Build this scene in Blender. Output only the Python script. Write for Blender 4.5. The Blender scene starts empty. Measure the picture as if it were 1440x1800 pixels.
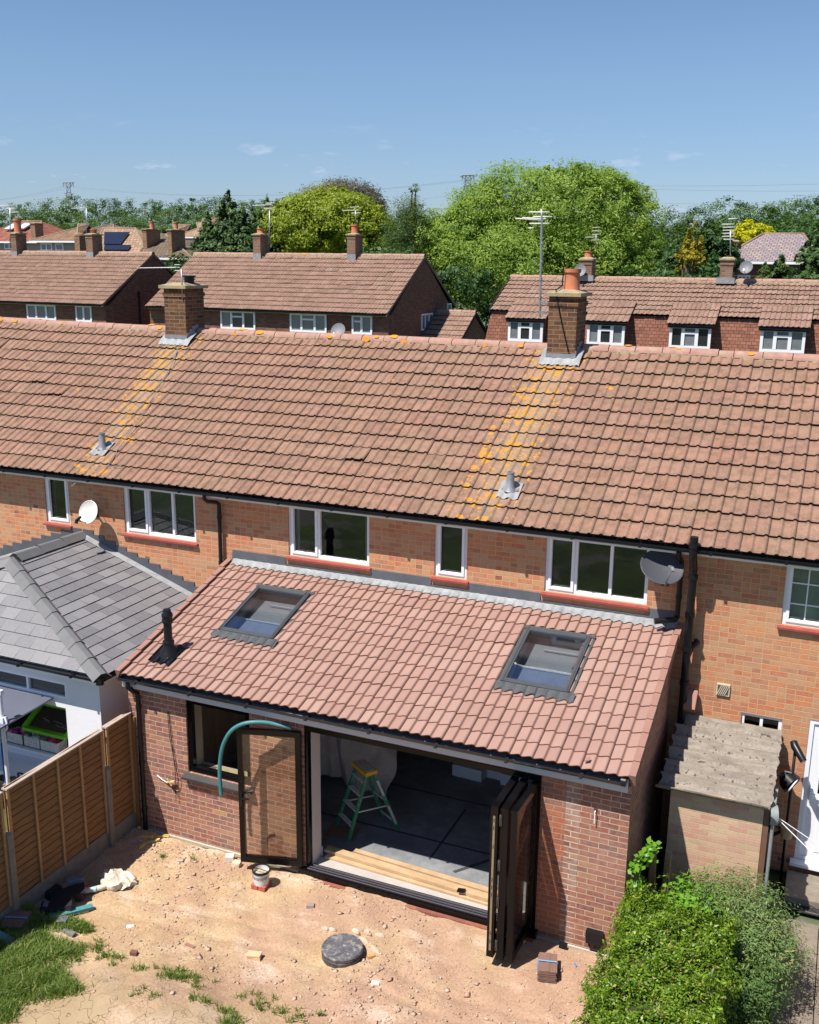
import bpy, math, random
import numpy as np
from mathutils import Vector, Matrix
random.seed(7); RNG=np.random.default_rng(7)
S=bpy.context.scene; COL=S.collection
# ------------------------------------------------------------------ camera
CAM=np.array([9.2251,-11.0532,8.3995])
FW=np.array([-0.38253925,0.89159554,-0.24232442]); RT=np.array([0.91788497,0.39670449,0.0106177]); UP=np.array([-0.10559787,0.21836425,0.97013718]); FPX=1774.98
cd=bpy.data.cameras.new('camera'); cam=bpy.data.objects.new('camera',cd); COL.objects.link(cam); S.camera=cam
cd.sensor_fit='VERTICAL'; cd.sensor_height=36; cd.lens=FPX*36/1800; cd.clip_start=.1; cd.clip_end=3000
cam.matrix_world=Matrix(((RT[0],UP[0],-FW[0],CAM[0]),(RT[1],UP[1],-FW[1],CAM[1]),(RT[2],UP[2],-FW[2],CAM[2]),(0,0,0,1)))
def at(u,v,ax,val):
    d=FW*FPX+RT*(u-720)+UP*(900-v); t=(val-CAM[ax])/d[ax]; return CAM+t*d
# ------------------------------------------------------------------ light
SUN=Vector((-.46,-.80,1.62)).normalized(); EL=math.asin(SUN.z); AZ=math.atan2(SUN.x,SUN.y)
W=bpy.data.worlds.new('World'); S.world=W; W.use_nodes=True; wn=W.node_tree; wn.nodes.clear()
sky=wn.nodes.new('ShaderNodeTexSky'); sky.sky_type='NISHITA'; sky.sun_disc=False; sky.sun_elevation=EL; sky.sun_rotation=AZ
sky.altitude=50; sky.air_density=1.0; sky.dust_density=.3; sky.ozone_density=1.6
bg=wn.nodes.new('ShaderNodeBackground'); bg.inputs[1].default_value=.060
wo=wn.nodes.new('ShaderNodeOutputWorld'); wn.links.new(bg.outputs[0],wo.inputs[0])
tc=wn.nodes.new('ShaderNodeTexCoord'); mp=wn.nodes.new('ShaderNodeMapping'); mp.inputs['Scale'].default_value=(13,13,46)
nz=wn.nodes.new('ShaderNodeTexNoise'); nz.inputs['Scale'].default_value=1.0; nz.inputs['Detail'].default_value=6; nz.inputs['Roughness'].default_value=.6
wn.links.new(tc.outputs['Generated'],mp.inputs[0]); wn.links.new(mp.outputs[0],nz.inputs[0])
sp=wn.nodes.new('ShaderNodeSeparateXYZ'); wn.links.new(tc.outputs['Generated'],sp.inputs[0])
cr=wn.nodes.new('ShaderNodeMapRange'); cr.inputs[1].default_value=.605; cr.inputs[2].default_value=.71; wn.links.new(nz.outputs[0],cr.inputs[0])
hm=wn.nodes.new('ShaderNodeValToRGB'); e=hm.color_ramp.elements; e[0].position=0.0; e[0].color=(.25,)*3+(1,); e[1].position=.13; e[1].color=(0,0,0,1); k=e.new(.05); k.color=(1,1,1,1)
wn.links.new(sp.outputs[2],hm.inputs[0])
mu=wn.nodes.new('ShaderNodeMath'); mu.operation='MULTIPLY'; wn.links.new(cr.outputs[0],mu.inputs[0]); wn.links.new(hm.outputs[0],mu.inputs[1])
mx=wn.nodes.new('ShaderNodeMixRGB'); mx.inputs[2].default_value=(7.5,7.6,8.0,1); wn.links.new(mu.outputs[0],mx.inputs[0]); tn=wn.nodes.new('ShaderNodeMixRGB'); tn.blend_type='MULTIPLY'; tn.inputs[0].default_value=1; gr=wn.nodes.new('ShaderNodeValToRGB'); ge=gr.color_ramp.elements; ge[0].position=0; ge[0].color=(.74,.78,.93,1); ge[1].position=.5; ge[1].color=(1,1,1,1); k=ge.new(.16); k.color=(.97,1,1.0,1); wn.links.new(sp.outputs[2],gr.inputs[0]); wn.links.new(gr.outputs[0],tn.inputs[2]); wn.links.new(sky.outputs[0],tn.inputs[1]); wn.links.new(tn.outputs[0],mx.inputs[1]); t2=wn.nodes.new('ShaderNodeMixRGB'); t2.blend_type='MULTIPLY'; t2.inputs[0].default_value=1; t2.inputs[2].default_value=(1.02,1.115,1.29,1); wn.links.new(mx.outputs[0],t2.inputs[1]); wn.links.new(t2.outputs[0],bg.inputs[0])
sd=bpy.data.lights.new('sun','SUN'); sd.energy=5.0; sd.angle=math.radians(.53); sd.color=(1,.94,.86)
so=bpy.data.objects.new('sun',sd); COL.objects.link(so); so.rotation_euler=SUN.to_track_quat('Z','Y').to_euler()
S.view_settings.view_transform='Standard'; S.view_settings.look='None'; S.view_settings.exposure=.6; S.view_settings.gamma=1
S.cycles.max_bounces=8; S.cycles.transparent_max_bounces=16
# ------------------------------------------------------------------ materials
def newmat(n):
    m=bpy.data.materials.new(n); m.use_nodes=True; nt=m.node_tree; b=nt.nodes['Principled BSDF']; return m,nt,b
def N(nt,t,**k):
    n=nt.nodes.new('ShaderNode'+t)
    for a,v in k.items():
        if a.startswith('_'): setattr(n,a[1:],v)
        else: n.inputs[a.replace('__',' ')].default_value=v
    return n
def L(nt,a,b): nt.links.new(a,b)
def c4(c): return (c[0],c[1],c[2],1)
def ramp(nt,stops,inp,interp='LINEAR'):
    r=nt.nodes.new('ShaderNodeValToRGB'); r.color_ramp.interpolation=interp; e=r.color_ramp.elements
    while len(e)<len(stops): e.new(.5)
    for i,(p,c) in enumerate(stops): e[i].position=p; e[i].color=c4(c) if hasattr(c,'__len__') else (c,c,c,1)
    L(nt,inp,r.inputs[0]); return r.outputs[0]
def mixc(nt,fac,a,b,mode='MIX'):
    m=nt.nodes.new('ShaderNodeMixRGB'); m.blend_type=mode
    for i,x in ((0,fac),(1,a),(2,b)):
        if hasattr(x,'is_linked') or hasattr(x,'links'): L(nt,x,m.inputs[i])
        elif i==0: m.inputs[0].default_value=x
        else: m.inputs[i].default_value=c4(x)
    return m.outputs[0]
def mth(nt,op,a,b=0,cl=False):
    m=nt.nodes.new('ShaderNodeMath'); m.operation=op; m.use_clamp=cl
    for i,x in ((0,a),(1,b)):
        if hasattr(x,'links'): L(nt,x,m.inputs[i])
        else: m.inputs[i].default_value=x
    return m.outputs[0]
def noise(nt,scale,detail=4,rough=.6,coord='Object',sc=None):
    t=nt.nodes.new('ShaderNodeTexCoord'); o=t.outputs[coord] if coord!='World' else None
    if coord=='World':
        g=nt.nodes.new('ShaderNodeNewGeometry'); o=g.outputs['Position']
    if sc:
        m=nt.nodes.new('ShaderNodeMapping'); m.inputs['Scale'].default_value=sc; L(nt,o,m.inputs[0]); o=m.outputs[0]
    n=nt.nodes.new('ShaderNodeTexNoise'); n.inputs['Scale'].default_value=scale; n.inputs['Detail'].default_value=detail; n.inputs['Roughness'].default_value=rough
    L(nt,o,n.inputs[0]); return n.outputs[0]
def bump(nt,b,h,strength=.3,dist=.01):
    n=nt.nodes.new('ShaderNodeBump'); n.inputs['Strength'].default_value=strength; n.inputs['Distance'].default_value=dist
    L(nt,h,n.inputs['Height']); L(nt,n.outputs[0],b.inputs['Normal'])
def plain(name,col,rough=.6,var=.15,sc=6,metal=0,bmp=0,spec=.5,coord='World',dirt=None):
    m,nt,b=newmat(name)
    f=noise(nt,sc,5,.65,coord); f2=noise(nt,sc*9,3,.6,coord)
    a=mixc(nt,ramp(nt,[(.3,0),(.7,1)],f),[x*(1-var) for x in col],[min(1,x*(1+var)) for x in col])
    a=mixc(nt,ramp(nt,[(.35,0),(.65,1)],f2),a,mixc(nt,.5,a,[x*(1-var) for x in col]))
    if dirt: a=mixc(nt,ramp(nt,[(.5,0),(.72,dirt[1])],noise(nt,dirt[2],6,.7,coord)),a,dirt[0])
    L(nt,a,b.inputs['Base Color']); b.inputs['Roughness'].default_value=rough; b.inputs['Metallic'].default_value=metal
    b.inputs['Specular IOR Level'].default_value=spec
    if bmp: bump(nt,b,f2,bmp,.01)
    return m
def brick(name,stops,mortar,bw=.235,bh=.075,ms=.012,off=.5,bmp=.6,stain=.25,big=None,var=.25,snap=0):
    m,nt,b=newmat(name)
    uv=nt.nodes.new('ShaderNodeUVMap'); uv.uv_map='UVMap'
    # slight wobble so courses are not ruler straight
    t=N(nt,'TexBrick',Scale=1.0); t.offset=off; t.offset_frequency=2
    t.inputs['Brick Width'].default_value=bw; t.inputs['Row Height'].default_value=bh; t.inputs['Mortar Size'].default_value=ms/2
    t.inputs['Mortar Smooth'].default_value=.25; t.inputs['Color1'].default_value=(0,0,0,1); t.inputs['Color2'].default_value=(1,1,1,1); t.inputs['Mortar'].default_value=(.5,.5,.5,1)
    wob=nt.nodes.new('ShaderNodeTexNoise'); wob.inputs['Scale'].default_value=9; L(nt,uv.outputs[0],wob.inputs[0])
    sb=nt.nodes.new('ShaderNodeVectorMath'); sb.operation='SUBTRACT'; sb.inputs[1].default_value=(.5,.5,.5); L(nt,wob.outputs['Color'],sb.inputs[0])
    sc=nt.nodes.new('ShaderNodeVectorMath'); sc.operation='SCALE'; sc.inputs['Scale'].default_value=.012; L(nt,sb.outputs[0],sc.inputs[0])
    ad=nt.nodes.new('ShaderNodeVectorMath'); L(nt,uv.outputs[0],ad.inputs[0]); L(nt,sc.outputs[0],ad.inputs[1]); L(nt,ad.outputs[0],t.inputs[0])
    c=ramp(nt,stops,t.outputs['Color'],'CONSTANT'); fac=t.outputs['Fac']
    if snap: # a share of the bricks are cut to half bats
        t2=N(nt,'TexBrick',Scale=1.0); t2.offset=0
        for a_ in ('Brick Width','Row Height','Mortar Size','Mortar Smooth'): t2.inputs[a_].default_value=t.inputs[a_].default_value
        t2.inputs['Brick Width'].default_value=bw/2; t2.inputs['Color1'].default_value=(0,0,0,1); t2.inputs['Color2'].default_value=(1,1,1,1); t2.inputs['Mortar'].default_value=(.5,.5,.5,1); L(nt,ad.outputs[0],t2.inputs[0])
        w2=mth(nt,'FRACT',mth(nt,'MULTIPLY',t.outputs['Color'],7.31)); mk=mth(nt,'LESS_THAN',w2,snap)
        c=mixc(nt,mk,c,ramp(nt,stops,t2.outputs['Color'],'CONSTANT')); fac=mth(nt,'MAXIMUM',fac,mth(nt,'MULTIPLY',mk,t2.outputs['Fac']))
    f=noise(nt,60,4,.7,'World'); g=noise(nt,.9,5,.6,'World'); h=noise(nt,14,3,.6,'World')
    c=mixc(nt,ramp(nt,[(.3,.0),(.75,var)],f),c,(.05,.03,.025))
    c=mixc(nt,ramp(nt,[(.4,.0),(.7,.28)],h),c,mortar)
    c=mixc(nt,ramp(nt,[(.45,0),(.75,stain)],g),c,big or mortar)
    c=mixc(nt,fac,c,mixc(nt,ramp(nt,[(.35,0),(.7,.5)],h),mortar,[x*.6 for x in mortar]))
    L(nt,c,b.inputs['Base Color']); b.inputs['Roughness'].default_value=.9; b.inputs['Specular IOR Level'].default_value=.2
    hh=mth(nt,'SUBTRACT',mth(nt,'MULTIPLY',f,.35),fac); bump(nt,b,hh,bmp,.008)
    return m
def tilemat(name,stops,dirt=.35,joint=.4,lichen=None,speck=.4,rough=.85,moss_shade=(.03,.025,.018),top=None,jw=.035,half=.12,crease=0):
    # UVMap: u in tiles, v in courses ; UV2: metres
    m,nt,b=newmat(name)
    uv=nt.nodes.new('ShaderNodeUVMap'); uv.uv_map='UVMap'
    fl=nt.nodes.new('ShaderNodeVectorMath'); fl.operation='FLOOR'; L(nt,uv.outputs[0],fl.inputs[0])
    wn_=nt.nodes.new('ShaderNodeTexWhiteNoise'); wn_.noise_dimensions='2D'; L(nt,fl.outputs[0],wn_.inputs[0])
    c=ramp(nt,stops,wn_.outputs['Value'])
    f=noise(nt,45,5,.75,'World'); g=noise(nt,1.3,5,.65,'World'); q=noise(nt,7,4,.6,'World')
    c=mixc(nt,ramp(nt,[(.42,0),(.7,dirt)],q),c,moss_shade)
    c=mixc(nt,ramp(nt,[(.4,0),(.75,dirt*.8)],g),c,(.16,.13,.07))
    c=mixc(nt,ramp(nt,[(.5,0),(.72,speck)],f),c,[x*.45 for x in stops[0][1]])
    f3=noise(nt,70,2,.5,'World'); c=mixc(nt,ramp(nt,[(.66,0),(.72,speck)],f3),c,(.62,.52,.42))
    fr=nt.nodes.new('ShaderNodeVectorMath'); fr.operation='FRACTION'; L(nt,uv.outputs[0],fr.inputs[0])
    s=nt.nodes.new('ShaderNodeSeparateXYZ'); L(nt,fr.outputs[0],s.inputs[0])
    jm=ramp(nt,[(0,joint),(jw,joint*.7),(jw+.03,0),(.965,0),(1,joint)],s.outputs[0])
    jn=mth(nt,'MULTIPLY',jm,ramp(nt,[(.35,.4),(.6,1.0)],noise(nt,9,3,.6,'World')),True)
    c=mixc(nt,jn,c,moss_shade)
    hf=ramp(nt,[(0,0),(.47,0),(.49,half),(.52,half),(.54,0),(1,0)] if not crease else [(0,0),(.425,0),(.45,crease),(.485,crease),(.5,0),(.925,0),(.95,crease),(1,crease)],s.outputs[0]); c=mixc(nt,hf,c,moss_shade)  # crease: shadow line painted where each roll drops away
    if top is not None: # grime band at head of every course
        c=mixc(nt,ramp(nt,[(0,.25),(.12,0),(.8,0),(1,top)],s.outputs[1]),c,moss_shade)
    if lichen:
        # lichen: band (x at eave, x at ridge, half width, strength) in metres
        uv2=nt.nodes.new('ShaderNodeUVMap'); uv2.uv_map='UV2'; s2=nt.nodes.new('ShaderNodeSeparateXYZ'); L(nt,uv2.outputs[0],s2.inputs[0])
        ln=noise(nt,5.5,7,.72,'World'); tot=None
        for (xa,xb,hw,y0,y1) in lichen:
            k=(xb-xa)/4.5
            cx=mth(nt,'ADD',mth(nt,'MULTIPLY',s2.outputs[1],k),xa); d=mth(nt,'ABSOLUTE',mth(nt,'SUBTRACT',s2.outputs[0],cx))
            mk=mth(nt,'SUBTRACT',1,mth(nt,'DIVIDE',d,hw),True)
            yv=mth(nt,'MULTIPLY',mth(nt,'SUBTRACT',s2.outputs[1],y0),1/(y1-y0),True)
            mk=mth(nt,'MULTIPLY',mth(nt,'POWER',mk,.5),mth(nt,'POWER',yv,.12))
            tot=mk if tot is None else mth(nt,'MAXIMUM',tot,mk)
        g1=ramp(nt,[(.40,0),(.55,1)],mth(nt,'MULTIPLY',tot,noise(nt,3,6,.7,'World')))
        c=mixc(nt,mth(nt,'MULTIPLY',ramp(nt,[(.25,0),(.55,.75)],mth(nt,'MULTIPLY',tot,mth(nt,'ADD',noise(nt,2.2,6,.7,'World'),.1))),.5),c,(.33,.27,.185))
        gp=nt.nodes.new('ShaderNodeNewGeometry'); dn=nt.nodes.new('ShaderNodeTexNoise'); dn.inputs['Scale'].default_value=22; dn.inputs['Detail'].default_value=4; L(nt,gp.outputs['Position'],dn.inputs[0])
        va=nt.nodes.new('ShaderNodeVectorMath'); va.operation='MULTIPLY_ADD'; va.inputs[1].default_value=(.07,.07,.07); L(nt,dn.outputs['Color'],va.inputs[0]); L(nt,gp.outputs['Position'],va.inputs[2])
        om=None
        for vs,th,pw in ((8,.39,.56),(19,.42,.6)):
            vo=nt.nodes.new('ShaderNodeTexVoronoi'); vo.inputs['Scale'].default_value=vs; L(nt,va.outputs[0],vo.inputs[0]); sr=nt.nodes.new('ShaderNodeSeparateColor'); L(nt,vo.outputs['Color'],sr.inputs[0])
            m_=mth(nt,'MULTIPLY',mth(nt,'LESS_THAN',sr.outputs[0],mth(nt,'ADD',mth(nt,'MULTIPLY',tot,pw),.0005)),mth(nt,'LESS_THAN',vo.outputs['Distance'],mth(nt,'MULTIPLY',mth(nt,'ADD',sr.outputs[1],.5),th)))
            om=m_ if om is None else mth(nt,'MAXIMUM',om,m_)
        c=mixc(nt,om,c,mixc(nt,noise(nt,20,3),(.42,.165,.014),(.42,.25,.06)))
    L(nt,c,b.inputs['Base Color']); b.inputs['Roughness'].default_value=rough; b.inputs['Specular IOR Level'].default_value=.25
    bump(nt,b,f,.25,.006); return m
def leafmat(name,stops,trans=.35,rough=.55):
    m,nt,b=newmat(name)
    uv=nt.nodes.new('ShaderNodeUVMap'); uv.uv_map='UVMap'; s=nt.nodes.new('ShaderNodeSeparateXYZ'); L(nt,uv.outputs[0],s.inputs[0])
    c=ramp(nt,stops,s.outputs[0])
    L(nt,c,b.inputs['Base Color']); b.inputs['Roughness'].default_value=rough; b.inputs['Specular IOR Level'].default_value=.3
    t=nt.nodes.new('ShaderNodeBsdfTranslucent'); L(nt,mixc(nt,1,c,(1.25,1.3,.55),'MULTIPLY'),t.inputs[0])
    mx=nt.nodes.new('ShaderNodeMixShader'); mx.inputs[0].default_value=trans; L(nt,b.outputs[0],mx.inputs[1]); L(nt,t.outputs[0],mx.inputs[2])
    L(nt,mx.outputs[0],nt.nodes['Material Output'].inputs[0]); return m
def glass(name,tint=(.8,.85,.85),refl=1.0,rough=.01,base=.04):
    m=bpy.data.materials.new(name); m.use_nodes=True; nt=m.node_tree; nt.nodes.clear()
    o=nt.nodes.new('ShaderNodeOutputMaterial'); tr=N(nt,'BsdfTransparent'); tr.inputs[0].default_value=c4(tint); gl=N(nt,'BsdfGlossy'); gl.inputs['Roughness'].default_value=rough
    lw=nt.nodes.new('ShaderNodeLayerWeight'); lw.inputs[0].default_value=.5; f=mth(nt,'ADD',mth(nt,'MULTIPLY',mth(nt,'POWER',lw.outputs['Facing'],4),.6*refl),base,True)
    bp=nt.nodes.new('ShaderNodeBump'); bp.inputs['Strength'].default_value=.06; bp.inputs['Distance'].default_value=.05; L(nt,noise(nt,1.5,2,.5,'World'),bp.inputs['Height']); L(nt,bp.outputs[0],gl.inputs['Normal'])
    mx=nt.nodes.new('ShaderNodeMixShader'); L(nt,f,mx.inputs[0]); L(nt,tr.outputs[0],mx.inputs[1]); L(nt,gl.outputs[0],mx.inputs[2]); L(nt,mx.outputs[0],o.inputs[0]); return m
# ------------------------------------------------------------------ mesh helper
WT={}
class MB:
    def __init__(s): s.v=[];s.f=[];s.m=[];s.uv=[];s.sm=[]
    def face(s,pts,mi=0,uv=None,sm=False):
        i=len(s.v); s.v+= [tuple(map(float,p)) for p in pts]; s.f.append(tuple(range(i,i+len(pts)))); s.m.append(mi); s.uv.append(uv); s.sm.append(sm)
    def box(s,x0,y0,z0,x1,y1,z1,mi=0):
        s.hexa([(x0,y0,z0),(x1,y0,z0),(x1,y1,z0),(x0,y1,z0),(x0,y0,z1),(x1,y0,z1),(x1,y1,z1),(x0,y1,z1)],mi)
    def hexa(s,p,mi=0):
        for q in ((0,3,2,1),(4,5,6,7),(0,1,5,4),(1,2,6,5),(2,3,7,6),(3,0,4,7)): s.face([p[k] for k in q],mi)
    def obox(s,c,ax,ay,az,mi=0): # centre + half vectors
        c=Vector(c);ax=Vector(ax);ay=Vector(ay);az=Vector(az)
        s.hexa([c-ax-ay-az,c+ax-ay-az,c+ax+ay-az,c-ax+ay-az,c-ax-ay+az,c+ax-ay+az,c+ax+ay+az,c-ax+ay+az],mi)
    def bar(s,a,b,w,h=None,mi=0,up=(0,0,1)): # rectangular bar a->b
        a=Vector(a);b=Vector(b);d=(b-a); L_=d.length; d.normalize(); u=Vector(up)
        if abs(d.dot(u))>.98: u=Vector((0,1,0))
        r=d.cross(u).normalized(); u=r.cross(d); h=h or w
        s.obox((a+b)/2,d*L_/2,r*w/2,u*h/2,mi)
    def cyl(s,a,b,r0,r1=None,n=12,mi=0,caps=True):
        r1=r0 if r1 is None else r1; s.tube([a,b],[r0,r1],n,mi,caps)
    def tube(s,path,r,n=10,mi=0,caps=True):
        P=[Vector(p) for p in path]; R_=r if hasattr(r,'__len__') else [r]*len(P); rings=[]; prev=None
        for i,p in enumerate(P):
            d=(P[min(i+1,len(P)-1)]-P[max(i-1,0)])
            d=d.normalized() if d.length>1e-9 else prev_d
            prev_d=d
            if prev is None:
                u=Vector((0,0,1)) if abs(d.z)<.9 else Vector((1,0,0)); prev=d.cross(u).normalized()
            a=(prev-d*prev.dot(d)).normalized(); b_=d.cross(a); prev=a
            rings.append([p+(a*math.cos(t)+b_*math.sin(t))*R_[i] for t in [2*math.pi*k/n for k in range(n)]])
        for A,B in zip(rings,rings[1:]):
            for k in range(n): s.face([A[k],A[(k+1)%n],B[(k+1)%n],B[k]],mi,sm=True)
        if caps: s.face(rings[0][::-1],mi); s.face(rings[-1],mi)
    def lathe(s,c,prof,n=24,mi=0): # prof list (r,z)
        c=Vector(c)
        for (r0,z0),(r1,z1) in zip(prof,prof[1:]):
            for k in range(n):
                a,b=2*math.pi*k/n,2*math.pi*(k+1)/n
                q=[(r0,z0,a),(r0,z0,b),(r1,z1,b),(r1,z1,a)]
                pts=[c+Vector((r*math.cos(t),r*math.sin(t),z)) for r,z,t in q]
                if r0<1e-6: pts=pts[1:]
                elif r1<1e-6: pts=pts[:3]
                s.face(pts,mi,sm=True)
    def prism(s,poly,vec,mi=0): # poly pts 3d, extrude by vec
        v=Vector(vec); P=[Vector(p) for p in poly]; Q=[p+v for p in P]
        s.face(P[::-1],mi); s.face(Q,mi)
        for i in range(len(P)): j=(i+1)%len(P); s.face([P[i],P[j],Q[j],Q[i]],mi)
    def build(s,name,mats,parent=None,fix=True,**tags):
        V=np.array(s.v); o=np.array([(V[:,0].min()+V[:,0].max())/2,(V[:,1].min()+V[:,1].max())/2,V[:,2].min()])
        me=bpy.data.meshes.new(name); me.from_pydata([tuple(x) for x in (V-o)],[],s.f)
        for m in (mats if isinstance(mats,(list,tuple)) else [mats]): me.materials.append(m)
        uvl=me.uv_layers.new(name='UVMap'); uvs=np.zeros((len(me.loops),2)); li=0
        for f,u in zip(s.f,s.uv):
            n=len(f)
            if u is not None: uvs[li:li+n]=np.array(u)[:,:2]
            else:
                P=V[list(f)]; a=P[1]-P[0]; b=P[2]-P[0]; nn=np.abs(np.cross(a,b))
                if nn.sum()<1e-12 and n>3: nn=np.abs(np.cross(P[2]-P[0],P[3]-P[0]))
                k=int(np.argmax(nn)); uvs[li:li+n]=P[:,[1,2]] if k==0 else (P[:,[0,2]] if k==1 else P[:,[0,1]])
            li+=n
        uvl.data.foreach_set('uv',uvs.ravel()); me.polygons.foreach_set('material_index',s.m); me.polygons.foreach_set('use_smooth',s.sm)
        me.update()
        if fix and any(s.sm):
            import bmesh
            bm=bmesh.new(); bm.from_mesh(me); bmesh.ops.remove_doubles(bm,verts=bm.verts,dist=1e-5)
            for e in bm.edges:
                if len(e.link_faces)==2 and e.calc_face_angle(0)>.7: e.smooth=False
            bm.to_mesh(me); bm.free()
        return place(name,me,o,parent,**tags)
def place(name,me,o,parent=None,**tags):
    ob=bpy.data.objects.new(name,me); COL.objects.link(ob); base=np.zeros(3)
    if parent is not None: ob.parent=parent; base=WT[parent.name]
    ob.location=[float(x) for x in (np.array(o)-base)]; WT[ob.name]=np.array(o,float)
    for k,v in tags.items(): ob[k]=v
    return ob
def thing(name,loc,label,cat,group=None):
    t={'label':label,'category':cat}
    if group: t['group']=group
    return place(name,None,loc,None,**t)
def T(label,cat,group=None):
    t={'label':label,'category':cat}
    if group: t['group']=group
    return t
def npmesh(name,V,F,mats,parent=None,uv=None,uv2=None,mi=None,smooth=False,**tags):
    V=np.asarray(V,float).reshape(-1,3); F=np.asarray(F); o=np.array([(V[:,0].min()+V[:,0].max())/2,(V[:,1].min()+V[:,1].max())/2,V[:,2].min()])
    me=bpy.data.meshes.new(name); me.vertices.add(len(V)); me.vertices.foreach_set('co',(V-o).ravel())
    k=F.shape[1]; me.loops.add(F.size); me.loops.foreach_set('vertex_index',F.ravel().astype(np.int32)); me.polygons.add(len(F))
    me.polygons.foreach_set('loop_start',np.arange(0,F.size,k,dtype=np.int32)); me.polygons.foreach_set('loop_total',np.full(len(F),k,dtype=np.int32))
    for m in (mats if isinstance(mats,(list,tuple)) else [mats]): me.materials.append(m)
    if mi is not None: me.polygons.foreach_set('material_index',np.asarray(mi,dtype=np.int32))
    if uv is not None: me.uv_layers.new(name='UVMap').data.foreach_set('uv',np.asarray(uv,float)[F.ravel()].ravel())
    if uv2 is not None: me.uv_layers.new(name='UV2').data.foreach_set('uv',np.asarray(uv2,float)[F.ravel()].ravel())
    if smooth: me.polygons.foreach_set('use_smooth',np.ones(len(F),bool))
    me.update(); me.validate(); return place(name,me,o,parent,**tags)
def wall(mb,x0,x1,y0,y1,z0,z1,ops,mi=0):
    xs=sorted({x0,x1,*[min(max(o[i],x0),x1) for o in ops for i in (0,1)]})
    for a,b in zip(xs,xs[1:]):
        if b-a<1e-4: continue
        zz=z0
        for o in sorted([o for o in ops if o[0]<=a+1e-5 and o[1]>=b-1e-5],key=lambda o:o[2]):
            if o[2]>zz+1e-4: mb.box(a,y0,zz,b,y1,o[2],mi)
            zz=max(zz,o[3])
        if z1>zz+1e-4: mb.box(a,y0,zz,b,y1,z1,mi)
def tiled(name,parent,x0,x1,ye,ze,yr,zr,rows,tw,prof,amp,lip,mats,ns=16,jit=.003,sag=None,holes=(),**tags):
    """interlocking tile slope: every tile its own strip with a real lip. tw = tile width (2 rolls)"""
    n=int(round((x1-x0)/tw)); tw=(x1-x0)/n; Ls=math.hypot(yr-ye,zr-ze); g=Ls/rows; cy,cz=(yr-ye)/Ls,(zr-ze)/Ls; ny,nz_=-cz,cy
    t=np.linspace(0,1,ns+1); P=prof(t)*amp; V=[];F=[];MI=[];U=[];U2=[];b=0
    for r in range(rows):
        for c in range(n):
            xm=x0+(c+.5)*tw; sm=(r+.5)*g
            if any(h[0]<xm<h[1] and h[2]<sm<h[3] for h in holes): continue
            j=RNG.normal(0,jit,3)*(1+2.2*(RNG.random()<.06)); xs=x0+(c+t)*tw; xs=np.concatenate([xs[:1]+.002,xs[1:-1],xs[-1:]-.002])
            s0=r*g+j[0]*1.5; s1=min((r+1)*g+.015,Ls); h0=lip+j[1]; h1=.002+j[1]*.3+j[2]*.2
            dz=0 if sag is None else np.array([sag(x) for x in xs])
            def ln(s,h): 
                zz=ze+s*cz+(h)*nz_+dz*(s/Ls); yy=ye+s*cy+(h)*ny; return np.stack([xs,yy+np.zeros_like(xs),zz],1)
            A=ln(s0,h0+P);B=ln(s1,h1+P);Cc=ln(s0+.003,h0+P-lip*.95)
            V+= [Cc,A,A,B]; k=ns+1
            uvb=np.stack([c+.02+.96*t,np.full(k,r+.02)],1); uvt=uvb.copy(); uvt[:,1]=r+.98; U+=[uvb,uvb,uvb,uvt]
            for s_ in (s0,s0,s0,s1): U2.append(np.stack([xs,np.full(k,s_)],1))
            i=np.arange(ns)
            F.append(np.stack([b+i,b+i+1,b+k+i+1,b+k+i],1)); MI+= [1]*ns
            F.append(np.stack([b+2*k+i,b+2*k+i+1,b+3*k+i+1,b+3*k+i],1)); MI+= [0]*ns
            b+=4*k
    return npmesh(name,np.concatenate(V),np.concatenate(F),mats,parent,np.concatenate(U),np.concatenate(U2),MI,True,**tags)
def p_roman(t):
    w=(t*2)%1.0; return np.where((w>.62)&(w<.98),np.sin(np.pi*(w-.62)/.36)**.8,0)*1.0
def p_pan(t):
    w=(t*2)%1.0; return np.where(w<.85,.5-.5*np.cos(np.pi*w/.85),.5+.5*np.cos(np.pi*(w-.85)/.15))
def leaves(name,C,size,mat,parent=None,up=.35,asp=.5,sun=True,nrm=None,col=None,**tags):
    """one mesh of leaf-shaped faces at centres C"""
    n=len(C); d=RNG.normal(size=(n,3)); d/=np.linalg.norm(d,axis=1)[:,None]
    if nrm is not None: d=d*.62+nrm*.75
    d[:,2]+=up; d/=np.linalg.norm(d,axis=1)[:,None]
    a=np.cross(d,RNG.normal(size=(n,3))); a/=np.linalg.norm(a,axis=1)[:,None]+1e-9; b=np.cross(d,a)
    s=(size*(.6+.8*RNG.random(n)))[:,None]; a=a*s*.5; b=b*s*.5*asp
    V=np.stack([C-a,C+b-a*.1+d*s*.06,C+a,C-b-a*.1+d*s*.06],1).reshape(-1,3); F=np.arange(4*n).reshape(n,4)
    u=RNG.random(n) if col is None else np.clip(col+RNG.normal(0,.08,n),0,1); uv=np.repeat(np.stack([u,RNG.random(n)],1),4,0)
    return npmesh(name,V,F,mat,parent,uv,**tags)
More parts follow.
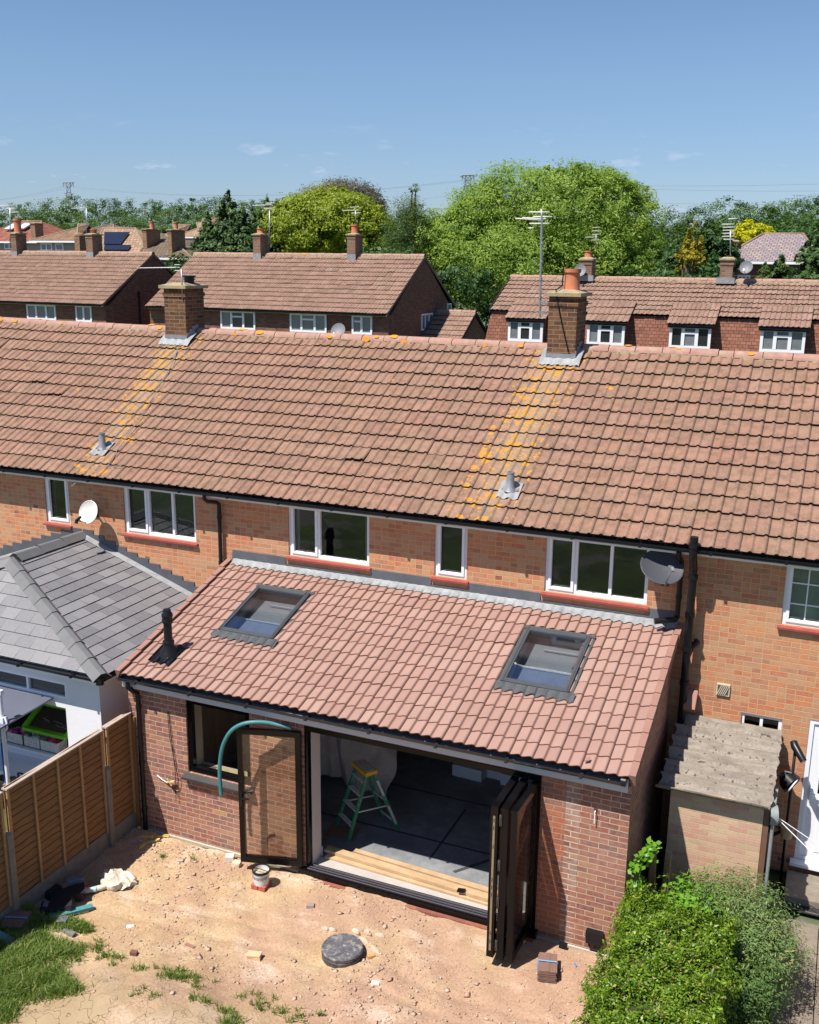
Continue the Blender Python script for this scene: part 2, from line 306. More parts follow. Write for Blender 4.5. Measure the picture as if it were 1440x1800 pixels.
def blob_pts(blobs,n,shell=.35,clump=.12,cl_n=60):
    """points clustered in leaf clumps spread over ellipsoids (cx,cy,cz,rx,ry,rz)"""
    vol=np.array([b[3]*b[4]+b[3]*b[5]+b[4]*b[5] for b in blobs]); pr=vol/vol.sum(); out=[];val=[];nn=[]
    for b,p in zip(blobs,pr):
        m=int(n*p); k=max(6,int(m/cl_n)); d=RNG.normal(size=(k,3)); d/=np.linalg.norm(d,axis=1)[:,None]
        rad=1-shell*RNG.random(k)**1.6+RNG.normal(0,.03,k)+.06*np.sin(d[:,0]*7+b[0])*np.cos(d[:,2]*9+b[2]); R_=np.array(b[3:6]); cc=d*rad[:,None]*R_+np.array(b[:3]); rs=clump*R_.mean()*(.5+RNG.random(k))
        idx=RNG.integers(0,k,m); q=cc[idx]+np.clip(RNG.normal(size=(m,3)),-1.5,1.5)*rs[idx][:,None]*np.array([1,1,.7]); out.append(q); nn.append(d[idx]); val.append((RNG.random(k)*.5+.1+.35*RNG.random())[idx])
    return np.concatenate(out),np.concatenate(nn),np.concatenate(val)
def tree(name,label,cat,base,blobs,n,size,lm,bark,group=None,shell=.35,clump=.12,trunk=None,cl_n=60,up=.35,asp=.5,limbs=7):
    t=thing(name,base,label,cat,group); P,nr,v=blob_pts(blobs,n,shell,clump,cl_n)
    P[:,2]=np.maximum(P[:,2],base[2]+.1)
    leaves('crown',P,size,lm,t,up=up,asp=asp,nrm=nr,col=v)
    m=MB(); B=Vector(base); top=Vector(blobs[0][:3]); r=trunk or .04*(top.z-B.z)+.05
    mid=B.lerp(top,.5)+Vector((random.uniform(-.2,.2),random.uniform(-.2,.2),0))
    m.tube([B,B.lerp(mid,.5),mid,top],[r*1.2,r,r*.8,r*.35],8)
    for i in range(limbs):
        b=random.choice(blobs); e=Vector(b[:3])+Vector([random.uniform(-.6,.6)*b[3+k] for k in range(3)]); s=B.lerp(top,random.uniform(.3,.8)); k=s.lerp(e,.5)+Vector((0,0,.1*b[5]))
        m.tube([s,k,e],[r*.4,r*.25,r*.08],5)
    m.build('trunk',bark,t); return t
# ------------------------------------------------------------------ material instances
RED=[(0,(.32,.115,.08)),(.14,(.28,.105,.08)),(.3,(.35,.14,.09)),(.45,(.22,.095,.082)),(.58,(.30,.11,.075)),(.72,(.36,.155,.105)),(.84,(.245,.10,.08)),(.93,(.38,.18,.10)),(.98,(.44,.23,.09))]
ORG=[(0,(0.580,0.239,0.119)),(.1,(0.540,0.193,0.104)),(.2,(0.540,0.294,0.162)),(.3,(0.570,0.248,0.133)),(.4,(0.490,0.230,0.138)),(.5,(0.600,0.230,0.104)),(.6,(0.470,0.193,0.114)),(.7,(0.550,0.294,0.162)),(.78,(0.540,0.175,0.095)),(.86,(0.500,0.276,0.162)),(.93,(0.410,0.184,0.114)),(.98,(0.260,0.101,0.062))]
DRK=[(0,(.17,.07,.05)),(.2,(.13,.055,.045)),(.45,(.20,.08,.055)),(.7,(.11,.05,.045)),(.85,(.24,.10,.06))]
M_red=brick('red_brick',RED,(.52,.39,.29),ms=.013,big=(.55,.42,.34),stain=.18)
M_org=brick('buff_orange_brick',ORG,(.58,.375,.215),ms=.011,big=(.55,.35,.19),stain=.34,snap=.42,var=.42)
M_pier=brick('toothed_brick',[(0,(.42,.13,.06)),(.3,(.33,.11,.065)),(.55,(.38,.12,.06)),(.8,(.24,.09,.07))],(.44,.30,.22),ms=.013,stain=.3,big=(.5,.38,.3))
M_drk=brick('dark_red_brick',DRK,(.26,.17,.12),ms=.012,bmp=.4,stain=.1)
M_chim=brick('chimney_brick',[(0,(.13,.062,.038)),(.3,(.075,.042,.03)),(.55,(.17,.085,.045)),(.8,(.105,.05,.032))],(.30,.20,.11),ms=.012,stain=.25,big=(.07,.05,.035),var=.4)
M_shedb=brick('shed_brick',[(0,(.60,.38,.26)),(.2,(.57,.31,.23)),(.4,(.52,.37,.23)),(.6,(.62,.42,.27)),(.8,(.56,.28,.21))],(.60,.46,.31),ms=.010,stain=.3)
M_white=plain('white_upvc',(.78,.79,.82),.35,.03,3)
M_white2=plain('white_render',(.72,.72,.76),.8,.04,2,bmp=.1)
M_fasc=plain('grey_white_fascia',(.50,.50,.52),.5,.06,4)
M_blk=plain('black_plastic',(.009,.010,.013),.35,.2,5,spec=.3)
M_blkm=plain('black_frame',(.004,.004,.005),.2,.2,8,spec=.25)
M_lead=plain('lead',(.30,.31,.34),.5,.25,5,metal=.35,bmp=.3)
M_leadw=plain('pale_lead',(.27,.28,.29),.55,.3,6,bmp=.3)
M_leadd=plain('dark_lead',(.085,.09,.105),.55,.2,5)
M_sill=plain('red_sill_paint',(.30,.055,.05),.45,.2,7,bmp=.2)
M_terr=plain('terracotta',(.50,.17,.08),.8,.2,7,bmp=.2)
M_cap=plain('chimney_mortar_cap',(.34,.29,.18),.95,.35,9,bmp=.6,dirt=((.42,.24,.05),.8,6))
M_dark=plain('dark_interior',(.10,.095,.09),.9,.2,2)
M_room=plain('unpainted_plaster',(.30,.27,.25),.9,.15,1.5)
M_glass=glass('window_glass',(.72,.78,.76),1.6,.01,.07)
M_gclear=glass('clear_glass',(.91,.89,.85),.9,.01,.07)
M_gsky=glass('skylight_glass',(.86,.9,.95),2.2,.02,.16)
M_curt=plain('pale_curtain',(.55,.57,.56),.9,.12,4)
M_dkglass=plain('dark_far_glass',(.03,.035,.035),.08,.3,2,spec=.8)
M_cgl=plain('curtained_far_glass',(.17,.19,.20),.12,.25,2,spec=.8)
M_grey=plain('grey_metal',(.33,.35,.37),.4,.12,8,metal=.6)
M_alu=plain('pale_aluminium',(.75,.75,.74),.35,.1,8,metal=.3)
M_vel=plain('skylight_cladding',(.085,.095,.105),.4,.12,5,metal=.3)
M_bark=plain('bark',(.10,.075,.05),.95,.3,5,bmp=.5)
M_wood=plain('pale_timber',(.50,.34,.195),.7,.2,4,dirt=((.36,.22,.11),.6,5))
TL=dict(speck=.55)
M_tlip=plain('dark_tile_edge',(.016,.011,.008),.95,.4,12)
M_t_main=lambda n,li: tilemat(n,[(0,(.26,.142,.098)),(.3,(.29,.162,.115)),(.55,(.265,.150,.108)),(.8,(.30,.175,.127)),(1,(.24,.132,.098))],dirt=.42,joint=.75,lichen=li,speck=.5,top=.35)
M_t_ext=tilemat('new_pantile',[(0,(.315,.190,.155)),(.35,(.34,.21,.172)),(.7,(.30,.18,.15)),(1,(.355,.228,.188))],crease=.75,dirt=.10,joint=.0,speck=.12,rough=.7,moss_shade=(.15,.07,.05),half=.4,top=.12)
M_extlip=plain('pantile_edge',(.20,.085,.06),.85,.2,10)
M_verge=plain('verge_cap',(.28,.15,.115),.8,.1,6)
M_t_bk=tilemat('back_roof_tile',[(0,(.25,.148,.112)),(.3,(.30,.182,.14)),(.6,(.27,.158,.122)),(.8,(.32,.20,.155)),(1,(.225,.13,.10))],dirt=.45,joint=.6,speck=.4,top=.3,half=.5)
M_ridge=plain('ridge_tile',(.36,.20,.155),.9,.22,9,bmp=.5,dirt=((.36,.32,.22),.7,7))
M_mort=plain('ridge_mortar',(.28,.24,.15),.95,.3,14,bmp=.6)
M_lichen=plain('orange_lichen',(.66,.26,.02),.95,.2,14,bmp=.4)
M_slate=None
def slatemat(name,stops,tw=.3,th=.23,gap=(.015,.015,.02)):
    return brick(name,stops,gap,bw=tw,bh=th,ms=.008,bmp=.5,stain=.12,big=(.3,.3,.33),var=.15)
M_slate=slatemat('slate_tile',[(0,(.135,.135,.15)),(.3,(.16,.158,.172)),(.6,(.145,.143,.155)),(.85,(.18,.178,.19))])
M_tilehang=brick('hung_tile',[(0,(.30,.125,.08)),(.3,(.26,.11,.075)),(.6,(.34,.15,.10)),(.85,(.22,.10,.07))],(.06,.03,.02),bw=.17,bh=.11,ms=.012,bmp=.8,stain=.1)
# ------------------------------------------------------------------ building helpers
def window(parent,x0,x1,z0,z1,y,mull=(),trans=(),sash=(),mat=None,g=None,sill=True,fw=.05,curt=None,name='window',sillmat=None,dep=.07,bars=0,cm=None):
    """frame flush near y (front); mull = x fractions, trans = (i, zfrac) transom in light i, sash = lights with an opening casement"""
    m=MB(); mat=mat or M_white; g=g or M_glass
    m.box(x0,y,z0,x0+fw,y+dep,z1); m.box(x1-fw,y,z0,x1,y+dep,z1); m.box(x0+fw,y,z0,x1-fw,y+dep,z0+fw*1.1); m.box(x0+fw,y,z1-fw,x1-fw,y+dep,z1)
    xs=[x0+fw]+[x0+f*(x1-x0) for f in mull]+[x1-fw]
    for f in mull: c=x0+f*(x1-x0); m.box(c-fw*.45,y+.002,z0+fw*1.1,c+fw*.45,y+dep-.002,z1-fw)
    for i,(a,b) in enumerate(zip(xs,xs[1:])):
        a2=a+(fw*.45 if i>0 else 0); b2=b-(fw*.45 if i<len(xs)-2 else 0)
        if i in sash:
            w=fw*.8; q=y-.018
            for (p,r) in (((a2,a2+w)),((b2-w,b2))): m.box(p,q,z0+fw*.8,r,y+.03,z1-fw*.7)
            m.box(a2+w,q,z0+fw*.8,b2-w,y+.03,z0+fw*.8+w); m.box(a2+w,q,z1-fw*.7-w,b2-w,y+.03,z1-fw*.7)
        for j,zf in trans:
            if j==i: zc=z0+zf*(z1-z0); m.box(a2,y+.001,zc-fw*.4,b2,y+dep-.001,zc+fw*.4)
        for k in range(1,bars+1):
            m.box(a2,y+.025,z0+(z1-z0)*k/(bars+1)-.008,b2,y+.04,z0+(z1-z0)*k/(bars+1)+.008)
        if bars: m.box((a2+b2)/2-.008,y+.0255,z0+fw,(a2+b2)/2+.008,y+.0395,z1-fw)
    w=m.build(name,mat,parent)
    for i,(a,b) in enumerate(zip(xs,xs[1:])):
        p=MB(); p.box(a,y+.045,z0+fw,b,y+.051,z1-fw); p.build('pane',g,w)
    if sill:
        s=MB(); s.hexa([(x0-.04,y-.09,z0-.055),(x1+.04,y-.09,z0-.055),(x1+.04,y+.02,z0-.055),(x0-.04,y+.02,z0-.055),(x0-.04,y-.09,z0-.03),(x1+.04,y-.09,z0-.03),(x1+.04,y+.02,z0-.003),(x0-.04,y+.02,z0-.003)]); s.build('sill',sillmat or M_sill,w)
    if curt:
        for (a,b) in curt:
            c=MB(); n=14; A=x0+a*(x1-x0); B=x0+b*(x1-x0)
            for k in range(n):
                u,v=A+(B-A)*k/n,A+(B-A)*(k+1)/n; ya,yb=y+.14+.02*math.sin(k*1.7),y+.14+.02*math.sin((k+1)*1.7)
                c.face([(u,ya,z0),(v,yb,z0),(v,yb,z1),(u,ya,z1)])
            c.build('curtain',cm or M_curt,w)
    return w
def gutter(parent,x0,x1,y,z,r=.055,mat=None,name='gutter',brk=1.0):
    m=MB(); n=8
    for side,rr in ((0,r),(1,r-.006)):
        for k in range(n):
            a,b=math.pi+math.pi*k/n,math.pi+math.pi*(k+1)/n
            q=[(x0,y+rr*math.cos(a),z+rr*math.sin(a)),(x1,y+rr*math.cos(a),z+rr*math.sin(a)),(x1,y+rr*math.cos(b),z+rr*math.sin(b)),(x0,y+rr*math.cos(b),z+rr*math.sin(b))]
            m.face(q if side==0 else q[::-1],sm=True)
    for s in (-1,1): m.box(x0,y+s*(r-.004)-.004,z-.004,x1,y+s*(r-.004)+.004,z+.008)
    x=x0+.3
    while x<x1: m.box(x-.02,y-r-.008,z-r*.9,x+.02,y+r+.02,z-r*.1); x+=brk
    for X in (x0,x1): m.face([(X,y+r*math.cos(math.pi+math.pi*k/n),z+r*math.sin(math.pi+math.pi*k/n)) for k in range(n+1)])
    return m.build(name,mat or M_blk,parent)
def ridge(parent,x0,x1,y,z,r=.13,sag=None,step=.45,name='ridge_tiles',lich=0):
    m=MB(); x=x0; i=0
    while x<x1-.05:
        e=min(x+step,x1); za=z+(sag(x) if sag else 0); zb=z+(sag(e) if sag else 0); rr=r*(1+random.uniform(-.02,.03)); n=9; dz=random.uniform(-.006,.006)
        for k in range(n):
            a,b=math.pi*(.02+.96*k/n),math.pi*(.02+.96*(k+1)/n)
            m.face([(x+.006,y+rr*math.cos(a),za-.05+dz+rr*math.sin(a)*.85),(x+.006,y+rr*math.cos(b),za-.05+dz+rr*math.sin(b)*.85),(e-.006,y+rr*math.cos(b),zb-.05+dz+rr*math.sin(b)*.85),(e-.006,y+rr*math.cos(a),zb-.05+dz+rr*math.sin(a)*.85)][::-1],0,sm=True)
        x=e
    # mortar bed
    st=.1; x=x0
    while x<x1-1e-3:
        e=min(x+st,x1); q=z+(sag(x) if sag else 0); w=r+.035+random.uniform(-.01,.015)
        m.hexa([(x,y-w,q-.12),(e,y-w,q-.12),(e,y+w,q-.12),(x,y+w,q-.12),(x,y-w+.05,q-.035),(e,y-w+.05,q-.035),(e,y+w-.05,q-.035),(x,y+w-.05,q-.035)],1); x=e
    for _ in range(lich): # lichen rosettes on the ridge
        X=random.uniform(x0,x1); a=random.uniform(.55,.95)*math.pi; q=z+(sag(X) if sag else 0); cyy,czz=y+r*math.cos(a),q-.05+r*.85*math.sin(a); s=random.uniform(.03,.08)
        tn=Vector((0,-math.sin(a),math.cos(a))); nn=Vector((0,math.cos(a),math.sin(a)))
        m.face([Vector((X,cyy,czz))+nn*.012+Vector((1,0,0))*s*1.2*math.cos(t)*random.uniform(.7,1.2)+tn*s*.7*math.sin(t) for t in [2*math.pi*k/9 for k in range(9)]],2)
    return m.build(name,[M_ridge,M_mort,M_lichen],parent)
def chimney(parent,x0,x1,y0,y1,z0,z1,mat,cap=.07,pots=(),potr=.12,poth=.25,step=True,lead=.14,potmat=None):
    m=MB(); m.box(x0,y0,z0,x1,y1,z1)
    if step: m.box(x0-.02,y0-.02,z1-.16,x1+.02,y1+.02,z1-.085)
    c=m.build('chimney',mat,parent)
    k=MB(); k.box(x0-cap,y0-cap,z1,x1+cap,y1+cap,z1+.06); xm,ym=(x0+x1)/2,(y0+y1)/2
    k.hexa([(x0-cap+.02,y0-cap+.02,z1+.06),(x1+cap-.02,y0-cap+.02,z1+.06),(x1+cap-.02,y1+cap-.02,z1+.06),(x0-cap+.02,y1+cap-.02,z1+.06),(xm-.14,ym-.16,z1+.11),(xm+.14,ym-.16,z1+.11),(xm+.14,ym+.16,z1+.11),(xm-.14,ym+.16,z1+.11)])
    k.build('chimney_cap',M_cap,c)
    for (px,py,r,h,tp) in pots:
        p=MB(); zb=z1+.09
        if tp=='pot': p.lathe((px,py,zb),[(r*1.1,0),(r,h*.1),(r*.95,h*.8),(r*1.12,h*.84),(r*1.12,h),(r*.85,h),(r*.85,h*.3),(0,h*.3)],20)
        else: p.lathe((px,py,zb),[(r,0),(r,h*.5),(r*1.25,h*.5),(r*1.25,h*.62),(r,h*.62),(r,h*.8),(r*1.3,h*.8),(r*1.3,h),(0,h)],16)
        p.build('chimney_pot',potmat or M_terr,c)
    return c
# ------------------------------------------------------------------ the terrace (three houses)
D=2.768; YE,ZE,YR,ZR=2.46,4.69,6.27,6.965
SL=math.hypot(YR-YE,ZR-ZE); RC,RS=(YR-YE)/SL,(ZR-ZE)/SL
def sag(x): return .0011*(max(0,-x-1))**2*.9-.004*max(0,min(1,(x+2)/4))*0+.004*math.sin(x*1.3)
def mroof(x,s,h=0): return Vector((x,YE+s*RC-h*RS,ZE+s*RS+h*RC+sag(x)*s/SL))
def sheet(mb,pts,th,n,mi=0): # thin slab from polygon
    v=Vector(n)*th; mb.prism([Vector(p) for p in pts],v,mi)
def terrace_house(label,x0,x1,wins,lich,extra=(),ground_ops=(),lichn=4,zfl=0):
    t=thing('terraced_house',((x0+x1)/2,YR,0),label,'house','brick houses of the tiled terrace')
    m=MB(); ops=[(a,b,c,d) for (a,b,c,d) in [w[:4] for w in wins]]+list(ground_ops)
    wall(m,x0,x1,D,D+.28,zfl,4.68,ops)
    m.build('wall',M_org,t)
    m=MB(); m.box(x0,9.6,zfl,x1,9.85,4.68); m.box(x0,D+.28,zfl,x0+.12,9.6,4.62); m.box(x1-.12,D+.28,zfl,x1,9.6,4.62)
    m.prism([(x0+.01,D+.1,4.55),(x0+.01,YR,ZR-.12),(x0+.01,9.7,4.55)],(.12,0,0)); m.prism([(x1-.13,D+.1,4.55),(x1-.13,YR,ZR-.12),(x1-.13,9.7,4.55)],(.12,0,0)); m.build('party_wall',M_org,t)
    m=MB(); m.box(x0+.12,D+.28,4.6,x1-.12,9.6,4.66); m.box(x0+.12,D+.28,2.4,x1-.12,9.6,2.52); m.box(x0+.12,5.6,2.52,x1-.12,5.7,4.6); m.build('floor_slab',M_dark,t)
    tiled('roof',t,x0,x1,YE,ZE,YR,ZR,13,.33,p_roman,.026,.034,[M_t_main('weathered_tile',lich),M_tlip],ns=24,sag=sag)
    m=MB(); m.face([(x0,YE+.03,ZE-.03),(x1,YE+.03,ZE-.03),(x1,YR,ZR-.03),(x0,YR,ZR-.03)]); m.face([(x0,YR,ZR+.02),(x1,YR,ZR+.02),(x1,10.1,4.68),(x0,10.1,4.68)]); m.build('roof_underlay',M_tlip,t)
    m=MB(); m.box(x0,2.535,4.555,x1,2.555,4.69); m.box(x0,2.555,4.557,x1,D-.002,4.57); m.build('fascia',M_white,t)
    gutter(t,x0+.003,x1-.003,2.452,4.665,brk=.95)
    return t
LH=terrace_house('left neighbour terraced house with white dish on its wall and slate-roofed extension below',-7.66,-.07,
  [(-3.93,-3.38,3.68,4.555),(-2.16,-.66,3.68,4.555)],[(-2.65,-3.12,.50,.0,4.3)])
MH=terrace_house('middle terraced house behind the extension, with orange pot on its chimney',-.07,7.52,
  [(1.15,2.61,3.68,4.555),(3.72,4.25,3.68,4.555),(5.47,6.97,3.68,4.555)],[(4.52,4.66,.55,.0,4.3)],ground_ops=[(.3,7.1,0,2.32)])
RH=terrace_house('right neighbour terraced house with white back door and small white window',7.52,15.11,
  [(8.77,10.3,3.68,4.555)],None,ground_ops=[(8.38,8.92,1.85,2.31),(9.27,10.17,.25,2.38)])
FH=terrace_house('terraced house cut by the left edge, beyond the left neighbour',-15.25,-7.66,[],None)
for (h,w) in ((FH,(-15.25,-7.66)),(LH,(-7.66,-3.42)),(LH,(-2.86,-.07)),(MH,(-.07,4.44)),(MH,(5.03,7.52)),(RH,(7.52,15.11))):
    ridge(h,w[0],w[1],YR,ZR-.0,sag=sag,lich=int((w[1]-w[0])*1.6))
WY=D+.03
window(LH,-3.93,-3.38,3.68,4.553,WY,mull=(),sash=(0,))
window(LH,-2.16,-.66,3.68,4.553,WY,mull=(.34,.68),sash=(0,),curt=[(.05,.98)],cm=plain('navy_blind',(.03,.035,.045),.8,.3,20))
window(MH,1.15,2.61,3.68,4.553,WY,mull=(.375,),sash=(0,),curt=[(.0,.09),(.9,1.0)])
window(MH,3.72,4.25,3.68,4.553,WY,mull=(),sash=(0,))
window(MH,5.47,6.97,3.68,4.553,WY,mull=(.30,.64),sash=(0,),curt=[(.0,.05),(.95,1.0)])
window(RH,8.77,10.3,3.68,4.553,WY,mull=(.36,.68),sash=(0,),bars=2,curt=[(.05,.95)])
window(RH,8.38,8.92,1.85,2.31,WY,mull=(.5,),sill=False,fw=.045)
# back door
d=MB(); x0,x1,z0,z1=9.27,10.17,.25,2.38
for a,b,c,e in ((x0,x0+.06,z0,z1),(x1-.06,x1,z0,z1),(x0+.06,x1-.06,z1-.06,z1),(x0+.06,x1-.06,z0,z0+.05)): d.box(a,D+.01,c,b,D+.09,e)
d.box(x0+.06,D+.035,z0+.05,x1-.06,D+.075,z0+1.0)
for a,b,c,e in ((x0+.06,x0+.2,z0+1.0,z1-.06),(x1-.2,x1-.06,z0+1.0,z1-.06),(x0+.2,x1-.2,z1-.2,z1-.06)): d.box(a,D+.035,c,b,D+.075,e)
for k in (.33,.66): d.box(x0+.2,D+.04,z0+1.0+k*.87-.01,x1-.2,D+.07,z0+1.0+k*.87+.01)
d.box((x0+x1)/2-.01,D+.041,z0+1,(x0+x1)/2+.01,D+.069,z1-.2)
d.box(x0+.24,D+.025,z0+.15,x1-.24,D+.034,z0+.85)
dr=d.build('back_door',M_white,RH)
p=MB(); p.box(x0+.2,D+.052,z0+1.0,x1-.2,D+.058,z1-.2); p.build('pane',M_glass,dr)
p=MB(); p.box(x0+.1,D-.01,z0+.92,x0+.135,D+.034,z0+1.12); p.bar((x0+.117,D-.035,z0+1.06),(x0+.25,D-.04,z0+1.06),.02); p.bar((x0+.117,D+.0,z0+1.06),(x0+.117,D-.045,z0+1.06),.018); p.build('handle',M_white,dr)
p=MB(); p.hexa([(x0-.05,D-.1,z0-.07),(x1+.05,D-.1,z0-.07),(x1+.05,D,z0-.07),(x0-.05,D,z0-.07),(x0-.05,D-.1,z0-.03),(x1+.05,D-.1,z0-.03),(x1+.05,D,z0),(x0-.05,D,z0)]); p.build('door_sill',M_white,dr)
# chimneys of the terrace
cR=chimney(MH,4.49,4.98,5.86,6.5,6.5,7.83,M_chim,pots=[(4.78,6.2,.135,.36,'pot')]);
cL=chimney(LH,-3.40,-2.90,5.86,6.5,6.5,7.80,M_chim,pots=[(-3.02,6.2,.10,.16,'cowl')],potmat=M_blk)
for c,x0,x1 in ((cR,4.49,4.98),(cL,-3.40,-2.90)):
    m=MB(); y0=5.86; s0=(y0-YE)/RC; zb=mroof(x0,s0).z
    m.box(x0-.015,y0-.015,zb-.05,x1+.015,y0-.002,zb+.16)
    for xx in (x0-.015,x1+.002):
        for k in range(4): m.box(xx,y0+.1*k,zb+.06*k-.05,xx+.013,y0+.1*(k+1),zb+.06*k+.22 if k<3 else zb+.36)
    a=[mroof(x0-.17,s0-.05,.055),mroof(x1+.17,s0-.05,.055),mroof(x1+.14,s0+.02,.09),mroof(x0-.14,s0+.02,.09)]
    # dressed apron, a ripple sheet over the tile rolls
    n=26; X0,X1=x0-.10,x1+.11
    for k in range(n):
        u,v=X0+(X1-X0)*k/n,X0+(X1-X0)*(k+1)/n; hu=.045+.02*abs(math.sin(u*19)); hv=.045+.02*abs(math.sin(v*19))
        m.face([mroof(u,s0-.13+.015*math.sin(k*2.1),hu),mroof(v,s0-.13+.015*math.sin(k*2.1+2.1),hv),mroof(v,s0+.02,hv+.03),mroof(u,s0+.02,hu+.03)],1,sm=True)
        if k<4 or k>n-6: m.face([mroof(u,s0+.02,hu+.03),mroof(v,s0+.02,hv+.03),mroof(v,s0+.3,hv+.03),mroof(u,s0+.3,hu+.03)],1,sm=True)
    m.build('chimney_flashing',[M_lead,M_leadw],c)
m=MB(); m.tube([(4.66,6.07,8.30),(4.655,6.05,8.0),(4.60,5.86,7.93),(4.62,5.835,7.85),(4.70,5.845,7.5),(4.80,5.845,7.15),(4.87,5.84,6.92)],.012,6); m.build('chimney_cable',M_blk,cR)
m=MB(); m.tube([mroof(-3.0,3.9,.06),mroof(-2.78,3.2,.06),mroof(-2.62,2.4,.06),mroof(-2.5,1.5,.06),mroof(-2.42,.6,.06),mroof(-2.35,.25,.07),mroof(-2.1,.3,.06)],.007,5); m.build('roof_cable',M_grey,LH)
# vent stubs in lead slates on the main roof
def stub(parent,x,s):
    m=MB(); n=14
    for k in range(n):
        u,v=x-.17+.34*k/n,x-.17+.34*(k+1)/n; hu=.04+.015*math.sin(u*38); hv=.04+.015*math.sin(v*38)
        m.face([mroof(u,s-.2+.01*math.sin(k),hu),mroof(v,s-.2+.01*math.sin(k+1),hv),mroof(v,s+.17,hv),mroof(u,s+.17,hu)],1,sm=True)
    b=mroof(x,s,.03); m.lathe(b-Vector((0,0,.05)),[(.10,.03),(.062,.1),(.055,.3),(.06,.3),(.06,.32),(.045,.32),(.045,.2),(0,.2)],16)
    m.build('vent_pipe',[M_lead,M_leadw],parent)
q=at(176,785,1,3.0); stub(LH,-2.80,.73)
stub(MH,4.80,.72)
# downpipes and soil pipes
def pipe(parent,path,r,name='downpipe',clips=(),mat=None):
    m=MB(); m.tube(path,r,12)
    for p in clips: m.cyl((p[0],p[1],p[2]-.03),(p[0],p[1],p[2]+.03),r*1.22,n=12)
    return m.build(name,mat or M_blk,parent)
pipe(LH,[(-.24,2.452,4.62),(-.24,2.452,4.55),(-.22,2.5,4.5),(-.16,2.66,4.46),(-.13,2.70,4.42),(-.13,2.70,4.3),(-.13,2.70,0)],.034,clips=[(-.13,2.70,4.2),(-.13,2.70,3.4)])
pipe(MH,[(7.40,2.452,4.62),(7.40,2.50,4.53),(7.42,2.62,4.44),(7.42,2.66,4.38),(7.42,2.66,3.62)],.036,clips=[(7.42,2.66,4.25),(7.42,2.66,3.9)])
pipe(MH,[(7.42,2.66,3.62),(7.40,2.6,3.585),(7.14,2.48,3.56)],.042,name='downpipe_shoe')
pipe(RH,[(7.60,2.56,0),(7.60,2.56,4.30),(7.60,2.52,4.42),(7.60,2.40,4.55),(7.60,2.37,4.62),(7.60,2.37,4.86)],.055,name='soil_pipe',clips=[(7.6,2.56,4.25),(7.6,2.56,3.7),(7.6,2.37,4.74),(7.6,2.56,3.2),(7.6,2.56,2.7)])
pipe(RH,[(7.60,2.56,3.05),(7.64,2.62,3.2),(7.70,D,3.25)],.045,name='branch_pipe')
m=MB(); m.box(8.02,D-.03,2.52,8.20,D,2.69); 
for k in range(-4,8): 
    pass
for k in range(5): m.bar((8.035+k*.025,D-.036,2.54),(8.035+k*.025+.05,D-.036,2.67),.01,.011)
m.box(8.035,D-.0315,2.535,8.185,D-.0305,2.675,1)
m.build('air_vent',[plain('cream_vent',(.55,.49,.38),.6,.1),plain('vent_gap',(.10,.08,.06),.9,.1)],RH)
# ------------------------------------------------------------------ the new extension
EW=7.40; EYE,EZE=-.23,2.553; EYR,EZR=D-.02,3.43
el=math.hypot(EYR-EYE,EZR-EZE); ec,es=(EYR-EYE)/el,(EZR-EZE)/el
def er(x,s,h=0): return Vector((x,EYE+s*ec-h*es,EZE+s*es+h*ec))
def erhit(u,v):
    n=np.array([0,-es,ec]); P0=np.array([0,EYE,EZE+.03]); d=FW*FPX+RT*(u-720)+UP*(900-v); t=((P0-CAM)@n)/(d@n); p=CAM+t*d; return p[0],(p[1]-EYE)/ec
EX=thing('house_extension',(3.7,1.3,0),'new single-storey brick extension with pinkish pantile roof, two skylights and folding doors','extension')
m=MB(); OP=[(1.01,2.08,1.10,2.255),(2.96,6.30,-.02,2.235)]
wall(m,0,6.30,0,.30,-.3,2.42,OP)
wall(m,6.80,EW,0,.30,-.3,2.42,[])
m.prism([(0,.3,-.3),(0,D-.005,-.3),(0,D-.005,3.30),(0,.3,2.60)],(.3,0,0)); m.prism([(EW-.3,.3,-.3),(EW-.3,D-.005,-.3),(EW-.3,D-.005,3.30),(EW-.3,.3,2.60)],(.3,0,0))
m.build('wall',M_red,EX)
m=MB(); m.box(6.30,0.0005,-.3,6.62,.30,2.42); m.build('brick_pier',M_pier,EX)
m=MB(); m.box(6.62,.0,-.3,6.80,.30,2.42); m.build('mortar_smeared_joint',brick('smeared_brick',RED,(.60,.50,.40),ms=.016,stain=.9,big=(.52,.42,.34)),EX)
# mortar-smeared old joint line on the pier
m=MB(); m.box(-.02,-.03,-.3,EW+.02,.005,-.02); m.build('concrete_plinth',plain('concrete',(.50,.44,.36),.9,.2,3,bmp=.4),EX)
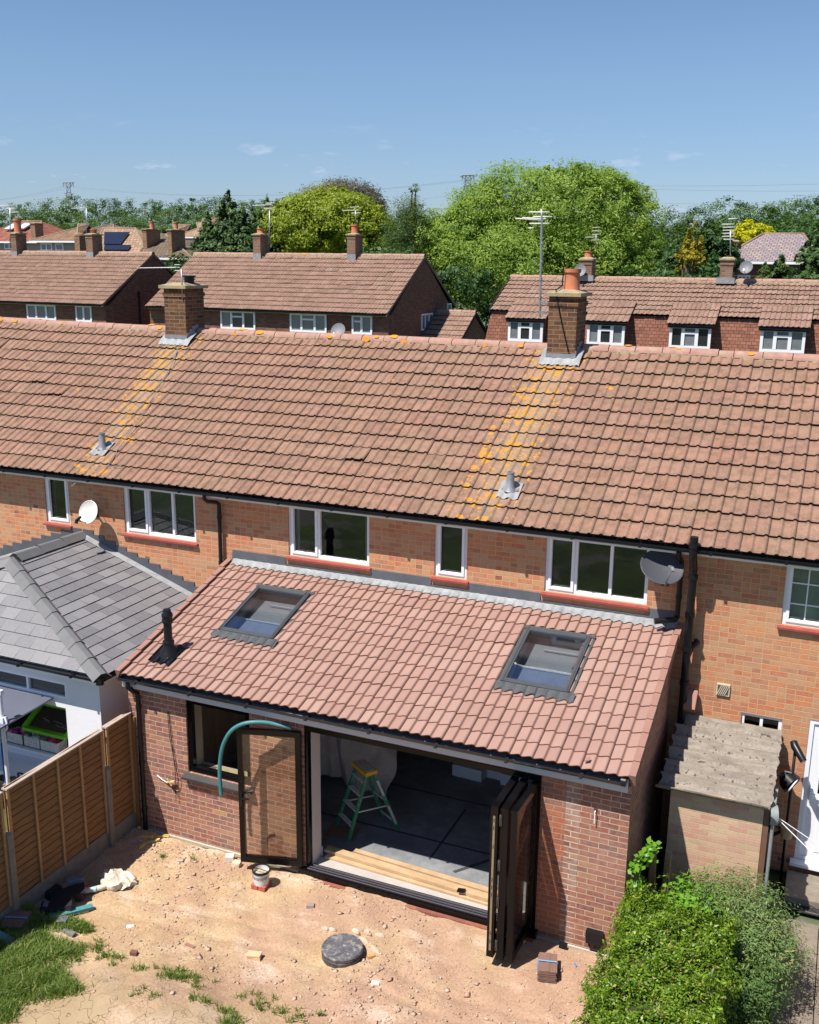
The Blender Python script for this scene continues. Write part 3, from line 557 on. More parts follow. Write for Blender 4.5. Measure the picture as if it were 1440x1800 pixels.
# roof: holes for skylights
SK=[]
for pts in ([(455,1032),(545,1046),(480,1127),(385,1108)],[(925,1106),(1040,1122),(1000,1220),(883,1200)]):
    q=[erhit(*p) for p in pts]; xa=(q[0][0]+q[3][0])/2; xb=(q[1][0]+q[2][0])/2; sa=(q[2][1]+q[3][1])/2; sb=(q[0][1]+q[1][1])/2; SK.append((xa,xb,sa,sb))
print('SK',SK)
rf=tiled('roof',EX,.06,7.42,EYE,EZE,EYR,EZR,12,.2944,p_pan,.030,.020,[M_t_ext,M_extlip],ns=20,jit=.0016,holes=[(a+.03,b-.03,c-.05,d) for a,b,c,d in SK])
m=MB()
xs=sorted([.02,7.44]+[x for s in SK for x in s[:2]]); ys=sorted([.03,el]+[s for k in SK for s in k[2:]])
for a,b in zip(xs,xs[1:]):
    for c,d_ in zip(ys,ys[1:]):
        if any(k[0]-1e-3<=a and b<=k[1]+1e-3 and k[2]-1e-3<=c and d_<=k[3]+1e-3 for k in SK): continue
        m.hexa([er(a,c,-.03),er(b,c,-.03),er(b,d_,-.03),er(a,d_,-.03),er(a,c,-.005),er(b,c,-.005),er(b,d_,-.005),er(a,d_,-.005)])
m.build('roof_deck',M_tlip,EX)
# dry verge caps, one per course
for xe,sg in ((.055,-1),(7.425,1)):
    m=MB(); g=el/12
    for r in range(12):
        s0,s1=r*g-.01,(r+1)*g+.01; hh=.055+.004*random.random(); xo=xe+sg*.055; xi=xe-sg*.03; o=.0 if r<11 else .02*sg
        def R_(x,s,h): return er(x+o,s,h)
        A=[R_(xi,s0,hh+.018),R_(xo,s0,hh+.018),R_(xo,s1,hh),R_(xi,s1,hh)]; B=[R_(xi,s0,hh-.0),R_(xo,s0,-.09),R_(xo,s1,-.09),R_(xi,s1,hh-.02)]
        m.hexa(B+A)
    m.build('verge_caps',M_verge,EX)
# top flashing: ripple lead on the tiles and upstand on the wall
m=MB(); n=300
for k in range(n):
    u,v=.10+7.33*k/n,.10+7.33*(k+1)/n
    f=lambda x:.028+.032*float(p_pan(np.array([(x-.06)/.2944]))[0])
    w=lambda x:el-.125+.012*math.sin(x*42)
    m.face([er(u,w(u),f(u)),er(v,w(v),f(v)),er(v,el-.04,f(v)*.5+.03),er(u,el-.04,f(u)*.5+.03)],1,sm=True)
    m.face([er(u,el-.04,f(u)*.5+.03),er(v,el-.04,f(v)*.5+.03),(v,D-.012,EZR+.085),(u,D-.012,EZR+.085)],1,sm=True)
m.build('ripple_flashing',[M_lead,M_leadw],EX)
m=MB()
for a,b in ((.07,1.10),(2.66,3.68),(4.30,5.42),(7.02,7.38)):
    m.hexa([(a,D-.03,EZR+.06),(b,D-.03,EZR+.06),(b,D-.002,EZR+.06),(a,D-.002,EZR+.06),(a,D-.012,EZR+.21),(b,D-.012,EZR+.21),(b,D-.002,EZR+.215),(a,D-.002,EZR+.215)])
m.box(1.10,D-.03,EZR+.06,2.66,D-.002,EZR+.10); m.box(3.68,D-.03,EZR+.06,4.30,D-.002,EZR+.10); m.box(5.42,D-.03,EZR+.06,7.02,D-.002,EZR+.10)
m.build('lead_upstand',M_leadd,EX)
# fascia and gutter
m=MB(); m.box(.02,-.145,2.325,EW-.02,-.12,2.54); m.box(.02,-.12,2.327,EW-.02,-.003,2.345); m.build('fascia',M_fasc,EX)
gutter(EX,.03,EW-.04,-.206,2.50,r=.056,brk=.93,mat=plain('black_gutter',(.022,.024,.03),.3,.2,4))
m=MB(); m.cyl((EW-.09,-.206,2.50),(EW-.035,-.206,2.50),.06,n=14); m.build('gutter_end',M_blk,EX)
pipe(EX,[(.17,-.206,2.46),(.17,-.206,2.36),(.20,-.13,2.27),(.21,-.06,2.22),(.21,-.05,2.1),(.21,-.05,-.1)],.034,clips=[(.21,-.05,2.0),(.21,-.05,1.1),(.21,-.05,.3)])
# window in the front wall (black)
M_cream=M_room
w=window(EX,1.01,2.08,1.10,2.255,.03,mull=(),g=M_gclear,mat=M_blkm,fw=.075,sill=False,dep=.08)
s=MB(); s.hexa([(.95,-.10,1.02),(2.13,-.10,1.02),(2.13,.03,1.02),(.95,.03,1.02),(.95,-.10,1.055),(2.13,-.10,1.055),(2.13,.03,1.095),(.95,.03,1.095)]); s.build('sill',plain('dark_grey_sill',(.045,.043,.042),.5,.15,5),w)
m=MB(); m.box(1.0,.11,1.09,1.03,.36,2.26); m.box(2.06,.11,1.09,2.09,.36,2.26); m.box(1.03,.11,1.075,2.06,.36,1.10); m.build('window_reveal',plain('pale_reveal',(.60,.58,.52),.9,.05,3),EX)
m=MB(); m.bar((1.35,.22,1.115),(1.95,.2,1.125),.10,.03); m.build('foam_strip',plain('cream_foam',(.60,.58,.36),.9,.2,9),EX)
# skylights
for (xa,xb,sa,sb) in SK:
    m=MB(); h0,h1=.0,.075; fw=.058
    def slab(mb,a,b,c,d_,lo,hi,mi=0): mb.hexa([er(a,c,lo),er(b,c,lo),er(b,d_,lo),er(a,d_,lo),er(a,c,hi),er(b,c,hi),er(b,d_,hi),er(a,d_,hi)],mi)
    slab(m,xa,xa+fw,sa,sb,-.02,h1); slab(m,xb-fw,xb,sa,sb,-.02,h1); slab(m,xa+fw,xb-fw,sa,sa+fw*1.3,-.02,h1-.004); slab(m,xa+fw,xb-fw,sb-fw*1.4,sb,-.02,h1+.012)
    slab(m,xa+.02,xa+.03,sa,sb,h1,h1+.008); slab(m,xb-.03,xb-.02,sa,sb,h1,h1+.008)
    k=m.build('skylight',M_vel,EX)
    g=MB(); slab(g,xa+fw,xb-fw,sa+fw*1.3,sb-fw*1.4,.055,.062); g.build('pane',M_gsky,k)
    # shallow shaft: plaster above, insulation below with a dark batten
    g=MB(); a,b,c,d_=xa+.04,xb-.04,sa+.05,sb-.05; dp=-.16; sm_=c+(d_-c)*.47
    for p,q in (((a,c),(b,c)),((b,c),(b,d_)),((b,d_),(a,d_)),((a,d_),(a,c))): g.face([er(*p,0),er(*q,0),er(*q,dp),er(*p,dp)])
    slab(g,a,b,c,sm_,dp,dp+.004,2); slab(g,a,b,sm_,d_,dp-.02,dp-.01,0); slab(g,a,b,sm_,sm_+.02,dp+.004,dp+.03,1); slab(g,a+.25,b-.1,d_-.16,d_-.14,dp+.02,dp+.035,1)
    for xx in (.35,.6): slab(g,a+xx*(b-a),a+xx*(b-a)+.008,c,sm_,dp+.0045,dp+.008,0)
    g.build('shaft_lining',[plain('beige_shaft',(.30,.29,.265),.9,.1,3),plain('shaft_white',(.5,.5,.46),.8,.1),plain('blue_grey_board',(.20,.215,.265),.8,.15,3)],k)
    # pleated apron flashing below
    g=MB(); n=60; A,B=xa-.05,xb+.10
    for i in range(n):
        u,v=A+(B-A)*i/n,A+(B-A)*(i+1)/n
        f=lambda x:.034+.036*float(p_pan(np.array([(x-.06)/.2944]))[0])
        g.face([er(u,sa-.155+.012*math.sin(u*44),f(u)),er(v,sa-.155+.012*math.sin(v*44),f(v)),er(v,sa+.01,.06),er(u,sa+.01,.06)],sm=True)
    slab(g,xa-.05,xa-.004,sa,sb+.03,.01,.035); slab(g,xb+.004,xb+.05,sa,sb+.03,.01,.035); slab(g,xa-.05,xb+.05,sb+.004,sb+.07,.02,.05)
    g.build('apron_flashing',plain('pleated_flashing',(.10,.105,.11),.45,.3,40,metal=.3,bmp=.6),k)
# black flue terminal
fx,fs=erhit(298,1150); m=MB(); b=er(fx,fs,.03)
n=20
for k in range(n):
    u,v=fx-.2+.36*k/n,fx-.2+.36*(k+1)/n; f=lambda x:.035+.036*float(p_pan(np.array([(x-.06)/.2944]))[0])+.008
    m.face([er(u,fs-.24+.02*math.sin(k*.9),f(u)),er(v,fs-.24+.02*math.sin(k*.9+.9),f(v)),er(v,fs+.2,f(v)+.01),er(u,fs+.2,f(u)+.01)],1,sm=True)
m.lathe(b-Vector((0,0,.02)),[(.17,-.02),(.13,.08),(.085,.14),(.08,.2),(.085,.2),(.085,.235),(.062,.24),(.060,.52),(.078,.52),(.082,.56),(.075,.58),(.075,.60),(.082,.61),(.082,.65),(.06,.68),(.055,.72),(0,.72)],20)
m.build('flue_terminal',[M_blk,plain('black_slate_flashing',(.012,.012,.018),.18,.3,9)],EX)
# wires on the front wall
m=MB(); m.tube([(.70,-.012,2.0),(.72,-.02,1.6),(.80,-.03,1.2),(.86,-.04,.95),(.82,-.05,.85),(.76,-.04,.80)],.005,5); m.tube([(.72,-.012,2.0),(.76,-.02,1.5),(.80,-.03,1.05),(.80,-.04,.78),(.80,-.05,.6)],.005,5); m.tube([(.62,-.012,.86),(.72,-.05,.84),(.80,-.04,.72)],.007,5)
m.build('loose_cable',M_blk,EX)
m=MB(); m.tube([(.45,-.012,.93),(.55,-.02,.88),(.66,-.04,.86)],.008,5); m.bar((.66,-.05,.88),(.80,-.06,.93),.03,.02,1); m.bar((.68,-.07,.95),(.74,-.05,.84),.02,.02,1)
m.build('cable_end',[M_white,plain('yellow_foam_bit',(.62,.47,.22),.9,.2)],EX)
a=at(1047,1425,1,-.01); m=MB(); m.tube([(a[0],0,a[2]),(a[0],-.04,a[2]),(a[0],-.035,a[2]-.16)],.008,5); m.build('loose_wire',M_white,EX)
m=MB(); m.box(6.98,-.09,.13,7.18,0,.29); m.box(6.975,-.095,.2,7.185,-.02,.30); 
for x in (7.02,7.09,7.15): m.cyl((x,-.05,.13),(x,-.05,.07),.014,n=8)
m.build('socket_box',M_blk,EX)
# interior
m=MB(); m.box(-.0,.302,-.12,EW-.3,9.3,.05); m.box(2.96,.102,.03,6.30,.301,.062,1); m.build('floor',[plain('dark_membrane_floor',(.19,.20,.215),.75,.35,1.2,bmp=.1,dirt=((.27,.28,.29),.75,2.2)),plain('threshold_concrete',(.42,.39,.36),.9,.1,5)],EX)
m=MB()
for x in (1.6,4.45,): m.box(x,.9,.05,x+.035,2.4,.0535)
for y in (1.35,2.6,3.9): m.box(.4,y,.0545,7.0,y+.035,.058)
m.bar((4.9,.75,.056),(5.35,1.35,.056),.05,.003)
m.build('floor_tape',plain('dark_tape',(.05,.052,.058),.7,.2),EX)
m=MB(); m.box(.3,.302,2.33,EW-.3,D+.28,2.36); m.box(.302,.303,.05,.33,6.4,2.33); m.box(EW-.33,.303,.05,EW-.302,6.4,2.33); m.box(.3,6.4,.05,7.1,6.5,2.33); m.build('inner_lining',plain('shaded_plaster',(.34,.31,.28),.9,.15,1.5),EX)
m=MB(); m.box(2.99,.08,.06,3.02,.33,2.235); m.box(2.985,.33,.05,3.03,.36,.2); m.build('opening_lining',plain('plasterboard_edge',(.60,.58,.58),.85,.05,3),EX)
# ------------------------------------------------------------------ folding doors
m=MB(); m.box(2.96,.0,.06,3.00,.03,2.235)
FD=thing('folding_door',(4.6,0,0),'black folding doors, one leaf open to the left and three stacked at the right of the opening','folding door')
m=MB(); m.box(2.962,-.012,2.165,6.298,.075,2.234); m.box(2.962,-.01,.10,3.015,.075,2.165); m.box(6.245,-.01,.10,6.298,.075,2.165); m.build('door_frame',M_blkm,FD)
m=MB(); m.box(2.88,-.10,-.015,6.34,-.002,.055); m.box(2.88,-.102,.055,6.34,.10,.072)
m.build('threshold',M_blkm,FD)
m=MB()
for y in (-.05,.0): m.box(3.0,y,.0725,6.26,y+.006,.088)
m.box(3.0,.045,.0725,6.26,.055,.094); m.build('threshold_track',plain('lilac_aluminium',(.30,.27,.31),.35,.1,5,metal=.6),FD)
m=MB(); m.box(2.9,-.16,-.28,6.32,-.09,-.012); m.build('brick_step',brick('step_brick',[(0,(.30,.10,.06)),(.5,(.24,.085,.06)),(.8,(.34,.13,.08))],(.25,.15,.1),bw=.235,bh=.22,ms=.01),FD)
def leaf(p0,p1,z0=.105,z1=2.155,th=.07,fw=.075,handle=False,edge=False,hinges=()):
    """door leaf from wall end p0 to outer end p1 (x,y)"""
    a=Vector((p0[0],p0[1],0)); b=Vector((p1[0],p1[1],0)); d=(b-a); Ln=d.length; d.normalize(); nrm=Vector((-d.y,d.x,0)); m=MB()
    def bx(mb,s0,s1,z0_,z1_,t0,t1,mi=0):
        P=lambda s,t,z: a+d*s+nrm*t+Vector((0,0,z)); mb.hexa([P(s0,t0,z0_),P(s1,t0,z0_),P(s1,t1,z0_),P(s0,t1,z0_),P(s0,t0,z1_),P(s1,t0,z1_),P(s1,t1,z1_),P(s0,t1,z1_)],mi)
    h=th/2
    bx(m,0,fw,z0,z1,-h,h); bx(m,Ln-fw,Ln,z0,z1,-h,h); bx(m,fw,Ln-fw,z0,z0+fw*1.15,-h,h); bx(m,fw,Ln-fw,z1-fw,z1,-h,h)
    bx(m,fw,Ln-fw,z0+fw*1.15,z0+fw*1.15+.012,-h*.8,h*.8); bx(m,-.006,.0,z0+.02,z1-.02,-h*.6,h*.6)
    lf=m.build('door_leaf',M_blkm,FD)
    g=MB(); bx(g,fw,Ln-fw,z0+fw*1.15,z1-fw,-.012,.012); g.build('pane',M_gclear,lf)
    if handle:
        g=MB(); bx(g,Ln-.055,Ln-.02,.98,1.22,h,h+.014); P=lambda s,t,z: a+d*s+nrm*t+Vector((0,0,z)); g.bar(P(Ln-.037,h+.01,1.13),P(Ln-.037,h+.055,1.13),.02); g.bar(P(Ln-.037,h+.05,1.13),P(Ln-.17,h+.055,1.13),.02,.02)
        bx(g,Ln-.055,Ln-.02,.98,1.22,-h-.014,-h); g.bar(P(Ln-.037,-h-.01,1.13),P(Ln-.037,-h-.055,1.13),.02); g.bar(P(Ln-.037,-h-.05,1.13),P(Ln-.17,-h-.055,1.13),.018); g.build('handle',M_blk,lf)
    if edge: g=MB(); bx(g,Ln,Ln+.003,.2,z1-.12,-.014,.012); [bx(g,Ln+.003,Ln+.0045,z,z+.05,-.006,.004,1) for z in (.3,.42,.95,1.05,1.15,1.6,1.85,1.95)]; g.build('lock_strip',[plain('brassy_strip',(.42,.38,.28),.35,.15,30,metal=.8),M_blk],lf)
    for z in hinges: g=MB(); bx(g,Ln-.005,Ln+.02,z-.07,z+.07,-h-.012,-h+.02); g.cyl(a+d*(Ln+.012)-nrm*(h)+Vector((0,0,z-.075)),a+d*(Ln+.012)-nrm*h+Vector((0,0,z+.075)),.011,n=8); g.build('hinge',plain('dark_hinge',(.08,.075,.07),.35,.3,30,metal=.6),lf)
    return lf
leaf((2.93,-.055),(2.075,-.30),handle=True)
leaf((5.965,.0),(5.96,-.80),edge=True,th=.09)
leaf((6.085,.0),(6.085,-.80),hinges=(.3,.9,1.4,2.0),th=.09,fw=.085)
leaf((6.235,-.02),(6.205,-.80),th=.08,fw=.085)
for (x,y) in ((6.25,-.83),):
    pass
# ------------------------------------------------------------------ teal hose hooked over the open leaf
pts=[(512,1279,-.10),(490,1274.5,-.14),(470,1270,-.19),(450,1269,-.26),(430,1271,-.32),(412,1279,-.36),(400,1292,-.38),(391,1312,-.38),(387,1335,-.38),(386,1365,-.38),(389,1397,-.38)]
P=[]
for u,v,y in pts: P.append(at(u,v,1,y))
def smooth(P,k=3):
    P=[Vector([float(c) for c in p]) for p in P]
    for _ in range(k):
        Q=[P[0]]
        for a,b in zip(P,P[1:]): Q+= [a.lerp(b,.25),a.lerp(b,.75)]
        P=Q+[P[-1]]
    return P
m=MB(); m.tube(smooth(P,2),.028,10); 
m.build('curved_hose',plain('teal_plastic',(.045,.19,.205),.5,.15,10),None,**T('teal plastic pipe curling over the top corner of the open black door leaf','hose'))
# ------------------------------------------------------------------ ladder
lt=thing('step_ladder',(3.3,1.1,.05),'green fibreglass stepladder with white and yellow top cap standing in the open doorway','stepladder')
M_lgr=plain('ladder_green',(.02,.20,.10),.5,.15,9,dirt=((.3,.3,.25),.7,14)); f1=at(613,1477,2,.055); f2=at(700,1457,2,.055)
f3=at(590,1453,2,.055); f4=at(674,1436,2,.055)
f1,f2,f3,f4=[Vector([float(c) for c in f]) for f in (f1,f2,f3,f4)]  # front rails f1,f3  back rails f2,f4
ctr=(f1+f2+f3+f4)/4; sd_=((f3-f1)+(f4-f2)).normalized(); fr=Vector((-sd_.y,sd_.x,0)); 
if fr.dot(f2-f1)<0: fr=-fr
tz=float(at(641,1352,1,ctr.y)[2]); tc=Vector((ctr.x-.03,ctr.y,max(tz,.9)))
def lg(name,a,b,w=.05,h=.03,mat=None): m=MB(); m.bar(a,b,w,h,up=tuple(sd_)); return m.build(name,mat or M_lgr,lt)
tops=[tc-sd_*.15-fr*.05,tc+sd_*.15-fr*.05,tc-sd_*.14+fr*.06,tc+sd_*.14+fr*.06]; feet=[f1,f3,f2,f4]
for a,b,w in zip(feet,tops,(.055,.055,.05,.05)): lg('rail',a,b,w)
for k in (.22,.45,.68,.88):
    a=feet[0].lerp(tops[0],k); b=feet[1].lerp(tops[1],k); m=MB(); m.bar(a,b,.07,.02); m.build('step',M_alu,lt)
for k in (.12,.5):
    a=feet[2].lerp(tops[2],k); b=feet[3].lerp(tops[3],k); m=MB(); m.bar(a,b,.02); m.build('brace',M_alu,lt)
for i_ in (0,1): m=MB(); m.bar(feet[i_].lerp(tops[i_],.42),feet[i_+2].lerp(tops[i_+2],.42),.022,.012); m.build('spreader',M_alu,lt)
m=MB(); m.obox(tc+Vector((0,0,.02)),sd_*.2,fr*.10,(0,0,.03)); m.obox(tc+Vector((0,0,.055)),sd_*.17,fr*.075,(0,0,.006),1); m.build('top_cap',[plain('yellow_plastic',(.62,.38,.02),.5,.1),plain('white_label',(.55,.53,.5),.6,.25,20)],lt)
for p_,q_ in ((.1,.42),(.6,.86)): a,b=feet[2],tops[2]; m=MB(); m.bar(a.lerp(b,p_)-sd_*.02,a.lerp(b,q_)-sd_*.02,.034,.006,up=tuple(sd_)); m.build('label_strip',plain('worn_label',(.5,.52,.5),.6,.3,30),lt)
# timber lengths along the threshold
tb=[('timber_board',3.00,.34,5.93,.18,.07,.30,'wide pale timber board lying along the inside of the threshold'),]
def board(a,b,w,h,z,label,mat=M_wood): m=MB(); m.bar((a[0],a[1],z+h/2),(b[0],b[1],z+h/2),w,h); m.build('timber_board',mat,**T(label,'timber','timber lengths inside the doorway'))
board((3.10,.33),(5.95,.22),.09,.045,.051,'pale timber length on the floor nearest the threshold')
board((3.12,.44),(5.95,.33),.10,.05,.051,'pale timber length on the floor just inside, second from the threshold')
board((3.60,.57),(5.95,.47),.12,.05,.051,'pale timber length on the floor furthest inside the doorway')
board((3.05,.43),(5.9,.27),.12,.045,.102,'pale timber plank lying on top of the others inside the doorway')
board((3.45,.54),(5.95,.40),.08,.045,.102,'narrow pale timber strip lying on the inner edge of the pile')
m=MB(); m.obox((5.2,.24,.165),(.05,.01,0),(0,.03,0),(0,0,.015)); m.build('dark_offcut',M_blk,None,**T('small black offcut lying on the pale timber by the threshold','offcut'))
m=MB(); m.obox((3.02,1.0,.062),(.22,.03,0),(-.02,.16,0),(0,0,.006)); m.build('cardboard_sheet',plain('brown_card',(.22,.14,.08),.9,.15),None,**T('brown cardboard sheet on the dark floor behind the white opening edge','cardboard'))
# dust sheet over stored goods
m=MB(); nx,ny=26,22; G=[[None]*(ny+1) for _ in range(nx+1)]
for i in range(nx+1):
    for j in range(ny+1):
        a=i/nx; b=j/ny; x=1.5+1.75*a; fold=.07*math.sin(a*17+b*2)+.04*math.sin(a*41+1)
        sw=.12+.88*(1-abs(a-.45)*1.1); z=.12+(1.5*sw)*b**.8+.1*math.sin(a*5); y=2.15+.35*b**2+fold*(1-b*.6)+.25*abs(a-.5)
        G[i][j]=(x+.05*math.sin(b*7+a*4),y,min(z,1.85))
for i in range(nx):
    for j in range(ny): m.face([G[i][j],G[i+1][j],G[i+1][j+1],G[i][j+1]],sm=True)
m.build('dust_sheet',plain('grey_dust_sheet',(.60,.52,.45),.75,.2,4,bmp=.2),None,**T('grey-brown plastic dust sheet draped over goods behind the stepladder','dust sheet'))
for k,(u,v,w,lab) in enumerate(((822,1362,.26,'white polystyrene block with sloping end on the dark floor'),(868,1362,.3,'white polystyrene block at the middle of the row on the dark floor'),(905,1378,.24,'white polystyrene block behind the stacked door leaves'))):
    q=at(u,v,2,.06); m=MB(); m.obox((q[0]+.05,q[1],.16),(w,-.05*w,0),(.02,.13,0),(0,0,.10)); m.build('polystyrene_block',plain('polystyrene',(.62,.62,.64),.8,.05,6),None,**T(lab,'packing block','white packing blocks in the extension'))
# ------------------------------------------------------------------ ground
def soilmat():
    m,nt,b=newmat('pale_soil'); f=noise(nt,2.2,7,.7,'World'); g=noise(nt,.8,4,.6,'World'); h=noise(nt,34,5,.75,'World'); w=noise(nt,1.1,5,.62,'World',(1,1.6,1)); r=noise(nt,.35,3,.5,'World')
    c=ramp(nt,[(.3,(.38,.245,.135)),(.45,(.46,.32,.185)),(.58,(.51,.375,.22)),(.72,(.58,.46,.30))],f)
    g3=nt.nodes.new('ShaderNodeNewGeometry'); s3=nt.nodes.new('ShaderNodeSeparateXYZ'); L(nt,g3.outputs['Position'],s3.inputs[0])
    c=mixc(nt,ramp(nt,[(.40,0),(.62,.7)],mth(nt,'ADD',g,mth(nt,'MULTIPLY',mth(nt,'SUBTRACT',s3.outputs[0],3.6),.045))),c,(.42,.26,.19))
    c=mixc(nt,ramp(nt,[(.55,0),(.68,.7)],w),c,(.66,.52,.41))
    c=mixc(nt,ramp(nt,[(.40,.55),(.56,0)],h),c,(.28,.17,.12))
    vo=nt.nodes.new('ShaderNodeTexVoronoi'); vo.feature='DISTANCE_TO_EDGE'; vo.inputs['Scale'].default_value=3.4; g2=nt.nodes.new('ShaderNodeNewGeometry')
    wb=nt.nodes.new('ShaderNodeTexNoise'); wb.inputs['Scale'].default_value=5; L(nt,g2.outputs['Position'],wb.inputs[0]); va=nt.nodes.new('ShaderNodeVectorMath'); va.operation='MULTIPLY_ADD'; va.inputs[1].default_value=(.7,.7,.7); L(nt,wb.outputs['Color'],va.inputs[0]); L(nt,g2.outputs['Position'],va.inputs[2]); L(nt,va.outputs[0],vo.inputs[0])
    s=nt.nodes.new('ShaderNodeSeparateXYZ'); L(nt,g2.outputs['Position'],s.inputs[0])
    mk=mth(nt,'MULTIPLY',mth(nt,'MULTIPLY',mth(nt,'ADD',s.outputs[1],2.75),-2.2,True),mth(nt,'MULTIPLY',mth(nt,'SUBTRACT',4.3,s.outputs[0]),1.2,True))
    mk=mth(nt,'MULTIPLY',mk,ramp(nt,[(.4,.3),(.6,1)],noise(nt,1.7,3,.5,'World')))
    c=mixc(nt,mk,c,mixc(nt,f,(.28,.20,.12),(.40,.305,.19)))
    ck=mth(nt,'MULTIPLY',ramp(nt,[(0,.95),(.008,.6),(.018,0)],vo.outputs['Distance']),mk); c=mixc(nt,ck,c,(.12,.075,.04))
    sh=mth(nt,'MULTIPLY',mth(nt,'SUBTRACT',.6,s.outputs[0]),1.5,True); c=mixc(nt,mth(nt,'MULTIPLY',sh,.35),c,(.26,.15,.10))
    L(nt,c,b.inputs['Base Color']); b.inputs['Roughness'].default_value=.95; b.inputs['Specular IOR Level'].default_value=.1
    bump(nt,b,mth(nt,'SUBTRACT',mth(nt,'ADD',h,f),ck),.7,.02); return m
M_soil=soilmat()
def gh(x,y):
    x=np.asarray(x,float); y=np.asarray(y,float)
    z=.018*np.sin(x*2.1+y*1.3)+.015*np.sin(x*4.7-y*3.1)+.012*np.sin(x*9+y*7.3)+.008*np.sin(x*17.0-y*13)
    md=np.exp(-(((x-2.9)/1.5)**2+((y+3.3)/.75)**2))*.30; z=z*.8+md-.02-.02*np.exp(-((y+1.35+.12*np.sin(x*1.3))/.07)**2)-.02*np.exp(-((y+1.72+.12*np.sin(x*1.3))/.07)**2)
    z=z+.10*np.clip((-1.9-y)/1.2,0,1)*np.clip((1.5-x)/1.0,0,1); return z-.06*np.clip((.6+y),0,1)*0
nx,ny=230,170; X=np.linspace(-.15,8.0,nx); Y=np.linspace(-6.0,-.09,ny); XX,YY=np.meshgrid(X,Y); ZZ=gh(XX,YY)+RNG.normal(0,.0035,XX.shape)
idx=np.arange(nx*ny).reshape(ny,nx); F=np.stack([idx[:-1,:-1],idx[:-1,1:],idx[1:,1:],idx[1:,:-1]],-1).reshape(-1,4)
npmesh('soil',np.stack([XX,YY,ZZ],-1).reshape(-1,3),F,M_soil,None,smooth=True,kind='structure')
def groundmat():
    m,nt,b=newmat('garden_ground'); f=noise(nt,.6,6,.7,'World'); h=noise(nt,12,5,.7,'World')
    c=mixc(nt,ramp(nt,[(.35,0),(.65,1)],f),(.015,.035,.008),(.08,.13,.03)); c=mixc(nt,ramp(nt,[(.55,0),(.6,.8)],noise(nt,.45,3,.5,'World')),c,(.16,.15,.15)); c=mixc(nt,ramp(nt,[(.4,0),(.7,.6)],h),c,(.10,.09,.04))
    L(nt,c,b.inputs['Base Color']); b.inputs['Roughness'].default_value=.95; bump(nt,b,h,.5,.03); return m
M_gnd=groundmat()
m=MB()
for a,b,c,d_ in ((-1500,-40,1500,-6.0),(-1500,-6.0,-.15,9.5),(8.0,-6.0,1500,9.5),(-.15,-.09,8.0,9.5)):
    m.face([(a,b,-.06),(c,b,-.06),(c,d_,-.06),(a,d_,-.06)])
m.face([(-1500,9.5,-.06),(1500,9.5,-.06),(1500,26,.8),(-1500,26,.8)]); m.face([(-1500,26,.8),(1500,26,.8),(1500,90,1.5),(-1500,90,1.5)]); m.face([(-1500,90,1.5),(1500,90,1.5),(1500,330,4),(-1500,330,4)])
m.face([(-1500,330,4),(1500,330,4),(1500,520,26),(-1500,520,26)]); m.face([(-1500,520,26),(1500,520,26),(1500,2600,30),(-1500,2600,30)])
m.build('ground',M_gnd,None,kind='structure')
# paved strip on the right
m=MB()
for i in range(8):
    for j in range(8):
        x=9.2+i*.46; y=-3.3+j*.62
        if y>2.4: continue
        dz=random.uniform(-.004,.004); m.box(x+.006,y+.006,-.055,x+.454,min(y+.614,2.6),.012+dz)
m.build('paving',plain('paving_slab',(.22,.18,.14),.9,.25,2,bmp=.3,dirt=((.08,.075,.05),.8,3)),None,kind='structure')
# stones
def rocks(name,P,S_,mat,**tags):
    n=len(P); base=np.array([[1,0,0],[0,1,0],[-1,0,0],[0,-1,0],[0,0,1],[0,0,-1]],float); fc=np.array([[0,1,4],[1,2,4],[2,3,4],[3,0,4],[1,0,5],[2,1,5],[3,2,5],[0,3,5]])
    sc=S_[:,None]*(.5+RNG.random((n,3))); sc[:,2]*=.6; V=base[None]*sc[:,None,:]*(1+RNG.normal(0,.15,(n,6,1))); a=RNG.random(n)*6.28; ca,sa=np.cos(a)[:,None],np.sin(a)[:,None]
    x=V[:,:,0]*ca-V[:,:,1]*sa; y=V[:,:,0]*sa+V[:,:,1]*ca; V=np.stack([x,y,V[:,:,2]],-1)+P[:,None,:]
    F=(fc[None]+6*np.arange(n)[:,None,None]).reshape(-1,3); u=RNG.random(n)
    return npmesh(name,V.reshape(-1,3),F,mat,None,np.repeat(np.stack([u,u],1),6,0),**tags)
M_stone=leafmat('stone_colours',[(0,(.44,.30,.22)),(.3,(.37,.26,.20)),(.6,(.50,.38,.28)),(.8,(.42,.24,.16)),(.93,(.56,.46,.36)),(1,(.28,.22,.19))],trans=0,rough=.9)
n=17000; x=RNG.uniform(-.05,7.9,n); y=-.15-RNG.random(n)**1.1*4.3
keep=(np.sin(x*1.9+y*1.1)+np.sin(x*.7-y*2.3)+RNG.normal(0,.8,n)>-.2)&~((y<-2.4)&(x<4.2)&(RNG.random(n)<.93)); x,y=x[keep],y[keep]
s=.005+.010*RNG.random(len(x))**2.2+.028*(RNG.random(len(x))**16); rocks('rubble',np.stack([x,y,gh(x,y)+s*.25],1),s,M_stone,kind='stuff')
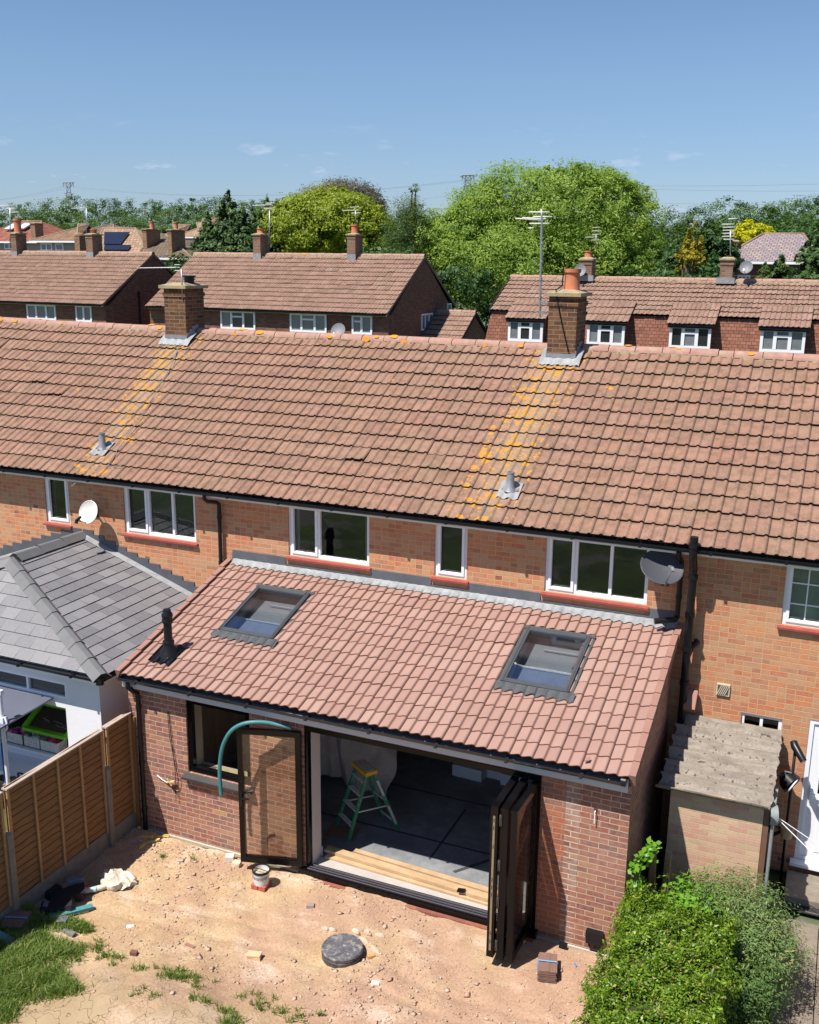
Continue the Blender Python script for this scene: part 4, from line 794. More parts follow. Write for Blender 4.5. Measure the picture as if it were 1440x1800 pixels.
# grass
def grass(name,x,y,h,mat,**tags):
    n=len(x); z=gh(x,y)-.01; a=RNG.random(n)*6.28; w=.003+.004*RNG.random(n); ln=h*(.5+RNG.random(n)); b=RNG.normal(0,.45,(n,2))*ln[:,None]
    d=np.stack([np.cos(a)*w,np.sin(a)*w,np.zeros(n)],1); B=np.stack([x,y,z],1); M_=B+np.stack([b[:,0]*.35,b[:,1]*.35,ln*.6],1); T_=B+np.stack([b[:,0],b[:,1],ln*.95],1)
    V=np.stack([B-d,B+d,M_+d*.8,M_-d*.8,T_+d*.15,T_-d*.15],1).reshape(-1,3); k=6*np.arange(n)[:,None]
    F=np.concatenate([k+np.array([[0,1,2,3]]),k+np.array([[3,2,4,5]])]); u=RNG.random(n)
    return npmesh(name,V,F,mat,None,np.repeat(np.stack([u,u],1),6,0),**tags)
M_grass=leafmat('grass_blades',[(0,(.07,.13,.02)),(.4,(.13,.22,.035)),(.75,(.22,.32,.07)),(1,(.45,.42,.18))],trans=.35)
gx=RNG.uniform(-.12,2.2,150000); gy=RNG.uniform(-4.6,-2.2,150000)
ed=1.35+.25*np.sin(gy*5.1)+.15*np.sin(gy*11+1)-.35*np.clip((gy+2.9)/.6,0,1)*0-(gy+2.45>-.2)*.55
k=(gx<ed+RNG.normal(0,.10,150000))&(gy< -2.30-.10*np.sin(gx*6)+RNG.normal(0,.06,150000)); 
dn=np.sin(gx*7+gy*5)+np.sin(gx*13-gy*9)+RNG.normal(0,.9,150000)>-.9; k&=dn; grass('grass',gx[k],gy[k],.085,M_grass,kind='stuff')
def tuft(cx,cy,r,n,h): return (cx+RNG.normal(0,r,n),cy+RNG.normal(0,r*.6,n),h)
TU=[]
for (u,v,r,n_) in ((165,1668,.10,500),(195,1690,.09,450),(320,1712,.12,700),(345,1722,.08,300),(300,1715,.08,260),(250,1700,.06,160),(430,1740,.10,200),(480,1765,.08,260),(520,1772,.07,200),(550,1790,.06,150),(400,1790,.13,900),(340,1765,.05,120),(455,1760,.05,130),(240,1758,.05,90),(160,1520+40,.02,60),(285,1503,.018,70),(338,1508,.016,60),(350,1740,.04,80),(560,1765,.03,60),(100,1535,.05,130),(270,1770,.05,90)):
    q=at(u,v,2,.03+.12*(v>1690)); nn_=int(n_*.45); cx_,cy_=RNG.normal(0,r*1.1,9),RNG.normal(0,r*.8,9); ii=RNG.integers(0,9,nn_); TU.append((q[0]+cx_[ii]+RNG.normal(0,r*.3,nn_),q[1]+cy_[ii]+RNG.normal(0,r*.25,nn_)))
grass('grass_tufts',np.concatenate([t[0] for t in TU]),np.concatenate([t[1] for t in TU]),.07,M_grass,kind='stuff')
# ------------------------------------------------------------------ fence
def woodmat(name,c1,c2):
    m,nt,b=newmat(name); f=noise(nt,3,5,.7,'World',(1,1,9)); g=noise(nt,40,4,.7,'World',(1,.15,1.5)); q=noise(nt,1.6,4,.6,'World')
    c=mixc(nt,f,c1,c2); c=mixc(nt,ramp(nt,[(.45,0),(.7,.6)],g),c,[x*.45 for x in c1]); c=mixc(nt,ramp(nt,[(.5,0),(.75,.45)],q),c,(.16,.09,.05))
    L(nt,c,b.inputs['Base Color']); b.inputs['Roughness'].default_value=.8; bump(nt,b,g,.4,.004); return m
M_fp=woodmat('fence_panel',(.23,.10,.03),(.31,.155,.052)); M_fb=woodmat('fence_batten',(.40,.22,.09),(.46,.27,.12)); M_conc=plain('grey_concrete_post',(.22,.19,.15),.9,.25,8,bmp=.4)
FN=thing('lap_fence',(-.15,-2.2,0),'tan-brown overlap timber fence with concrete posts beside the slate-roofed extension','fence')
def panel(ya,yb,top,last=False):
    m=MB(); nb=15; z0=.26; h=(top-z0)/nb
    for k in range(nb):
        z=z0+k*h; n=10
        for i in range(n):
            y0_,y1_=ya+(yb-ya)*i/n,ya+(yb-ya)*(i+1)/n; w0=.012*math.sin(y0_*5+k*2.3)+.006*math.sin(y0_*17+k); w1=.012*math.sin(y1_*5+k*2.3)+.006*math.sin(y1_*17+k)
            m.face([(-.124,y0_,z+w0),(-.124,y1_,z+w1),(-.150,y1_,z+h+.03+w1),(-.150,y0_,z+h+.03+w0)]); m.face([(-.150,y0_,z+w0-.004),(-.150,y1_,z+w1-.004),(-.124,y1_,z+w1),(-.124,y0_,z+w0)],1)
            m.face([(-.1235,y0_,z+w0-.001),(-.1235,y1_,z+w1-.001),(-.1235,y1_,z+w1+.010),(-.1235,y0_,z+w0+.010)],1)  # dark strip on each board edge, painted as the overlap shadow
    m.box(-.165,ya,z0,-.152,yb,top); m.build('panel',[M_fp,plain('panel_gap',(.05,.025,.012),.9,.2)],FN)
    m=MB(); L_=yb-ya; k=5 if L_>1.2 else 2
    for i in range(k):
        y=ya+.02+(L_-.04)*i/(k-1); m.box(-.128,y-.019,z0-.02,-.105,y+.019,top-.005)
    m.build('batten',M_fb,FN)
    m=MB(); m.box(-.185,ya-.01,top,-.095,yb+.01,top+.022); m.build('capping',plain('grey_capping',(.40,.32,.26),.8,.15,12),FN)
    m=MB(); m.box(-.175,ya-.03,-.12,-.125,yb+.03,.255); m.build('gravel_board',M_conc,FN)
panel(-.58,-.035,1.85); panel(-2.47,-.66,1.84); panel(-4.45,-2.55,1.84)
for y,t in ((-.62,1.27),(-2.51,1.27),(-4.5,1.27)):
    m=MB(); m.box(-.18,y-.045,-.2,-.075,y+.045,t-.03); m.hexa([(-.18,y-.045,t-.03),(-.075,y-.045,t-.03),(-.075,y+.045,t-.03),(-.18,y+.045,t-.03),(-.15,y-.025,t),(-.105,y-.025,t),(-.105,y+.025,t),(-.15,y+.025,t)]); m.build('concrete_post',M_conc,FN)
m=MB(); m.box(-.17,-.03,.0,-.05,-.004,1.80); m.build('end_post',M_fp,FN)
FN.location.x+=.155
# ------------------------------------------------------------------ slate-roofed neighbour extension
NE=thing('slate_roofed_extension',(-3.1,1.3,0),'white rendered extension with grey slate hipped roof beyond the fence','extension')
cz=2.50; A0=(-.17,-.33,cz); A1=(-.17,D-.01,cz); B0=(-6.03,-.33,cz); B1=(-6.03,D-.01,cz); R0=(-3.12,1.05,3.50); R1=(-3.12,D-.01,3.50)
def sl(P): return [Vector(p) for p in P]
def slope(name,pts,e0,e1,up):
    """slate courses as real overlapping strips clipped to the polygon pts; e0->e1 eave direction, up = slope vector end"""
    import bmesh
    e=(Vector(e1)-Vector(e0)).normalized(); o=Vector(e0); u=Vector(up)-o; u=(u-e*u.dot(e)); Lu=u.length; u.normalize(); n=e.cross(u).normalized()
    if n.z<0: n=-n
    m=MB(); rows=max(4,int(Lu/.205)); g=Lu/rows
    poly=[((Vector(p)-o).dot(e),(Vector(p)-o).dot(u)) for p in pts]
    def span(s):
        xs=[]
        for (a,b),(c,d_) in zip(poly,poly[1:]+poly[:1]):
            if abs(b-d_)>1e-9 and min(b,d_)-1e-6<=s<=max(b,d_)+1e-6: xs.append(a+(c-a)*(s-b)/(d_-b))
        return (min(xs),max(xs)) if len(xs)>1 else None
    for r in range(rows):
        s0,s1=r*g,min((r+1)*g,Lu-1e-4); a=span(s0+1e-4); b=span(s1)
        if not a or not b: continue
        h0,h1=.020,.006; Pt=lambda x,s,h:o+e*x+u*s+n*h
        off=(r%2)*.15+.0; tw=.30; x=math.floor(a[0]/tw)*tw-tw+off
        while x<a[1]:
            xa,xb=x,x+tw; f=lambda xx,lim:min(max(xx,lim[0]),lim[1])
            q=[f(xa,a),f(xb,a),f(xb,b),f(xa,b)]; j=random.uniform(-.002,.002)
            if q[1]-q[0]>.004 or q[2]-q[3]>.004:
                c=random.random(); uv=[(c,r*.1)]*4
                m.face([Pt(q[0]+.003,s0,h0+j),Pt(q[1]-.003,s0,h0+j),Pt(q[2],s1+.01,h1+j*.3),Pt(q[3],s1+.01,h1+j*.3)],0,uv=uv); m.face([Pt(q[0]+.003,s0,h0-.016),Pt(q[1]-.003,s0,h0-.016),Pt(q[1]-.003,s0,h0+j),Pt(q[0]+.003,s0,h0+j)],1)
            x+=tw
    m.face([Vector(p)-n*.005 for p in pts],1); m.build(name,[M_sl2,M_tlip],NE)
M_sl2=None
def mk_sl():
    m,nt,b=newmat('grey_slate'); uv=nt.nodes.new('ShaderNodeUVMap'); s=nt.nodes.new('ShaderNodeSeparateXYZ'); L(nt,uv.outputs[0],s.inputs[0])
    c=ramp(nt,[(0,(.135,.132,.145)),(.5,(.17,.165,.175)),(1,(.21,.205,.215))],s.outputs[0]); c=mixc(nt,ramp(nt,[(.4,0),(.7,.35)],noise(nt,30,4,.7,'World')),c,(.26,.25,.25))
    L(nt,c,b.inputs['Base Color']); b.inputs['Roughness'].default_value=.55; return m
M_sl2=mk_sl()
slope('roof_slope',[A0,A1,R1,R0],A0,A1,R0); slope('roof_slope',[A0,B0,R0],B0,A0,R0); slope('roof_slope',[B0,B1,R1,R0],B0,B1,R0)
def caps(a,b,w=.15,nm='hip_caps'):
    a=Vector(a);b=Vector(b); d=b-a; n=max(2,int(d.length/.42)); m=MB(); dn=d.normalized(); r=dn.cross(Vector((0,0,1))).normalized(); up=r.cross(dn)
    for i in range(n):
        p=a.lerp(b,i/n)-dn*.01; q=a.lerp(b,(i+1)/n)+dn*.025; h0,h1=.075,.06; 
        m.face([p+r*w-up*.03,q+r*w-up*.04,q+r*w*.25+up*h1,p+r*w*.25+up*h0]); m.face([p-r*w-up*.03,p-r*w*.25+up*h0,q-r*w*.25+up*h1,q-r*w-up*.04]); m.face([p-r*w*.25+up*h0,p+r*w*.25+up*h0,q+r*w*.25+up*h1,q-r*w*.25+up*h1])
        m.face([p-r*w-up*.05,p+r*w-up*.05,p+r*w*.25+up*h0,p-r*w*.25+up*h0],1)
    m.build(nm,[plain('slate_cap',(.13,.13,.135),.6,.12,6),M_tlip],NE)
caps(A0,R0); caps(B0,R0); caps(Vector(R0)+Vector((0,.08,.03)),Vector(R1)+Vector((0,0,.03)),nm='ridge_caps')
m=MB(); m.bar(Vector(A1)+Vector((0,-.05,.03)),Vector(R1)+Vector((.05,-.05,.03)),.12,.012,up=(0,-.3,1)); m.bar(Vector(B1)+Vector((0,-.05,.03)),Vector(R1)+Vector((-.05,-.05,.03)),.12,.012,up=(0,-.3,1)); m.build('abutment_strip',M_leadw,NE)
m=MB()
for sg in (1,-1):
    for k in range(12):
        x0_=R1[0]+sg*(.02+k*.237); x1_=x0_+sg*.237; zt=R1[2]+.14-(k+1)*.075+.075*.9
        a,b=min(x0_,x1_),max(x0_,x1_)
        if b>-.2: continue
        m.box(a,D-.014-.0007*k,zt-.27,b,D-.001,zt)
m.build('stepped_flashing',M_leadd,NE)
m=MB(); m.box(-5.95,-.30,cz-.16,-.26,-.275,cz-.02); m.box(-.285,-.275,cz-.16,-.26,D-.01,cz-.02); m.build('fascia',M_white,NE)
gutter(NE,-6.0,-.2,-.36,cz-.03,r=.05)
m=MB(); m.tube([(-.20,-.36,cz-.05),(-.20,D-.05,cz-.05)],.045,10); m.cyl((-.2,-.36,cz-.1),(-.2,-.36,cz+.0),.06); m.build('side_gutter',M_blk,NE)
m=MB(); wall(m,-5.9,-.47,-.08,.15,-.1,cz-.12,[(-2.95,-1.10,1.86,2.14),(-2.95,-1.14,.95,1.72)]); m.box(-.70,.15,-.1,-.47,D-.01,cz-.12); m.build('wall',M_white2,NE)
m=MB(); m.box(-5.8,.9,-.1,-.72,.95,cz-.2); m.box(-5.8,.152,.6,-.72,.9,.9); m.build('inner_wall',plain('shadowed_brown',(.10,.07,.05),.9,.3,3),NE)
window(NE,-2.95,-1.10,1.86,2.14,-.07,mull=(.58,),sill=False,fw=.04)
m=MB(); m.box(-2.95,-.20,.90,-1.10,-.081,.935); m.box(-3.6,-.62,.70,-.95,-.081,.74); m.build('window_ledge',M_white,NE)
m=MB(); m.hexa([(-3.6,-1.35,1.80),(-1.36,-1.35,1.80),(-1.36,-.09,1.84),(-3.6,-.09,1.84),(-3.6,-1.35,1.825),(-1.36,-1.35,1.825),(-1.36,-.09,1.865),(-3.6,-.09,1.865)]); m.build('open_sash',plain('sky_tinted_sash',(.12,.13,.17),.25,.05,3),NE)  # open window sash, its blue-grey colour stands in for reflected sky
# things on the ledge
def on(u,v,y): return at(u,v,1,y)
m=MB(); z=1.22
c=Vector((-1.65,.18,1.30)); 
for a,b in (((-.42,-.20),(.42,-.20)),((.42,-.20),(.42,.24)),((.42,.24),(-.42,.24)),((-.42,.24),(-.42,-.20))): m.bar(c+Vector((a[0],a[1],a[1]*.55)),c+Vector((b[0],b[1],b[1]*.55)),.09,.05)
m.hexa([c+Vector(p) for p in ((-.42,-.2,-.14),(.42,-.2,-.14),(.42,.24,.1),(-.42,.24,.1),(-.42,-.2,-.12),(.42,-.2,-.12),(.42,.24,.12),(-.42,.24,.12))],1)
for k in range(26): 
    p=c+Vector((random.uniform(-.2,.3),random.uniform(-.1,.15),-.03)); m.bar(p,p+Vector((random.uniform(-.15,.15),random.uniform(-.1,.1),random.uniform(0,.08))),.012,.006,2)
m.build('green_tray',[plain('lime_green_plastic',(.16,.52,.02),.5,.15,8),plain('dark_brown',(.05,.035,.02),.8,.2),M_grey],None,**T('lime green framed tray full of grey bits inside the white-walled extension window','tray'))
def basket(u,v,lab,fill,col,w=.34,y=-.03):
    q=on(u,v,y); t=thing('storage_basket',(q[0],y,.94),lab,'basket','baskets on the window ledge'); m=MB(); x=q[0]; z=.94; h=.17
    for a,b,c_,d_ in ((x-w/2,y-.10,x+w/2,y-.092),(x-w/2,y+.10,x+w/2,y+.108),(x-w/2,y-.092,x-w/2+.008,y+.10),(x+w/2-.008,y-.092,x+w/2,y+.10)): m.box(a,b,z,c_,d_,z+h)
    m.box(x-w/2,y-.1,z,x+w/2,y+.1,z+.01); m.build('basket_body',plain('white_wicker',(.62,.60,.58),.8,.2,30,dirt=((.15,.14,.13),.8,26)),t)
    m=MB()
    for k in range(16):
        p=Vector((x+random.uniform(-.36,.36)*w,y+random.uniform(-.07,.07),z+h*.7+random.uniform(0,.06))); r=random.uniform(.03,.055)
        m.lathe(p-Vector((0,0,r)),[(0,0),(r*.8,r*.4),(r,r),(r*.7,r*1.6),(0,r*1.9)],8,random.randrange(len(col)))
    m.build('basket_contents',[plain('%s_%d'%(fill,i),c_,.7,.2,20) for i,c_ in enumerate(col)],t)
basket(35,1283,'white basket with bright pink contents at the left of the ledge','pink_cloth',[(.62,.03,.25),(.5,.05,.3),(.3,.25,.25)])
basket(62,1293,'white basket with tan and pale blue contents in the middle of the ledge','tan_cloth',[(.45,.25,.08),(.55,.50,.42),(.2,.42,.5)])
basket(94,1302,'white basket with crimson contents at the right of the ledge','crimson_cloth',[(.70,.01,.10),(.55,.01,.08),(.35,.28,.36)])
# white post with bracket
q=on(15,1380,-1.0); px=q[0]; m=MB(); ztop=on(14,1222,-1.0)[2]; m.tube([(px,-1.0,0),(px,-1.0,ztop)],.03,12); m.box(px-.09,-1.03,ztop-.01,px+.045,-.97,ztop+.05); m.obox((px-.0,-1.0,ztop-.42),(.06,0,0),(0,.05,0),(0,0,.06)); m.tube([(px+.05,-1.0,ztop-.36),(px+.10,-1.02,ztop-.42),(px+.10,-1.02,ztop-.52),(px+.05,-1.0,ztop-.57)],.016,8); m.tube([(px-.05,-1.0,ztop-.40),(px-.14,-1.0,ztop-.33),(px-.25,-1.0,ztop-.28)],.02,8)
m.build('washing_line_post',plain('white_post_paint',(.70,.71,.76),.35,.05,4),None,**T('white post with a clamp bracket standing just beyond the fence','post'))
q=on(9,1330,-.8); m=MB(); m.tube([(q[0],-.8,.3),(q[0]-.02,-.8,1.35)],[.04,.035],8); m.build('rolled_parasol',plain('blue_fabric',(.01,.09,.38),.8,.1,6),None,**T('rolled blue fabric standing beside the white post','parasol'))
q=on(36,1368,-.7); m=MB(); m.obox((q[0],-.7,q[2]-.25),(.2,.04,0),(-.03,.15,0),(0,0,.2)); m.build('brown_box',plain('worn_cardboard',(.24,.15,.11),.8,.2,10),None,**T('brown box behind the fence below the white ledge','box'))
m=MB(); m.tube([(q[0]-.05,-.7,q[2]-.06),(q[0]-.03,-.7,q[2]+.08),(q[0]+.05,-.7,q[2]+.09),(q[0]+.1,-.7,q[2]-.06)],.016,8); m.obox((q[0]-.3,-.75,q[2]-.2),(.12,0,0),(0,.1,0),(0,0,.15)); m.build('dark_bag',plain('black_bag',(.02,.015,.02),.6,.3,8),None,**T('black bag with a looped handle by the brown box behind the fence','bag'))
# ------------------------------------------------------------------ satellite dishes on the wall
def dish(name,label,c,nrm,r,wallp,col,arm_dir=(0,-.35,-.9),k=.13,elr=1.1):
    t=thing(name,tuple(wallp),label,'satellite dish'); c=Vector(c); n=Vector(nrm).normalized(); a=n.cross(Vector((0,0,1))).normalized(); b=a.cross(n); m=MB(); R_=8; K=32
    P=lambda rr,th:c+(a*math.cos(th)+b*math.sin(th)*elr)*rr*r+n*(rr*rr-1)*k
    for i in range(R_):
        for j in range(K):
            t0,t1=6.2832*j/K,6.2832*(j+1)/K; r0,r1=i/R_,(i+1)/R_; q=[P(r0,t0),P(r1,t0),P(r1,t1),P(r0,t1)]
            if i==0: q=q[1:] 
            m.face(q,sm=True); m.face([x-n*.012 for x in q[::-1]],sm=True)
    m.tube([P(1,6.2832*j/24)-n*.006 for j in range(25)],.009,6,caps=False)
    d=m.build('reflector',col,t); bt=c-b*r*elr*.95; ln=c+n*r*1.15-b*r*.9
    m=MB(); m.tube([bt-n*k,ln],.011,8); m.build('feed_arm',M_grey,t); m=MB(); m.tube([ln-b*.01,ln+b*.01+(c-ln).normalized()*.10],[.03,.022],10); m.obox(ln-b*.03,a*.02,b*.03,n*.02); m.build('receiver',M_blk if 'white' in label else M_grey,t)
    w=Vector(wallp); m=MB(); bk=c-n*(k+.03); m.obox(bk,a*.05,b*.06,n*.03); m.tube([bk,Vector((bk.x,bk.y*.5+w.y*.5,bk.z-.04)),w+Vector((0,-.02,0))],.018,8); m.obox(w+Vector((0,-.012,0)),(.05,0,0),(0,.012,0),(0,0,.09)); m.build('wall_bracket',M_blk,t); return t
dish('satellite_dish','white satellite dish mounted between the two windows of the left house',tuple(at(155,900,1,2.47)),(-.05,-.93,.36),.20,(-2.78,D,3.98),plain('dish_white',(.66,.64,.60),.45,.05,3),elr=1.0,k=.06)
m=MB(); m.tube([(-2.72,2.60,4.25),(-2.66,2.60,4.15),(-2.66,2.60,3.9),(-2.74,2.6,3.82),(-2.80,2.55,3.84)],.006,6); m.build('coiled_cable',M_white,LH)
dish('satellite_dish','large grey mesh satellite dish, coloured dark for eave shade, beside the right window of the middle house',tuple(at(1164,996,1,2.46)),(.30,-.60,.90),.29,(7.2,D,4.1),plain('dish_grey_shaded',(.06,.063,.075),.5,.1,90),elr=1.0,k=.05)  # reflector colour darkened to stand in for the eave's shadow
q=at(128,853,1,D-.15); m=MB(); m.tube([(q[0]-.08,D,q[2]-.04),(q[0]+.02,D-.2,q[2]+.0),(q[0]+.16,D-.25,q[2]+.08)],.012,6); m.build('wall_bracket',M_white,LH)
# ------------------------------------------------------------------ brick outhouse with corrugated roof
SH=thing('outhouse',(8.25,1.9,0),'small brick outhouse with a corrugated cement sheet roof right of the extension','outhouse')
m=MB(); m.box(7.72,1.09,-.1,8.86,1.2,1.86); m.box(7.72,1.2,-.1,7.83,D-.003,1.9); m.box(8.75,1.2,-.1,8.86,2.1,1.9); m.build('wall',M_shedb,SH)
m=MB(); z0,z1=1.88,2.17; ya,yb=.93,D-.03; n=72; xa,xb=7.56,8.93
def zz(y): return z0+(z1-z0)*(y-ya)/(yb-ya)+.058*math.cos((y-ya)/(yb-ya)*6.28*6.4)
nxs=14
for i in range(n):
    y0_,y1_=ya+(yb-ya)*i/n,ya+(yb-ya)*(i+1)/n
    for j in range(nxs):
        u,v=xa+(xb-xa)*j/nxs,xa+(xb-xa)*(j+1)/nxs; jj=lambda x,y:.004*math.sin(x*9+y*5); ex=lambda x,y: x+(.02*math.sin(y*23)+.012*math.sin(y*61) if x in (xa,xb) else 0)
        m.face([(ex(u,y0_),y0_,zz(y0_)+jj(u,y0_)),(ex(v,y0_),y0_,zz(y0_)+jj(v,y0_)),(ex(v,y1_),y1_,zz(y1_)+jj(v,y1_)),(ex(u,y1_),y1_,zz(y1_)+jj(u,y1_))],sm=True)
        m.face([(ex(u,y0_),y0_,zz(y0_)-.012+jj(u,y0_)),(ex(u,y1_),y1_,zz(y1_)-.012+jj(u,y1_)),(ex(v,y1_),y1_,zz(y1_)-.012+jj(v,y1_)),(ex(v,y0_),y0_,zz(y0_)-.012+jj(v,y0_))],sm=True)
    for x in (xa,xb): m.face([(ex(x,y0_),y0_,zz(y0_)-.012),(ex(x,y1_),y1_,zz(y1_)-.012),(ex(x,y1_),y1_,zz(y1_)+.001),(ex(x,y0_),y0_,zz(y0_)+.001)])
m.face([(xa,ya,zz(ya)-.014),(xb,ya,zz(ya)-.014),(xb,ya,zz(ya)),(xa,ya,zz(ya))])
def corrmat():
    mm,nt,b=newmat('corrugated_cement'); f=noise(nt,5,7,.75,'World',(.6,2,1)); h=noise(nt,26,5,.7,'World'); g=nt.nodes.new('ShaderNodeNewGeometry'); s=nt.nodes.new('ShaderNodeSeparateXYZ'); L(nt,g.outputs['Position'],s.inputs[0])
    c=ramp(nt,[(.3,(.14,.118,.095)),(.5,(.215,.185,.15)),(.7,(.30,.265,.22))],f)
    ph=mth(nt,'COSINE',mth(nt,'MULTIPLY',mth(nt,'SUBTRACT',s.outputs[1],ya),6.28*6.4/(yb-ya))); edge=ramp(nt,[(.15,0),(.38,1),(.62,0)],mth(nt,'ADD',mth(nt,'MULTIPLY',ph,.5),.5))
    c=mixc(nt,mth(nt,'MULTIPLY',edge,ramp(nt,[(.42,0),(.6,.6)],h)),c,(.38,.335,.30)); c=mixc(nt,ramp(nt,[(.62,0),(.66,.9)],mth(nt,'ADD',noise(nt,17,4,.6,'World'),mth(nt,'MULTIPLY',edge,.045))),c,(.06,.035,.035))
    c=mixc(nt,ramp(nt,[(.66,0),(.72,.6)],noise(nt,13,3,.6,'World')),c,(.30,.20,.07))
    L(nt,c,b.inputs['Base Color']); b.inputs['Roughness'].default_value=.95; bump(nt,b,h,.5,.01); return mm
m.build('roof',corrmat(),SH)
m=MB(); m.box(8.862,1.10,0,8.93,1.17,1.86); m.build('door_post',plain('brown_timber',(.16,.08,.05),.8,.2,10),SH)
m=MB(); m.box(8.955,1.12,.02,8.985,1.75,1.80); m.build('door',plain('grey_green_paint',(.22,.26,.27),.6,.15,5),SH)
m=MB(); m.bar((7.70,2.5,2.32),(7.70,2.72,2.52),.16,.10); m.build('corner_tile',M_verge,SH)
# hose reel, lamp, pole
t=thing('line_reel',(9.02,1.35,1.3),'grey-green round washing line reel at the corner of the outhouse','line reel')
q=at(1360,1432,1,1.2); c=Vector([float(x) for x in q]); m=MB(); m.tube([c-Vector((.05,.02,0)),c+Vector((.04,.0,0))],.125,24); m.build('reel',plain('grey_green_plastic',(.22,.25,.24),.5,.1),t)
m=MB(); m.tube([c+Vector((.06,0,-.05)),(9.6,1.0,1.30),(11.5,.3,1.5)],.006,5); m.build('line',M_white,t); m=MB(); m.tube([c+Vector((.06,0,-.03)),(9.7,1.3,1.28),(11.5,1.2,1.5)],.006,5); m.build('line',M_white,t)
t=thing('lamp_pole',(9.13,2.45,0),'black pole with a small spotlight head beside the white back door','lamp post')
m=MB(); m.tube([(9.13,2.45,0),(9.13,2.45,2.12)],.02,8); m.build('pole',M_blk,t); m=MB(); m.tube([(9.10,2.45,2.15),(9.12,2.40,2.12),(9.25,2.28,1.98)],[.05,.055,.045],12); m.build('lamp_head',M_blk,t)
m=MB(); m.tube([(9.13,2.45,1.62),(9.02,2.42,1.65),(8.9,2.5,1.60)],.012,6); m.tube([(9.11,2.44,1.70),(9.03,2.40,1.73),(9.06,2.42,1.60)],.016,6); m.build('bracket',M_grey,t)
q=at(1388,1375,1,2.45); c=Vector([float(x) for x in q]); t=thing('flood_lamp',tuple(c),'black hooded flood lamp with pale glass on the wall by the pole','lamp'); m=MB(); m.tube([c+Vector((-.10,.12,.02)),c+Vector((-.03,.02,.02)),c+Vector((.04,-.02,-.02))],[.05,.13,.15],14); m.build('housing',M_blk,t); m=MB(); m.cyl(c+Vector((.041,-.021,-.02)),c+Vector((.055,-.025,-.027)),.12,n=14); m.build('lens',plain('lens_white',(.7,.72,.74),.2,.05),t)
q=at(1383,1460,1,2.3); m=MB(); m.tube([(q[0],2.3,q[2]-.1),(q[0],2.3,q[2]+.05)],[.07,.09],12); m.build('hanging_pot',plain('tan_pot',(.36,.28,.15),.8,.2),None,**T('small tan bucket hanging in shade under the flood lamp','bucket'))
m=MB(); m.tube([(q[0]-.25,2.3,q[2]),(q[0]-.15,2.3,q[2]+.06),(q[0]-.06,2.3,q[2]-.02),(q[0]-.16,2.3,q[2]-.1),(q[0]-.25,2.3,q[2]-.02)],.03,8); m.build('coiled_rope',M_blk,None,**T('dark coiled cable hanging in shade beside the small tan bucket','cable'))
# door mat with pale marks
q=at(1350,1545,2,.02); m=MB(); X0,Y0=8.98,1.85; m.box(X0,Y0,.014,X0+.75,Y0+.45,.03,0)
for a,b,w,h in ((.06,.30,.0,0),): pass
for k,x in enumerate((.30,.36,.56,.63)): m.box(X0+x,Y0+.14,.0302,X0+x+.02,Y0+.30,.032,1)
m.lathe((X0+.47,Y0+.20,.0302),[(.055,0),(.055,.0016),(0,.0018)],14,1); m.box(X0+.10,Y0+.14,.0302,X0+.12,Y0+.3,.032,1); m.box(X0+.02,Y0+.02,.0303,X0+.73,Y0+.03,.032,1)
m.build('door_mat',[plain('charcoal_mat',(.03,.028,.03),.95,.2,20),plain('mat_marks',(.20,.19,.19),.9,.1)],None,**T('charcoal door mat with pale marks on the ground below the white back door','door mat'))
m=MB(); m.box(9.2,2.0,.0,10.5,D-.12,.12); m.build('door_step',M_conc,None,**T('concrete step under the white back door','step'))
# old boundary posts in the gap
M_old=woodmat('old_wood',(.20,.13,.08),(.30,.21,.13))
for (x,y,h,r,lab) in ((7.66,.60,1.28,-.03,'leaning old timber post in the gap by the outhouse, left of the pair'),(7.80,.62,1.24,.02,'old split timber post against the outhouse wall, right of the pair')):
    m=MB(); m.hexa([(x-.05,y-.03,0),(x+.05,y-.03,0),(x+.05,y+.03,0),(x-.05,y+.03,0),(x-.045+r,y-.02,h),(x+.02+r,y-.03,h-.08),(x+.03+r,y+.03,h),(x-.04+r,y+.03,h+.05)]); m.bar((x-.02,y-.04,.2),(x+r,y-.035,h-.2),.03,.02); m.build('old_post',M_old,None,**T(lab,'post'))
m=MB(); m.hexa([(7.50,.18,0),(7.66,.16,0),(7.68,.22,0),(7.52,.24,0),(7.52,.20,.70),(7.64,.18,.72),(7.66,.24,.70),(7.53,.26,.68)]); m.build('old_board',M_old,None,**T('short pale weathered board standing behind the hedge next to the extension corner','board'))
# ------------------------------------------------------------------ hedge
M_hedge=leafmat('hedge_leaf',[(0,(.04,.095,.008)),(.3,(.09,.18,.012)),(.65,(.17,.28,.018)),(.9,(.27,.37,.04)),(.96,(.36,.34,.10)),(1,(.22,.13,.05))],trans=.35,rough=.38)
M_core=plain('hedge_inner_twigs',(.035,.04,.012),.95,.3,9)
HG=thing('hedge',(8.1,-2.0,0),'bright green clipped privet hedge in front of the outhouse','hedge')
xa,xb,ya,yb,zt=7.50,8.76,-4.6,-.42,1.24
n=72000; fsel=RNG.random(n); x=RNG.uniform(xa,xb,n); y=RNG.uniform(ya,yb,n); z=RNG.uniform(.0,zt,n); N_=np.zeros((n,3))
lump=lambda a,b:.07*np.sin(a*6.1+b*3)+.06*np.sin(a*11-b*8)+.045*np.sin(a*3-b*17)
top=fsel<.50; le=(fsel>=.50)&(fsel<.70); ri=(fsel>=.70)&(fsel<.86); bk=(fsel>=.86)
ed=np.minimum(np.minimum(x-xa,xb-x),np.minimum(yb-y,1))/.22; rnd_=np.where(ed<1,(1-np.clip(ed,0,1))**2*.17,0)
z=np.where(top,zt+lump(x,y)-rnd_-np.abs(RNG.normal(0,.05,n)),z); N_[top]=(0,0,1)
